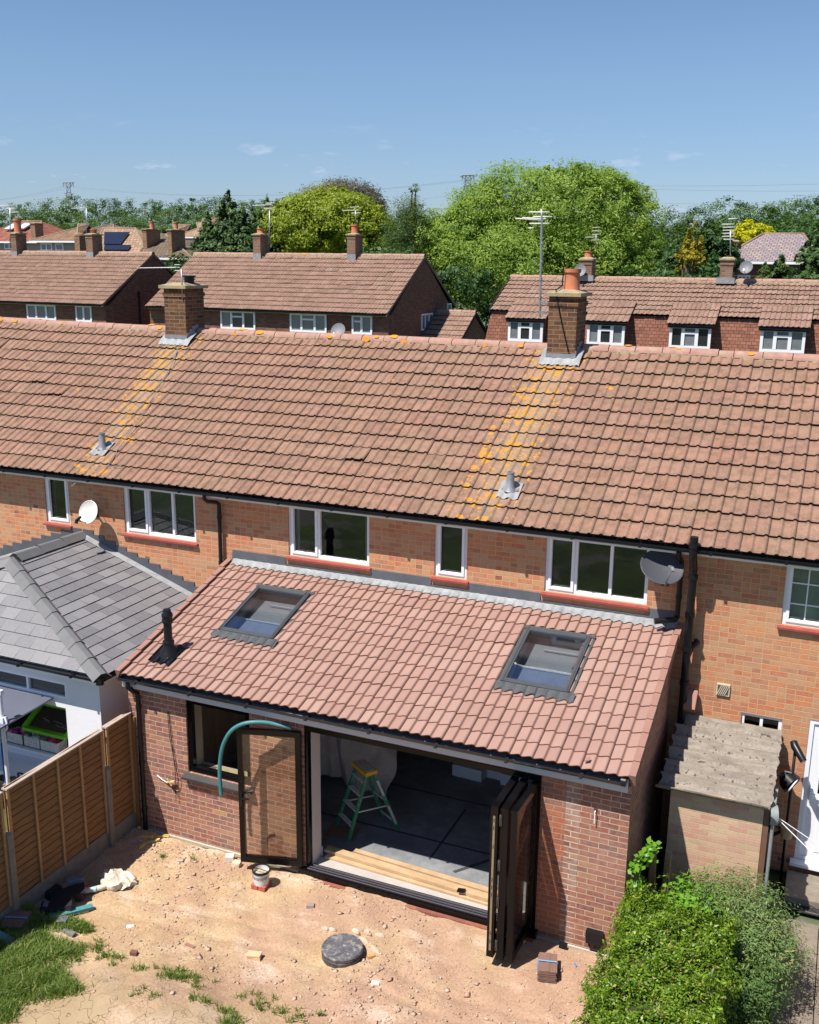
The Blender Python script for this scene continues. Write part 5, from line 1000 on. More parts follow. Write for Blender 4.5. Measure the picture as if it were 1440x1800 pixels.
x=np.where(le,xa+lump(y,z)-(.10*np.clip((zt-z)/zt,0,1)*np.sin(y*3))+np.abs(RNG.normal(0,.05,n)),x); N_[le]=(-1,0,.5); x=np.where(ri,xb+lump(y,z)-np.abs(RNG.normal(0,.05,n)),x); N_[ri]=(1,0,.5); y=np.where(bk,yb+lump(x,z)-np.abs(RNG.normal(0,.05,n)),y); N_[bk]=(0,1,.5)
leaves('foliage',np.stack([x,y,z],1),.044,M_hedge,HG,up=.25,asp=.42,nrm=N_)
# sprigs standing out of the top
ns=600; sx=RNG.uniform(xa-.03,xb,ns); sy=RNG.uniform(ya,yb+.05,ns); C=[]
for i in range(ns):
    h=random.uniform(.05,.16); k=random.randint(6,11); lx,ly=random.uniform(-.05,.05),random.uniform(-.05,.05)
    for j in range(k): C.append((sx[i]+lx*j/k+random.gauss(0,.012),sy[i]+ly*j/k+random.gauss(0,.012),zt+.0+lump(sx[i],sy[i])+h*j/k-.02))
leaves('sprigs',np.array(C),.048,M_hedge,HG,up=.5,asp=.40)
m=MB(); m.hexa([(xa+.12,ya,0),(xb-.12,ya,0),(xb-.12,yb-.12,0),(xa+.12,yb-.12,0),(xa+.13,ya,zt-.14),(xb-.13,ya,zt-.14),(xb-.13,yb-.14,zt-.14),(xa+.13,yb-.14,zt-.14)]); m.build('inner_twigs',M_core,HG)  # added solid dark box that stops the view through the leaves
def bush(name,label,cat,c,r,n,size,mat,asp=.4,up=.3,cl=30,clump=.16,shell=.5,stems=8,long=False):
    t=thing(name,(c[0],c[1],0),label,cat); P,nr,v=blob_pts([(c[0],c[1],c[2],*r)] if not isinstance(r,list) else r,n,shell,clump,cl); P[:,2]=np.abs(P[:,2])
    leaves('foliage',P,size,mat,t,up=up,asp=asp,nrm=nr,col=v); m=MB()
    for i in range(stems):
        a=random.uniform(0,6.28); rr=r if not isinstance(r,list) else r[0][3:]; e=Vector((c[0]+math.cos(a)*rr[0]*random.uniform(.3,.9),c[1]+math.sin(a)*rr[1]*random.uniform(.3,.9),c[2]+rr[2]*random.uniform(.2,.9))); b=Vector((c[0]+random.uniform(-.1,.1),c[1]+random.uniform(-.1,.1),0)); m.tube([b,b.lerp(e,.5)+Vector((0,0,.1)),e],[.02,.012,.004],5)
    m.build('stems',M_bark,t); return t
M_gg=leafmat('grey_green_leaf',[(0,(.045,.095,.02)),(.35,(.09,.165,.04)),(.65,(.155,.235,.07)),(.85,(.23,.29,.14)),(.94,(.36,.31,.05)),(1,(.28,.18,.08))],trans=.25,rough=.6)
M_br=leafmat('bramble_leaf',[(0,(.05,.14,.01)),(.5,(.13,.30,.02)),(1,(.22,.42,.04))],trans=.4,rough=.4)
bush('grey_green_shrub','grey-green narrow-leaved shrub sprawling right of the hedge','shrub',(8.75,.02,.75),[(8.66,.16,.80,.66,.52,.52),(9.02,-.12,.66,.44,.48,.48),(8.95,-.6,.50,.34,.36,.40)],30000,.05,M_gg,asp=.26,up=.5,cl=26,clump=.17,shell=.55)
bush('bramble','bright green bramble between the hedge and the outhouse wall','plant',(8.22,.15,.75),(.42,.42,.42),3000,.06,M_br,asp=.75,up=.7,cl=8,clump=.22,shell=.6)
bush('lavender','low dark grey-green lavender at the foot of the hedge by the paving','plant',(9.20,-1.55,.25),(.28,.35,.32),3500,.05,leafmat('lavender_leaf',[(0,(.04,.06,.02)),(.6,(.09,.12,.05)),(1,(.20,.22,.15))],trans=.2),asp=.16,up=1.2,cl=14)
bush('dark_ground_shrub','dark low shrub in the hedge shadow beside the lavender','plant',(9.0,-.95,.15),(.22,.3,.25),1600,.05,M_gg,asp=.3,up=.6)
# climbing plant in the gap
t=thing('climbing_plant',(7.55,.25,0),'leafy green climber growing in the dark gap at the extension corner','plant'); m=MB(); pth=[(7.58,.22,.4),(7.54,.12,.9),(7.56,.10,1.25),(7.62,.08,1.5),(7.70,.10,1.62)]; m.tube(smooth(pth,2),.008,5); m.tube(smooth([(7.55,.12,1.1),(7.48,.05,1.3),(7.50,.04,1.4)],2),.006,5); m.build('stem',plain('green_stem',(.12,.2,.04),.6,.1),t)
C=[]
for _ in range(120): 
    p=random.choice([(7.55,.12,.7),(7.53,.10,.9),(7.52,.08,1.05),(7.50,.05,1.25),(7.52,.05,1.32),(7.60,.08,1.40),(7.64,.08,1.5),(7.68,.1,1.58)]); C.append([p[0]+random.gauss(0,.045),p[1]-.03+random.gauss(0,.04),p[2]+random.gauss(0,.05)])
leaves('foliage',np.array(C),.075,M_br,t,up=.6,asp=.7,nrm=np.tile([.1,-1,.3],(120,1)))
C=[]
for cx,cy,h in ((7.36,-1.05,.34),(7.32,-1.12,.25),(7.28,-1.75,.22),(7.42,-.85,.30)):
    for j in range(9): C.append((cx+random.gauss(0,.02)+.02*j*random.choice((-1,1))*.3,cy+random.gauss(0,.02),.04+h*j/9))
leaves('seedling_shoots',np.array(C),.085,M_hedge,None,up=.5,asp=.38,**T('loose green shoots sprouting from the soil at the left foot of the hedge','plant'))
# ------------------------------------------------------------------ objects on the soil
def G(u,v,z=0.0):
    q=at(u,v,2,z); return float(q[0]),float(q[1])
x,y=2.62,-.60; x,y=G(460,1556,.0); gz=float(gh(x,y)); br=thing('brick_pair',(x,y,gz),'pair of red bricks under the white bucket','bricks')
for i,dx in enumerate((-.058,.058)):
    m=MB(); m.box(x+dx-.05,y-.1,gz-.01,x+dx+.05,y+.1,gz+.062); m.build('brick',plain('loose_red_brick',(.42,.10,.06),.9,.2,14),br)
bk=thing('paint_bucket',(x,y,gz+.062),'white bucket with a black rim standing on two red bricks','bucket'); z=gz+.064
m=MB(); m.lathe((x,y,z),[(0,0),(.105,0),(.118,.19),(.118,.2),(.108,.2),(.10,.03),(0,.03)],28); m.build('body',plain('bucket_white',(.62,.62,.62),.35,.12,7,dirt=((.3,.25,.18),.5,9)),bk)
m=MB(); m.lathe((x,y,z+.19),[(.120,-.015),(.126,-.01),(.126,.02),(.116,.024),(.108,.01)],28); m.build('rim',M_blk,bk)
m=MB(); m.lathe((x,y,z+.14),[(.109,0),(0,.004)],28); m.build('contents',plain('dried_plaster',(.42,.36,.25),.9,.2,12),bk)
m=MB(); m.tube([(x-.12,y,z+.195),(x,y-.01,z+.212),(x+.12,y,z+.195)],.005,6); m.build('handle',M_blk,bk)
m=MB(); m.tube([(x+.1162*math.cos(a),y+.1162*math.sin(a),z+.135) for a in [math.pi*(1.05+.9*k/14) for k in range(15)]],.004,4)
for i in range(15):
    a=math.pi*(1.12+.76*i/14); m.obox((x+.1172*math.cos(a),y+.1172*math.sin(a),z+.110),(.004*-math.sin(a),.004*math.cos(a),0),(.0015*math.cos(a),.0015*math.sin(a),0),(0,0,.006+.003*(i%3)))
m.build('print_band',plain('grey_print',(.10,.10,.11),.7,.1),bk)
x,y=G(602,1663,.10); gz=float(gh(x,y))
mh=thing('inspection_cover',(x,y,gz),'round dusty grey inspection chamber cover standing proud of the soil','manhole cover')
m=MB(); m.lathe((x,y,gz-.05),[(.255,0),(.262,.10),(.25,.11),(.262,.115),(.262,.14)],40); m.build('chamber_rim',plain('grey_black_rim',(.06,.06,.065),.6,.3,10,dirt=((.3,.24,.2),.8,9)),mh)
m=MB(); m.lathe((x,y,gz+.085),[(.258,-.005),(.262,.012),(.25,.03),(.235,.03),(.232,.024),(0,.028)],40); m.bar((x-.02,y-.22,gz+.113),(x+.18,y+.08,gz+.113),.01,.004)
m.build('lid',plain('dusty_lid',(.10,.10,.115),.75,.35,24,bmp=.3,dirt=((.42,.36,.30),1,16)),mh)
for i,(u,v,r,lb) in enumerate(((585,1632,.07,'pale mortar lump above the upper left edge of the inspection cover'),(625,1634,.09,'long pale mortar lump directly above the right half of the inspection cover'),(640,1650,.11,'pale mortar strip hugging the upper right edge of the inspection cover'),(660,1668,.13,'longest pale mortar piece, off the right side of the inspection cover'),(668,1640,.08,'pale mortar lump farthest to the upper right of the inspection cover'),(572,1632,.07,'pale mortar lump farthest left above the inspection cover'),(645,1636,.06,'smallest pale mortar lump, above the strip on the cover upper right'))):
    a,b=G(u,v,.02); m=MB(); th=random.uniform(-.6,.3); r*=.8; c0=Vector((a,b,float(gh(a,b))+.008)); ring=[c0+Vector((r*math.cos(th)*math.cos(k*.785)-.03*math.sin(th)*math.sin(k*.785),r*math.sin(th)*math.cos(k*.785)+.03*math.cos(th)*math.sin(k*.785),0))*1 for k in range(8)]; ring=[c0+(q_-c0)*random.uniform(.75,1.2) for q_ in ring]; top_=[c0+(q_-c0)*.7+Vector((0,0,random.uniform(.012,.026))) for q_ in ring]; [m.face([ring[k],ring[(k+1)%8],top_[(k+1)%8],top_[k]]) for k in range(8)]; m.face(top_); m.face([q_-Vector((0,0,.02)) for q_ in ring][::-1]); [m.face([ring[k]-Vector((0,0,.02)),ring[(k+1)%8]-Vector((0,0,.02)),ring[(k+1)%8],ring[k]]) for k in range(8)]; m.build('mortar_lump',plain('pale_mortar',(.50,.42,.32),.95,.12,8,bmp=.3),None,**T(lb,'mortar','mortar lumps around the inspection cover'))
# tile stacks
def tstack(u,v,n,rot,lab,sz=(.11,.17),band=True,z=0):
    x,y=G(u,v,.06); g=float(gh(x,y)); c,s=math.cos(rot),math.sin(rot); t=thing('tile_stack',(x,y,g),lab,'tiles')
    for k in range(n):
        m=MB(); j=random.uniform(-.008,.008); m.obox((x+j,y+j*.5,g+.012+.026*k),(sz[0]*c,sz[0]*s,0),(-sz[1]*s,sz[1]*c,0),(0,0,.009)); m.obox((x+j,y+j*.5,g+.023+.026*k),(.02*c,.02*s,0),(-sz[1]*s,sz[1]*c,0),(0,0,.004)); m.build('tile',plain('dark_plain_tile',(.20,.115,.09),.8,.2,8),t)
    if band:
        h=.026*n+.012; m=MB(); p=[(-.004-sz[0],0,0),(-.004-sz[0],0,h),(.004+sz[0],0,h),(.004+sz[0],0,0)]
        for a,b in zip(p,p[1:]): m.bar((x+a[0]*c,y+a[0]*s,g+a[2]),(x+b[0]*c,y+b[0]*s,g+b[2]),.018,.003)
        m.build('strap',plain('blue_strap',(.16,.38,.60),.5,.1),t)
tstack(962,1702,6,.25,'stack of brown tiles with a pale blue strap near the folded doors')
tstack(30,1626,4,.35,'stack of dark brown tiles with a pale strap in the grass by the fence',sz=(.14,.16))
def lump(name,u,v,sx,sy,sz,rot,mat,lab,cat,z=.02,tilt=0):
    x,y=G(u,v,z); g=float(gh(x,y)); m=MB(); c,s=math.cos(rot),math.sin(rot); m.obox((x,y,g+sz*.8),(sx*c,sx*s,tilt),(-sy*s,sy*c,0),(0,0,sz)); ch_={}; m.v=[ch_.setdefault(q_,tuple(q_[i]+random.uniform(-.16,.16)*(sx,sy,sz)[i] for i in range(3))) for q_ in m.v]; return m.build(name,mat,None,**T(lab,cat))
lump('block_offcut',447,1678,.085,.05,.03,.35,plain('sandy_block',(.60,.40,.24),.9,.12,9),'sandy yellow block offcut lying left of the inspection cover','block')
lump('stone',546,1588,.05,.04,.02,.3,M_stone,'brown stone on bare soil between the bucket and the inspection cover','stone')
lump('brick_piece',652,1729-50,.045,.03,.02,.8,plain('orange_brick_bit',(.50,.28,.12),.9,.1),'small orange brick piece just in front of the inspection cover','brick')
lump('tile_shard',335,1660,.07,.02,.01,-.1,M_verge,'thin red-brown tile shard in the middle of the soil','tile')
lump('white_card',229,1626,.045,.035,.003,.5,M_white,'small white card lying flat on the soil','card')
lump('blue_scrap',1012+0,1694,.03,.012,.004,-.8,plain('blue_plastic',(.08,.2,.55),.5,.1),'small blue plastic scrap on the soil near the hedge','scrap')
lump('pale_rubble',404,1508,.06,.05,.04,.4,plain('pale_rubble',(.62,.58,.54),.9,.15,12),'pale rubble lump at the foot of the open door leaf','rubble')
lump('sandy_rubble',416,1515,.06,.05,.035,.1,plain('sandy_rubble',(.58,.46,.33),.9,.15,12),'sandy rubble lump right beside the open door leaf foot','rubble')
lump('black_drain',990,1664,.05,.03,.03,.2,M_blk,'small black drain fitting at the wall foot behind the stacked doors','drain')
# foam offcuts by the fence corner
M_foam=plain('yellow_foam',(.60,.42,.12),.9,.15,14)
for i,(u,v,l,r,lab) in enumerate(((280,1468,.13,.5,'longest yellow foam strip leaning on the pile at the wall foot'),(258,1471,.10,.15,'yellow foam strip on the left of the pile at the wall foot'),(268,1478,.10,.75,'yellow foam strip lowest in the pile at the wall foot'),(292,1466,.07,-.2,'short yellow foam strip at the right of the pile at the wall foot'),(250,1486,.05,1.1,'separate small yellow foam piece below the pile in fence shade'),(267,1451,.05,.1,'small yellow foam piece against the wall by the downpipe'),(245,1453,.05,-.9,'small yellow foam piece left of the downpipe foot'))):
    lump('foam_offcut',u,v,l,.018,.016,r,M_foam,lab,'foam',tilt=.02)
# white sack
x,y=G(205,1540,.1); g=float(gh(x,y)); m=MB(); K=30; J=14
def sk(i,j):
    a=6.2832*i/K; b=math.pi*j/J; r=1+.13*math.sin(3*a+1)+.09*math.sin(7*a+b*4)+.06*math.sin(11*a-b*7)+.05*math.sin(b*9+a*2); return (x+.26*r*math.sin(b)*math.cos(a+.3),y+.17*r*math.sin(b)*math.sin(a+.3),g+.06+.09*r*math.cos(b)+.03*math.sin(a*5+b*6))
for i in range(K):
    for j in range(J): m.face([sk(i,j),sk(i,j+1),sk(i+1,j+1),sk(i+1,j)],0,sm=True)
sp_=[Vector(sk(20,8)),Vector((x-.08,y-.22,g+.05)),Vector((x-.20,y-.32,g+.045)),Vector((x-.26,y-.36,g+.04))]
m.tube(smooth(sp_,2),.04,10,0)
m.build('rubble_sack',[plain('dusty_white_sack',(.60,.53,.43),.7,.12,9,bmp=.4)],None,**T('crumpled dusty white sack half in the fence shadow','sack'))
m=MB(); p=Vector((x-.14,y-.28,g+.048)); m.tube([p-Vector((.016,.01,0)),p+Vector((.016,.01,0))],.044,12); m.build('blue_tape',plain('pale_blue_tape',(.30,.55,.62),.5,.1),None,**T('pale blue tape around the neck of the dusty sack','tape'))
lump('printed_label',183,1537,.04,.035,.002,.5,plain('printed_paper',(.50,.52,.58),.7,.3,60),'crumpled printed paper label lying against the dusty white sack','label',z=.14,tilt=.02)
# dark heap by the fence
def slabm(u0,v0,u1,v1,w,h,mat,name,lab,cat,z=.06,lift=0):
    a=G(u0,v0,z); b=G(u1,v1,z); g0,g1=float(gh(*a)),float(gh(*b)); m=MB(); m.bar((a[0],a[1],g0+z+lift),(b[0],b[1],g1+z),w,h); return m.build(name,mat,None,**T(lab,cat))
M_tl=plain('teal_board',(.07,.25,.27),.55,.2,10); M_tl2=plain('pale_teal_board',(.16,.40,.46),.5,.15,10)
slabm(88,1614,163,1588,.09,.04,M_tl,'teal_strip','teal plastic strip on the soil in front of the dark heap','plastic strip',z=.05)
slabm(-30,1594,78,1560,.12,.05,M_tl,'teal_strip','long teal plastic strip lying in shade along the fence foot','plastic strip',z=.10)
slabm(-30,1640,24,1668,.11,.04,M_tl2,'teal_strip','pale teal plastic strip in the grass at the left edge','plastic strip',z=.05)
slabm(98,1612,155,1596,.05,.03,M_foam,'foam_strip','yellow foam strip tucked under the teal strip','foam',z=.02)
M_ink=plain('black_sheet',(.012,.012,.017),.6,.3,8)
for (u,v,sx,sy,sz,r,lab) in ((118,1572,.22,.12,.07,.7,'largest folded black membrane piece on the heap near the sack'),(88,1560,.15,.10,.06,-.3,'folded black membrane piece on the heap against the fence'),(100,1592,.20,.12,.05,.5,'flat black membrane piece at the front of the heap behind the teal strip')):
    lump('black_membrane',u,v,sx,sy,sz,r,M_ink,lab,'membrane',z=.06,tilt=.04)
lump('grey_bag',133,1548,.11,.05,.10,.6,plain('grey_bag',(.16,.17,.19),.6,.2,9),'crumpled grey plastic bag standing behind the black membrane','bag',z=.1)
lump('red_bag',145,1560,.02,.09,.09,.5,plain('red_bag',(.35,.01,.03),.5,.2,9),'crimson red plastic bag beside the crumpled grey bag','bag',z=.1)
lump('clear_wrap',85,1588,.07,.05,.04,.3,plain('grey_wrap',(.15,.16,.2),.3,.4,20),'grey crumpled wrap in shade on the heap','wrap',z=.08)
lump('grey_rubble_block',111,1621,.06,.06,.04,.3,plain('slate_grey_block',(.12,.12,.14),.8,.2,9),'dark grey block holding a white scrap below the teal strip','block')
lump('white_scrap',120,1621,.05,.05,.012,.3,M_white,'white and blue plastic scrap lying on the dark grey block','scrap',z=.09)
lump('grey_rubble_slab',121,1640,.09,.035,.02,-.1,plain('mid_grey_slab',(.17,.17,.17),.85,.2,9),'flat grey slab in front of the dark grey block','slab')
lump('grey_rubble_bits',137,1627,.05,.03,.03,.9,plain('mottled_grey',(.16,.17,.19),.8,.5,40),'mottled grey rubble lump right of the dark grey block','rubble')
lump('brown_block',236,1680,.045,.03,.025,.2,plain('plum_brick',(.16,.07,.06),.9,.2),'small plum brown brick piece at the edge of the clay mound','brick')
lump('chalk_lump',660,1725,.045,.03,.012,.3,plain('chalk',(.70,.62,.54),.95,.1,9),'flat chalky white lump on the soil right of the inspection cover','rubble')
lump('broken_tile_piece',1033,1337,.03,.03,.004,.3,M_verge,'small broken piece','tile') if False else None
a,b=erhit(1033,1338); P0=er(a,b,.07); m=MB(); m.obox(P0,(.03,0,.01),(0,.025,.012),(0,0,.006)); m.build('tile_chip',M_verge,None,**T('small broken tile chip lying near the lower right corner of the pantile roof','tile chip'))
# ------------------------------------------------------------------ houses behind
def bk_window(parent,x0,x1,z0,z1,y,mull=(.36,.66),trans=(),curt=True,fw=.09,name='window'):
    m=MB(); m.box(x0,y-.05,z0,x0+fw,y+.02,z1); m.box(x1-fw,y-.05,z0,x1,y+.02,z1); m.box(x0+fw,y-.05,z0,x1-fw,y+.02,z0+fw); m.box(x0+fw,y-.05,z1-fw,x1-fw,y+.02,z1)
    xs=[x0+fw]+[x0+f*(x1-x0) for f in mull]+[x1-fw]
    for f in mull: c=x0+f*(x1-x0); m.box(c-fw*.6,y-.052,z0+fw,c+fw*.6,y+.02,z1-fw)
    for j,zf in trans: m.box(xs[j]+fw*.5,y-.051,z0+zf*(z1-z0)-fw*.4,xs[j+1]-fw*.5,y+.02,z0+zf*(z1-z0)+fw*.4)
    w=m.build(name,M_white,parent)
    for i,(a,b) in enumerate(zip(xs,xs[1:])):
        p=MB(); p.box(a,y-.012,z0+fw,b,y-.004,z1-fw); p.build('pane',(M_cgl if (curt is True or (curt and i in curt)) else M_dkglass),w)
    return w
def back_house(label,x0,x1,yf,yr,yb,ze,zr,zg,wins,chims,group=None,verge=(True,True),rows=13,wallmat=None,tile=.33,sagf=None,ns=10):
    t=thing('terraced_house' if group else 'house',((x0+x1)/2,(yf+yb)/2,zg),label,'house',group)
    m=MB(); m.box(x0,yf,zg,x1,yf+.3,ze-.05); m.box(x0,yb-.3,zg,x1,yb,ze-.05)
    for x in (x0,x1-.3): m.prism([(x,yf+.3,zg),(x,yb-.3,zg),(x,yb-.3,ze-.05),(x,yr,zr-.16),(x,yf+.3,ze-.05)],(.3,0,0))
    m.build('wall',wallmat or M_drk,t)
    oh=.28; zr=zr-.10; y0,z0=yf-oh,ze-.03
    tiled('roof',t,x0-.06,x1+.06,y0,z0+.03,yr,zr,rows,tile,p_roman,.042,.035,[M_t_bk,M_tlip],ns=ns,jit=.004,sag=sagf)
    m=MB(); m.face([(x0-.05,y0+.02,z0),(x1+.05,y0+.02,z0),(x1+.05,yr,zr-.02),(x0-.05,yr,zr-.02)]); m.face([(x0-.05,yr,zr+.01),(x1+.05,yr,zr+.01),(x1+.05,yb+oh,z0),(x0-.05,yb+oh,z0)]); 
    for x in (x0-.055,x1+.035):
        m.prism([(x,y0,z0-.07),(x,yr,zr-.12),(x,yr,zr+.03),(x,y0,z0+.05)],(.02,0,0),1); m.prism([(x,yr,zr-.12),(x,yb+oh,z0-.07),(x,yb+oh,z0+.03),(x,yr,zr+.03)],(.02,0,0),1)
    m.build('roof_underlay',[M_tlip,plain('verge_mortar',(.20,.13,.10),.9,.2,5)],t)
    ridge(t,x0-.05,x1+.05,yr,zr+.04,r=.13,lich=3)
    m=MB(); m.box(x0,yf-.17,z0-.08,x1,yf-.15,z0+.02); m.build('fascia',M_white,t); gutter(t,x0,x1,y0-.04,z0+.0,r=.06,brk=2.2)
    for w in wins: bk_window(t,*w[:4],yf,**(w[4] if len(w)>4 else {}))
    for c in chims: chimney(t,*c[:4],zr-.6,c[4],M_drkc,cap=.06,pots=c[5],lead=.1)
    for c in chims: 
        q=MB(); q.box(c[0]-.02,c[2]-.02,zr-.25,c[1]+.02,c[2]-.001,zr+.06); q.build('chimney_flashing',M_leadw,t)
    return t
M_drkc=brick('back_chimney_brick',[(0,(.20,.10,.075)),(.4,(.15,.08,.06)),(.7,(.25,.13,.09))],(.30,.24,.16),ms=.014,stain=.3,big=(.3,.27,.2))
GRP='brick houses behind the terrace'
W3=dict(mull=(.36,.66))
back_house('tall dark-brick end house behind the terrace, its plain gable facing right, nearest the dark conifers',-22.3,-9.5,30,34,38,6.08,8.67,.8,
  [(-18.21,-16.3,5.14,6.0,dict(mull=(.32,.66),trans=((1,.68),),curt=(0,))),(-14.45,-12.55,5.14,5.99,dict(mull=(.32,.68),trans=((1,.68),))),(-11.28,-10.27,5.15,6.0,dict(mull=(.48,),trans=((0,.66),)))],
  [(-18.57,-18.15,33.6,34.4,9.5,[(-18.36,34,.17,.25,'pot')]),(-13.33,-12.90,33.6,34.4,9.5,[(-13.12,34,.17,.42,'pot')])],GRP)
back_house('dark-brick end house at the far left behind the terrace, its gable facing the middle house',-40.0,-25.0,30,34,38,6.08,8.67,.8,
  [(-30.06,-28.14,5.2,5.98,dict(mull=(.33,.67))),(-26.86,-25.85,5.18,6.0,dict(mull=(.5,)))],
  [(-34.29,-33.92,33.6,34.4,9.55,[(-34.1,34,.2,.75,'pot')]),(-29.03,-28.60,33.6,34.4,9.5,[(-28.8,34,.15,.22,'cowl')])],GRP)
# gable windows and porch
mid=[o for o in bpy.data.objects if o.name.startswith('terraced_house') and 'nearest the dark conifers' in o.get('label','')][0]
lft=[o for o in bpy.data.objects if o.name.startswith('terraced_house') and 'far left' in o.get('label','')][0]
def side_window(parent,x,y0,y1,z0,z1,sg=1,mull=1):
    m=MB(); f=.07; e=x+sg*.05
    a,b=min(x,e),max(x,e)
    m.box(a,y0,z0,b,y0+f,z1); m.box(a,y1-f,z0,b,y1,z1); m.box(a,y0+f,z0,b,y1-f,z0+f); m.box(a,y0+f,z1-f,b,y1-f,z1)
    for k in range(mull): y=y0+(y1-y0)*(k+1)/(mull+1); m.box(a,y-f*.4,z0+f,b,y+f*.4,z1-f)
    w=m.build('window',M_white,parent); p=MB(); p.box(x+sg*.004-.003,y0+f,z0+f,x+sg*.004+.003,y1-f,z1-f); p.build('pane',M_cgl,w)
side_window(mid,-9.5,33.72,35.1,5.15,5.92,mull=2); side_window(mid,-9.5,37.05,37.6,5.75,6.3,mull=0)
q1=at(263,530,0,-25.0); q2=at(284,553,0,-25.0); side_window(lft,-25.0,q1[1],q2[1]+.2,min(q1[2],q2[2]),max(q1[2],q2[2]))
pa,pb=Vector((-25.0,36.2,0)),0
m=MB(); qa=at(243,512,0,-25.0); m.tube([(-24.94,qa[1],.8),(-24.94,qa[1],qa[2])],.05,6); m.build('downpipe',M_blk,lft)
# low pitched side wing of the middle back house
t=thing('side_wing',(-8.5,35.6,.8),'small tiled side wing against the gable of the middle back house','outbuilding')
m=MB(); m.prism([(-9.49,33.2,.8),(-9.49,38.0,.8),(-9.49,38.0,4.45),(-9.49,35.6,5.85),(-9.49,33.2,4.45)],(1.99,0,0)); m.build('wall',M_drk,t)
tiled('roof',t,-9.5,-7.42,32.9,4.35,35.6,5.98,8,.33,p_roman,.03,.035,[M_t_bk,M_tlip],ns=8); m=MB(); m.face([(-9.5,35.6,6.0),(-7.42,35.6,6.0),(-7.42,38.3,4.35),(-9.5,38.3,4.35)]); m.prism([(-7.44,32.9,4.28),(-7.44,35.6,5.85),(-7.44,38.3,4.28),(-7.44,38.3,4.4),(-7.44,35.6,6.0),(-7.44,32.9,4.4)],(.04,0,0)); m.build('roof_back',M_tlip,t); m=MB(); m.bar((-9.45,33.1,4.6),(-9.45,35.6,6.1),.12,.06); m.build('abutment_flashing',M_leadd,t)
ridge(t,-9.48,-7.42,35.6,6.02,r=.12)
# ------------------------------------------------------------------ chalet style row behind, right
CH=thing('chalet_row',(3,25,1),'long tile-hung row with four white dormer windows behind the terrace on the right','house')
zr2,ze2,yr2,yf2=7.81,6.70,26.3,24.0
tiled('roof',CH,-2.75,14.0,yf2-.1,ze2-.02,yr2,zr2,8,.34,p_roman,.03,.035,[M_t_bk,M_tlip],ns=8)
m=MB(); m.face([(-2.7,yf2,ze2-.03),(14,yf2,ze2-.03),(14,yr2,zr2-.02),(-2.7,yr2,zr2-.02)]); m.face([(-2.75,yr2,zr2+.02),(14,yr2,zr2+.02),(14,28.7,ze2),(-2.75,28.7,ze2)]); m.prism([(-2.72,yf2-.1,ze2-.1),(-2.72,yr2,zr2-.1),(-2.72,28.7,ze2-.1),(-2.72,28.7,ze2+.05),(-2.72,yr2,zr2+.05),(-2.72,yf2-.1,ze2+.05)],(-.04,0,0)); m.build('roof_underlay',M_tlip,CH)
ridge(CH,-2.75,14,yr2,zr2+.04,r=.12,lich=3)
m=MB(); m.prism([(-2.70,yf2,ze2-.06),(-2.70,28.6,ze2-.06),(-2.9,28.8,4.9),(-2.9,23.55,4.9)],(16.7,0,0)); m.build('tile_hung_wall',M_tilehang,CH)
m=MB(); m.box(-2.85,23.75,.9,14,28.6,4.9); m.build('wall',M_drk,CH)
for k,(u0,u1) in enumerate(((-1.86,-.60),(.96,2.24),(3.72,5.05),(6.58,7.93),(9.6,10.9))):
    y0=23.38; z1=6.42; z0=5.70; d=thing('x',(0,0,0),'a','b') if False else None
    m=MB(); m.box(u0+.02,y0+.06,z0-.9,u1-.02,yf2+.3,z1); db=m.build('dormer_body',M_tilehang,CH)
    tiled('dormer_roof',db,u0-.10,u1+.12,y0-.12,6.45,yf2+.55,7.08,3,.34,p_roman,.03,.03,[M_t_bk,M_tlip],ns=8)
    m=MB(); m.prism([(u0-.06,y0-.06,6.33),(u0-.06,yf2+.5,6.97),(u0-.06,yf2+.5,7.05),(u0-.06,y0-.06,6.44)],(u1-u0+.14,0,0)); m.box(u0-.06,y0-.10,6.38,u1+.08,y0-.062,6.45); m.build('dormer_fascia',M_blk,db)
    bk_window(db,u0,u1,z0-.04,z1-.02,y0+.06,mull=(.33,.66),trans=((1,.68),),curt=((0,2),(0,2),(1,),True,True)[k])
for (a,b,zt,pot) in ((-.06,.38,8.45,True),(4.86,5.28,8.5,False)):
    chimney(CH,a,b,26.0,26.6,7.5,zt,M_drkc,cap=.05,pots=[((a+b)/2,26.3,.13,.24,'pot')] if pot else [])
    m=MB(); m.box(a-.1,25.88,7.72,b+.1,25.99,7.92); m.build('chimney_flashing',M_leadw,CH)
# dishes and aerials on back roofs
M_dsh=plain('pale_dish',(.16,.17,.185),.55,.05,4)
dish('satellite_dish','small grey satellite dish on the chimney of the dormer row, behind the orange pot',(.02,25.75,8.1),(.1,-.9,.45),.21,(.10,26.0,8.0),M_dsh,k=.06)
dish('satellite_dish','grey satellite dish beside the right chimney of the dormer row',(5.72,25.9,8.28),(-.1,-.9,.45),.21,(5.3,26.2,8.2),M_dsh,k=.06)
q=at(595,581,1,29.6); dish('satellite_dish','grey satellite dish low on the wall of the middle back house',(q[0],29.55,q[2]),(.1,-.85,.5),.33,(q[0],30.0,q[2]),M_dsh,k=.07)
M_aer=plain('aerial_white',(.62,.62,.60),.4,.1,10)
def yagi(t,o,d,n,el,name='aerial_array',L_=1.1,r=.006):
    o=Vector(o);d=Vector(d).normalized(); s=d.cross(Vector((0,0,1))).normalized(); m=MB(); m.tube([o-d*L_*.3,o+d*L_*.7],r*1.3,5)
    for k in range(n): p=o+d*L_*(-.3+k/(n-1)); m.tube([p-s*el/2,p+s*el/2],r,4)
    m.build(name,M_aer,t)
t=thing('tv_aerial',(4.25,6.1,7.5),'tall grey mast with stacked white aerial bars beside the orange-potted chimney','aerial')
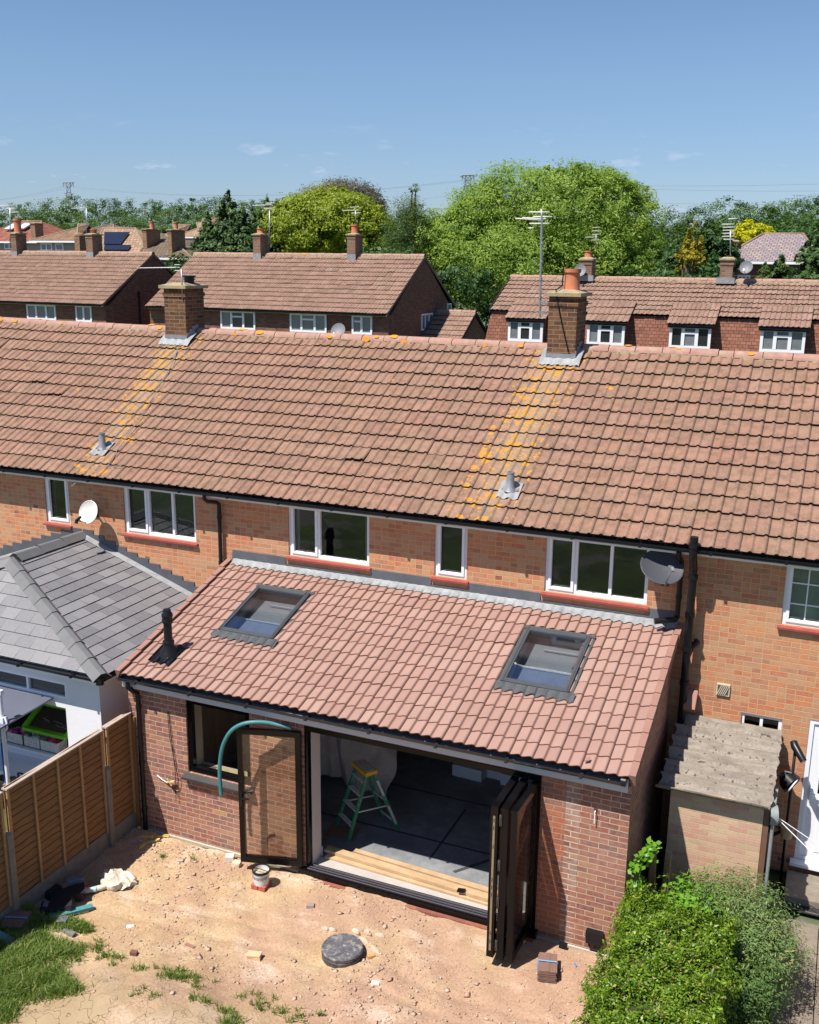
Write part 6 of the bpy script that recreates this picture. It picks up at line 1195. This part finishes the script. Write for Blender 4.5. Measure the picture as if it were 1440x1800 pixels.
m=MB(); m.tube([(4.27,6.1,7.46),(4.235,6.1,9.15)],.02,8); m.bar((4.27,6.1,7.72),(4.5,6.1,7.66),.03); m.bar((4.27,6.1,7.55),(4.5,6.1,7.50),.03)
for z in (7.8,8.1,8.4,8.7): m.cyl((4.262,6.1,z-.02),(4.262,6.1,z+.02),.027)
m.build('mast',M_grey,t)
m=MB()
for (u0,v0,u1,v1) in ((930,373,966,373),(937,381,971,381),(931,393,966,393),(929,401,938,401),(906,384,955,387),(918,383,960,385)):
    a=at(u0,v0,1,6.1);b=at(u1,v1,1,6.1); m.tube([tuple(a),tuple(b)],.012,5)
m.tube([(4.235,6.1,9.1),(4.22,6.1,9.25)],.015,5); m.build('aerial_bars',M_aer,t)
t=thing('tv_aerial',(-3.2,6.0,7.6),'television aerial pointing left from the pole on the left chimney','aerial')
a=at(321,528,1,5.84); b=at(319,473,1,5.84); m=MB(); m.tube([tuple(a),tuple(b)],.014,6); m.build('pole',M_grey,t)
a=at(316,470,1,5.84); b=at(246,471,1,6.3); A=Vector([float(x) for x in a]);B=Vector([float(x) for x in b]); m=MB(); m.tube([A,B],.009,5); s=(B-A).cross(Vector((0,0,1))).normalized()
for k in range(11): p=A.lerp(B,.12+.88*k/10); m.tube([p-s*.07-Vector((0,0,.004)),p+s*.07],.006,4)
for k,dz in enumerate((-.06,.05)): m.tube([A+Vector((-.12,0,dz)),A+Vector((.02,0,dz))],.007,4)
m.build('aerial_array',M_aer,t)
def mast(label,u,v0,v1,y,arr,rr=.025,sz=1.0):
    a=at(u,v0,1,y); b=at(u,v1,1,y); t=thing('tv_aerial',tuple(a),label,'aerial'); m=MB(); m.tube([tuple(a),tuple(b)],rr,6); m.build('mast',M_grey,t); m=MB(); B=Vector([float(x) for x in b])
    for (dx,dz,ln) in arr: m.tube([B+Vector((dx,0,dz)),B+Vector((dx+ln,0,dz+.02*ln))],rr*.7,4)
    m.build('aerial_bars',M_aer,t)
mast('thin mast with a short aerial above the far left chimney with red pot',18,435,365,34,[(-1.3,.1,1.6),(-.3,-.05,.8),(.1,-.25,.5)],.03)
mast('thin mast with a bent arm above the left back roof, left of the solar panels',152,438,366,40,[(-1.1,.0,1.1)],.03)
mast('thin mast with an aerial by the left chimney of the middle back house',474,440,370,35,[(-1.0,.25,1.1),(-.3,.1,.6),(-.2,.35,.5)],.03)
mast('short aerial mast on the red-potted chimney of the middle back house',625,396,370,34,[(-.7,.0,.9),(-.2,-.12,.5),(-.3,.15,.5)],.022)
mast('small aerial ladder of bars above the middle chimney of the dormer row',1048,440,412,26.3,[(-.15,.0,.3),(-.15,.12,.3),(-.15,.24,.3),(-.4,-.1,.4),(-.15,-.2,.3)],.014)
mast('cluster of white aerial bars above the right chimney of the dormer row',1284,450,405,26.3,[(-.25,.0,.42),(-.25,.1,.42),(-.3,.2,.42),(-.25,-.1,.42),(-.25,-.2,.42),(-.1,.38,.3),(-.2,-.3,.35)],.022)
# ------------------------------------------------------------------ far houses
def hip(label,x0,x1,y0,y1,ze,zr,zg,mat,wallm,rx0=None,rx1=None,wins=(),chims=(),name='house',extra=None):
    t=thing(name,((x0+x1)/2,(y0+y1)/2,zg),label,'house'); m=MB(); m.box(x0+.4,y0+.4,zg,x1-.4,y1-.4,ze); m.build('wall',wallm,t)
    ym=(y0+y1)/2; rx0=rx0 if rx0 is not None else x0+(ym-y0)*.8; rx1=rx1 if rx1 is not None else x1-(ym-y0)*.8; m=MB()
    def fc(pts): 
        P=[Vector(p) for p in pts]; e=(P[1]-P[0]).normalized(); n=(P[1]-P[0]).cross(P[2]-P[0]).normalized(); u=n.cross(e)
        m.face(P,0,uv=[((p-P[0]).dot(e),(p-P[0]).dot(u)) for p in P])
    A,B,C_,D_=(x0,y0,ze),(x1,y0,ze),(x1,y1,ze),(x0,y1,ze); R0_,R1_=(rx0,ym,zr),(rx1,ym,zr)
    fc([A,B,R1_,R0_]); fc([B,C_,R1_]); fc([C_,D_,R0_,R1_]); fc([D_,A,R0_]); m.face([A,D_,C_,B]); m.build('roof',mat,t)
    m=MB(); [m.tube([p,q],.08,6) for p,q in ((R0_,R1_),(B,R1_),(A,R0_))]; m.build('ridge_tiles',M_rdf,t)
    m=MB(); m.box(x0,y0-.05,ze-.16,x1,y0,ze-.02); m.box(x1,y0,ze-.16,x1+.05,y1,ze-.02); m.build('fascia',M_white,t)
    for w in wins: bk_window(t,*w[:4],y0+.4,fw=.1,**(w[4] if len(w)>4 else {}))
    for c in chims: chimney(t,*c[:4],c[6] if len(c)>6 else ze,c[4],M_chf,cap=.08,pots=c[5],step=True)
    return t
M_rdf=plain('far_ridge',(.27,.19,.135),.9,.2,3); M_chf=brick('far_chimney_brick',[(0,(.30,.17,.10)),(.5,(.22,.12,.08)),(.8,(.34,.2,.12))],(.3,.22,.14),stain=.3)
def froof(n,a,b,c): return brick(n,[(0,a),(.4,b),(.75,c)],tuple(x*.35 for x in a),bw=.30,bh=.33,ms=.05,bmp=.3,stain=.25,big=(.3,.22,.13))
M_fr1=froof('far_red_roof',(.30,.10,.07),(.26,.085,.065),(.34,.13,.09)); M_fr2=froof('far_brown_roof',(.26,.16,.10),(.22,.13,.09),(.30,.19,.12)); M_fr3=froof('far_tan_roof',(.36,.24,.16),(.31,.20,.14),(.40,.28,.19)); M_fr4=froof('far_dark_roof',(.17,.13,.09),(.14,.11,.08),(.2,.155,.1))
M_rend=plain('far_render',(.36,.30,.26),.9,.08,1.5); M_slr=froof('purple_slate',(.30,.24,.25),(.25,.22,.24),(.36,.28,.27))
def xw(u,v,y): q=at(u,v,1,y); return float(q[0]),float(q[2])
y=60; x0,_=xw(-60,424,y); x1,ze=xw(68,424,y); _,zr=xw(40,396,y)
t=hip('red-roofed house at the far left with two roof windows and a white bay window',x0,x1,y,y+8,ze,zr+.5,1,M_fr1,M_rend,rx0=x0+3,rx1=x1-3.2,wins=[(xw(2,430,y)[0],xw(26,430,y)[0],xw(0,438,y)[1],xw(0,427,y)[1])])
sl_=lambda u,v,yy: at(u,v,1,yy)
for (u,v) in ((22,401),(43,400)):
    q=at(u,v,1,y+2.3); m=MB(); c=Vector([float(k) for k in q]); k=(zr+.5-ze)/4; m.obox(c+Vector((0,0,.12)),(.45,0,0),(0,.55,.55*k),(0,-.03,.05)); m.build('roof_window',plain('far_rooflight',(.55,.6,.68),.2,.05),t)
y=58; x0,_=xw(52,424,y); x1,ze=xw(135,423,y)
hip('brown hipped-roof house with a white bay, behind the left back roof',x0,x1,y,y+8,ze,xw(90,394,y+3)[1],1,M_fr2,M_rend,wins=[(xw(66,430,y)[0],xw(86,430,y)[0],xw(0,440,y)[1],xw(0,427,y)[1],dict(mull=(.5,))),(xw(92,430,y)[0],xw(106,430,y)[0],xw(0,440,y)[1],xw(0,427,y)[1],dict(mull=()))],chims=[(xw(54,405,y+2)[0],xw(62,405,y+2)[0],y+2,y+3,xw(57,393,y+2)[1],[])])
y=52; x0,ze=xw(150,447,y); x1,_=xw(256,447,y); 
t=hip('tan hipped-roof house carrying dark solar panels, behind the left back roof',x0,x1+.6,y,y+9,ze-.6,xw(210,401,y+4.5)[1],1,M_fr3,M_drk,rx0=xw(182,402,y+4.5)[0],rx1=xw(238,402,y+4.5)[0])
zr=xw(210,401,y+4.5)[1]; k=(zr-ze+.6)/4.5
def roofp(u,v): # hit the front slope
    n=np.array([0,-k,1.0]); P0=np.array([0,y,ze-.6+.12]); d=FW*FPX+RT*(u-720)+UP*(900-v); tt=((P0-CAM)@n)/(d@n); return Vector([float(c) for c in CAM+tt*d])
M_pv=plain('solar_panel',(.012,.016,.035),.25,.2,2)
for pp in (((184,409),(228,409),(212,430),(183,430)),((184,432),(231,432),(225,440),(183,440)),((148,431),(160,431),(158,440),(146,440))):
    P=[roofp(*p) for p in pp]; m=MB(); m.prism(P,(0,-.02,.06)); m.build('solar_panel',M_pv,t)
y=48; x0,_=xw(238,452,y); x1,ze=xw(338,453,y)
hip('dark hipped-roof house with two tall chimneys beside the conifers',x0,x1,y,y+9,ze,xw(275,412,y+4)[1],1,M_fr4,M_drk,rx0=xw(262,415,y+4)[0],rx1=xw(284,415,y+4)[0],wins=[(xw(280,455,y)[0],xw(286,455,y)[0],xw(0,468,y)[1],xw(0,457,y)[1],dict(mull=())),(xw(293,455,y)[0],xw(299,455,y)[0],xw(0,472,y)[1],xw(0,457,y)[1],dict(mull=()))],
  chims=[(xw(258,440,y+2)[0],xw(265,440,y+2)[0],y+1.6,y+3.2,xw(262,404,y+2)[1],[(xw(261,440,y+2)[0]+.1,y+2.4,.16,.5,'pot')],ze),(xw(299,440,y+1)[0],xw(305.5,440,y+1)[0],y+.8,y+2.4,xw(302,405,y+1)[1],[(xw(302,440,y+1)[0],y+1.6,.16,.5,'pot')],ze)])
for (u0,u1,v0,v1,yy,mat,lab) in ((118,200,413,408,75,M_fr4,'low dark roof glimpsed beyond the solar-panelled house'),(268,318,421,408,85,M_fr2,'small brown roof between the two tall chimneys'),(306,352,416,405,80,M_fr3,'tan-roofed pale house glimpsed left of the conifers'),(330,362,408,396,95,M_fr2,'small brown gable roof farthest back by the conifers')):
    x0,_=xw(u0,v0,yy); x1,ze=xw(u1,v0,yy); hip(lab,x0,x1,yy,yy+7,ze,xw(u0,v1,yy+3.5)[1]+.8,1,mat,M_rend,wins=[((x0+x1)/2-.3,(x0+x1)/2+1.6,ze-1.4,ze-.3)])
y=50; x0,_=xw(1258,462,y); x1,ze=xw(1445,460,y)
hip('large purple-slate hipped house behind the dormer row on the right',x0,x1,y,y+10,ze,xw(1380,411,y+5)[1],1,M_slr,M_drk,rx0=xw(1342,411,y+5)[0],rx1=xw(1412,411,y+5)[0],wins=[(xw(1297,466,y)[0],xw(1320,466,y)[0],xw(0,482,y)[1]-.5,xw(0,466,y)[1]+.1)],chims=[(xw(1285,440,y+2)[0],xw(1296,440,y+2)[0],y+2,y+2.8,xw(1290,425,y+2)[1],[])])
# short stub chimneys in front of them
for (u0,u1,v1,yy,lab) in ((132,145,414,44,'slim brown chimney stack standing left of the solar panels'),):
    a,_=xw(u0,440,yy); b,_=xw(u1,440,yy); t=thing('chimney_stack',((a+b)/2,yy,6),lab,'chimney'); m=MB(); m.box(a,yy,1,b-.2,yy+.6,xw(u0,v1,yy)[1]); m.lathe(((a+b)/2-.1,yy+.3,xw(u0,v1,yy)[1]),[(.35,0),(.3,.12),(0,.2)],10); m.build('stack',M_chf,t)
# ------------------------------------------------------------------ trees
def lm(n,a,b,c,d_=None,tr=.35): return leafmat(n,[(0,a),(.4,b),(.8,c),(1,d_ or c)],trans=tr)
M_wil=lm('willow_leaf',(.08,.145,.018),(.17,.275,.035),(.28,.39,.06),(.38,.43,.10)); M_yel=lm('yellow_green_leaf',(.11,.165,.012),(.20,.265,.018),(.32,.37,.03),(.40,.42,.05)); M_con=lm('conifer_leaf',(.015,.04,.010),(.035,.08,.018),(.075,.14,.03),(.12,.19,.04),.15)
M_pur=lm('grey_purple_leaf',(.08,.07,.06),(.13,.115,.10),(.20,.18,.15),(.24,.21,.16)); M_bir=lm('birch_leaf',(.045,.085,.025),(.08,.14,.035),(.13,.20,.05)); M_gold=lm('golden_conifer_leaf',(.12,.12,.01),(.24,.21,.015),(.42,.34,.03)); M_lime=lm('lime_yellow_leaf',(.30,.33,.005),(.46,.46,.01),(.62,.58,.02))
M_wood=lm('woodland_leaf',(.015,.045,.012),(.032,.08,.018),(.06,.125,.028),(.09,.15,.05),.2)
def px(u,v,y): q=at(u,v,1,y); return float(q[0]),float(q[2])
def bl(lst,y,dp=1.0):
    out=[]
    for (u,v,ru,rv) in lst:
        x,z=px(u,v,y); x2,_=px(u+ru,v,y); _,z2=px(u,v-rv,y); r=abs(x2-x); h=abs(z2-z); out.append((x,y+random.uniform(-.3,.3)*r,z,r,r*dp,h))
    return out
def tr(name,label,y,lst,n,size,m,base=1.0,**k):
    b=bl(lst,y); return tree(name,label,'tree',(b[0][0],y,base),b,n,size,m,M_bark,**k)
tr('willow_tree','huge rounded bright green willow tree behind the houses',50,[(955,390,170,105),(1080,420,85,115),(850,440,100,105),(930,470,170,85),(1030,360,100,65),(880,375,85,60),(800,420,55,60),(1120,470,50,80),(985,335,75,50),(1060,480,100,80)],200000,.19,M_wil,shell=.33,clump=.085,cl_n=110,asp=.34,up=.3,trunk=.45)
tr('yellow_green_tree','yellow-green maple tree behind the middle back house',52,[(580,400,95,62),(520,420,60,45),(640,415,55,55),(585,365,50,35),(500,390,35,35)],85000,.18,M_yel,shell=.4,clump=.10,cl_n=110,asp=.6)
tr('purple_leaved_tree','grey-purple tree top rising behind the yellow-green tree',62,[(592,366,66,48),(640,378,24,38),(540,372,24,30)],60000,.17,M_pur,shell=.3,clump=.12)
tr('birch_tree','slender drooping birch between the yellow-green tree and the willow',47,[(715,400,32,62),(722,370,22,30),(700,425,35,35),(735,435,30,40),(728,338,9,14),(745,400,22,40)],20000,.12,M_bir,shell=.8,clump=.2,asp=.3)
def conif(name,label,y,tops,n,size,m,base=1.0,wd=.32):
    P=[];V=[];NN=[]
    t=None
    for (u,v,vb,ru) in tops:
        x,zt=px(u,v,y); _,zb=px(u,vb,y); x2,_=px(u+ru,v,y); R_=abs(x2-x); h=zt-zb; k=int(n/len(tops)); yy=y+random.uniform(-1,1)
        nb=max(30,k//45); bz=RNG.random(nb)**.75; ba=RNG.random(nb)*6.28; idx=RNG.integers(0,nb,k); s=RNG.random(k)**.6
        rad=(R_*(bz)**.8*(.75+.4*RNG.random(nb)))[idx]*s; z=zt-h*bz[idx]-.10*rad+RNG.normal(0,.02*h,k); a=ba[idx]+RNG.normal(0,.12,k)
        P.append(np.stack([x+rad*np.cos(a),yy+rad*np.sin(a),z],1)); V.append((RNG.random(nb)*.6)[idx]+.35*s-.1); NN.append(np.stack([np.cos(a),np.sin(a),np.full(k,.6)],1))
        if t is None: t=thing(name,(x,y,base),label,'tree'); tk=(x,yy,zt,R_)
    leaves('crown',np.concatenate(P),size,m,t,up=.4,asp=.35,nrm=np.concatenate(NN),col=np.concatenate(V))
    mm=MB(); mm.tube([(tk[0],tk[1],base),(tk[0],tk[1],tk[2]-.4)],[tk[3]*.09,.03],6); mm.build('trunk',M_bark,t)
conif('dark_conifer','broad dark green conifer with spiky top left of the yellow-green tree',44,[(402,338,500,75),(372,380,500,55),(432,365,500,60),(350,420,500,40)],30000,.26,M_con)
conif('dark_conifer','row of dark conifer spires directly behind the yellow-green tree edge',50,[(462,345,490,42),(485,352,490,38),(505,358,490,34),(445,368,490,40)],14000,.26,M_con)
conif('golden_conifer','golden yellow conifer behind the dormer row, left of its right chimney',45,[(1218,386,500,24),(1206,412,500,22),(1229,416,500,20),(1215,400,500,26)],9000,.2,M_gold)
tr('golden_shrub','rounded golden yellow bush at the foot of the golden conifer',43,[(1210,450,22,12)],1800,.2,M_gold)
conif('dark_conifer','dark green conifer right of the big willow',46,[(1190,425,510,38),(1172,450,510,30)],8000,.24,M_con)
tr('green_tree','mid-green tree between the golden conifer and the aerial cluster',48,[(1255,430,32,35),(1235,455,40,30),(1275,455,30,30)],11000,.2,M_wood)
tr('yellow_tree','brilliant lime-yellow tree left of the slate-roofed house',56,[(1322,410,32,20),(1302,420,20,22),(1345,412,18,16)],8000,.22,M_lime,shell=.6)
conif('spreading_conifer','dark spreading conifer at the right edge, in front of the slate-roofed house',34,[(1420,425,520,75),(1440,400,520,70),(1375,448,520,42),(1462,390,520,60)],18000,.18,M_con)
conif('young_conifer','light green young conifer in front of the slate roof',33,[(1347,462,520,28)],3500,.14,M_bir)
# low greenery filling the gaps between gardens
t=bl([(650,470,110,25),(330,480,60,25),(1190,490,90,22),(280,500,40,20),(815,500,60,50),(845,560,30,40)],44)
P,nr,v=blob_pts(t,12000,.6,.15,50); leaves('garden_undergrowth',P,.25,M_wood,None,nrm=nr,col=v,kind='stuff')
# woodland on the far ridge
def wood(name,us,prof,y0,y1,rows,n_each,size,r,mat):
    B=[]
    for k in range(rows):
        y=y0+(y1-y0)*k/max(1,rows-1)
        u=us[0]-30+random.uniform(0,20)
        while u<us[1]+30:
            vt=np.interp(u,[p[0] for p in prof],[p[1] for p in prof]); vv=vt+(rows-1-k)*13+random.uniform(-3,4); rr=r*random.uniform(.75,1.3)
            x,z=px(u,vv,y); B.append((x,y,z-rr*.8,rr,rr,rr*.85)); u+=rr*1775/y*.9
    P,nr,v=blob_pts(B,n_each*len(B),.3,.2,90)
    keep=nr[:,1]<.45; leaves(name,P[keep],size,mat,None,up=.35,asp=.7,nrm=nr[keep],col=v[keep]*.9,kind='stuff'); return B
M_wd1=lm('far_wood_leaf',(.018,.05,.008),(.045,.10,.014),(.09,.165,.024),(.14,.21,.04),.2)
B1=wood('far_woodland',(-20,520),[(-20,372),(40,355),(90,350),(150,345),(210,350),(270,354),(340,350),(420,352),(520,350)],300,400,6,1900,.62,6.5,M_wd1)
B2=wood('far_woodland_right',(640,1470),[(640,368),(700,372),(780,376),(1000,372),(1160,378),(1190,372),(1240,368),(1290,352),(1330,360),(1370,352),(1400,345),(1470,345)],280,380,7,1700,.6,6.0,M_wd1)
wood('suburban_trees',(-20,340),[(-20,402),(60,396),(150,402),(340,398)],150,190,2,260,.7,3.0,M_wood)
wood('suburban_trees_right',(1150,1470),[(1150,408),(1240,404),(1340,400),(1470,392)],100,140,3,300,.5,3.0,M_wood)
# ------------------------------------------------------------------ pylons
M_pyl=plain('pylon_steel',(.16,.18,.20),.6,.1,1)
def pylon(label,u,vt,vb,y,w):
    x,zt=px(u,vt,y); _,zb=px(u,vb,y); t=thing('pylon',(x,y,zb-20),label,'pylon'); m=MB(); H=zt-zb; r=.22
    lv=[zb-20,zb-8,zb,zb+H*.35,zb+H*.7,zt]; wd=[4,3,2.2,1.4,1.2,w*.45]
    for a,b,wa,wb in zip(lv,lv[1:],wd,wd[1:]):
        for s in (-1,1): m.tube([(x+s*wa,y,a),(x+s*wb,y,b)],r,4); m.tube([(x+s*wa,y,a),(x-s*wb,y,b)],r*.7,4)
        m.tube([(x-wb,y,b),(x+wb,y,b)],r,4)
    m.tube([(x-w,y,zt),(x+w,y,zt)],r*1.3,4); m.tube([(x-w,y,zt),(x-1.2,y,zb+H*.7)],r,4); m.tube([(x+w,y,zt),(x+1.2,y,zb+H*.7)],r,4)
    z2=zb+H*.25; m.tube([(x-w*.85,y,z2),(x,y,z2+H*.12),(x+w*.85,y,z2)],r,4)
    for s in (-1,1): m.tube([(x+s*w*.95,y,zt),(x+s*w*.95,y,zt-H*.3)],r*.8,4)
    m.build('lattice',M_pyl,t); return x,zt,z2
p1=pylon('distant steel pylon above the woodland on the left',120,321,347,470,3.9)
p2=pylon('distant steel pylon top showing beside the big willow',823,308,335,430,2.9)
m=MB()
for s,(za,zb_) in ((-1,(0,0)),(1,(0,0)),(0,(-6,-6))):
    a=Vector((p1[0]+s*3.5,470,p1[1]-2+za)); b=Vector((p2[0]+s*2.5,430,p2[1]-2+zb_)); c=Vector((p1[0]-160,520,p1[1]-5+za)); d=Vector((p2[0]+330,400,p2[1]+3+zb_-(s+1)*3))
    for P,Q in ((a,b),(c,a),(b,d)):
        m.tube([P.lerp(Q,k/16)-Vector((0,0,(P-Q).length*.045*4*(k/16)*(1-k/16)*.5)) for k in range(17)],.045,4,caps=False)
m.build('power_lines',M_pyl,None,**T('thin sagging power lines strung between the distant pylons','power line'))
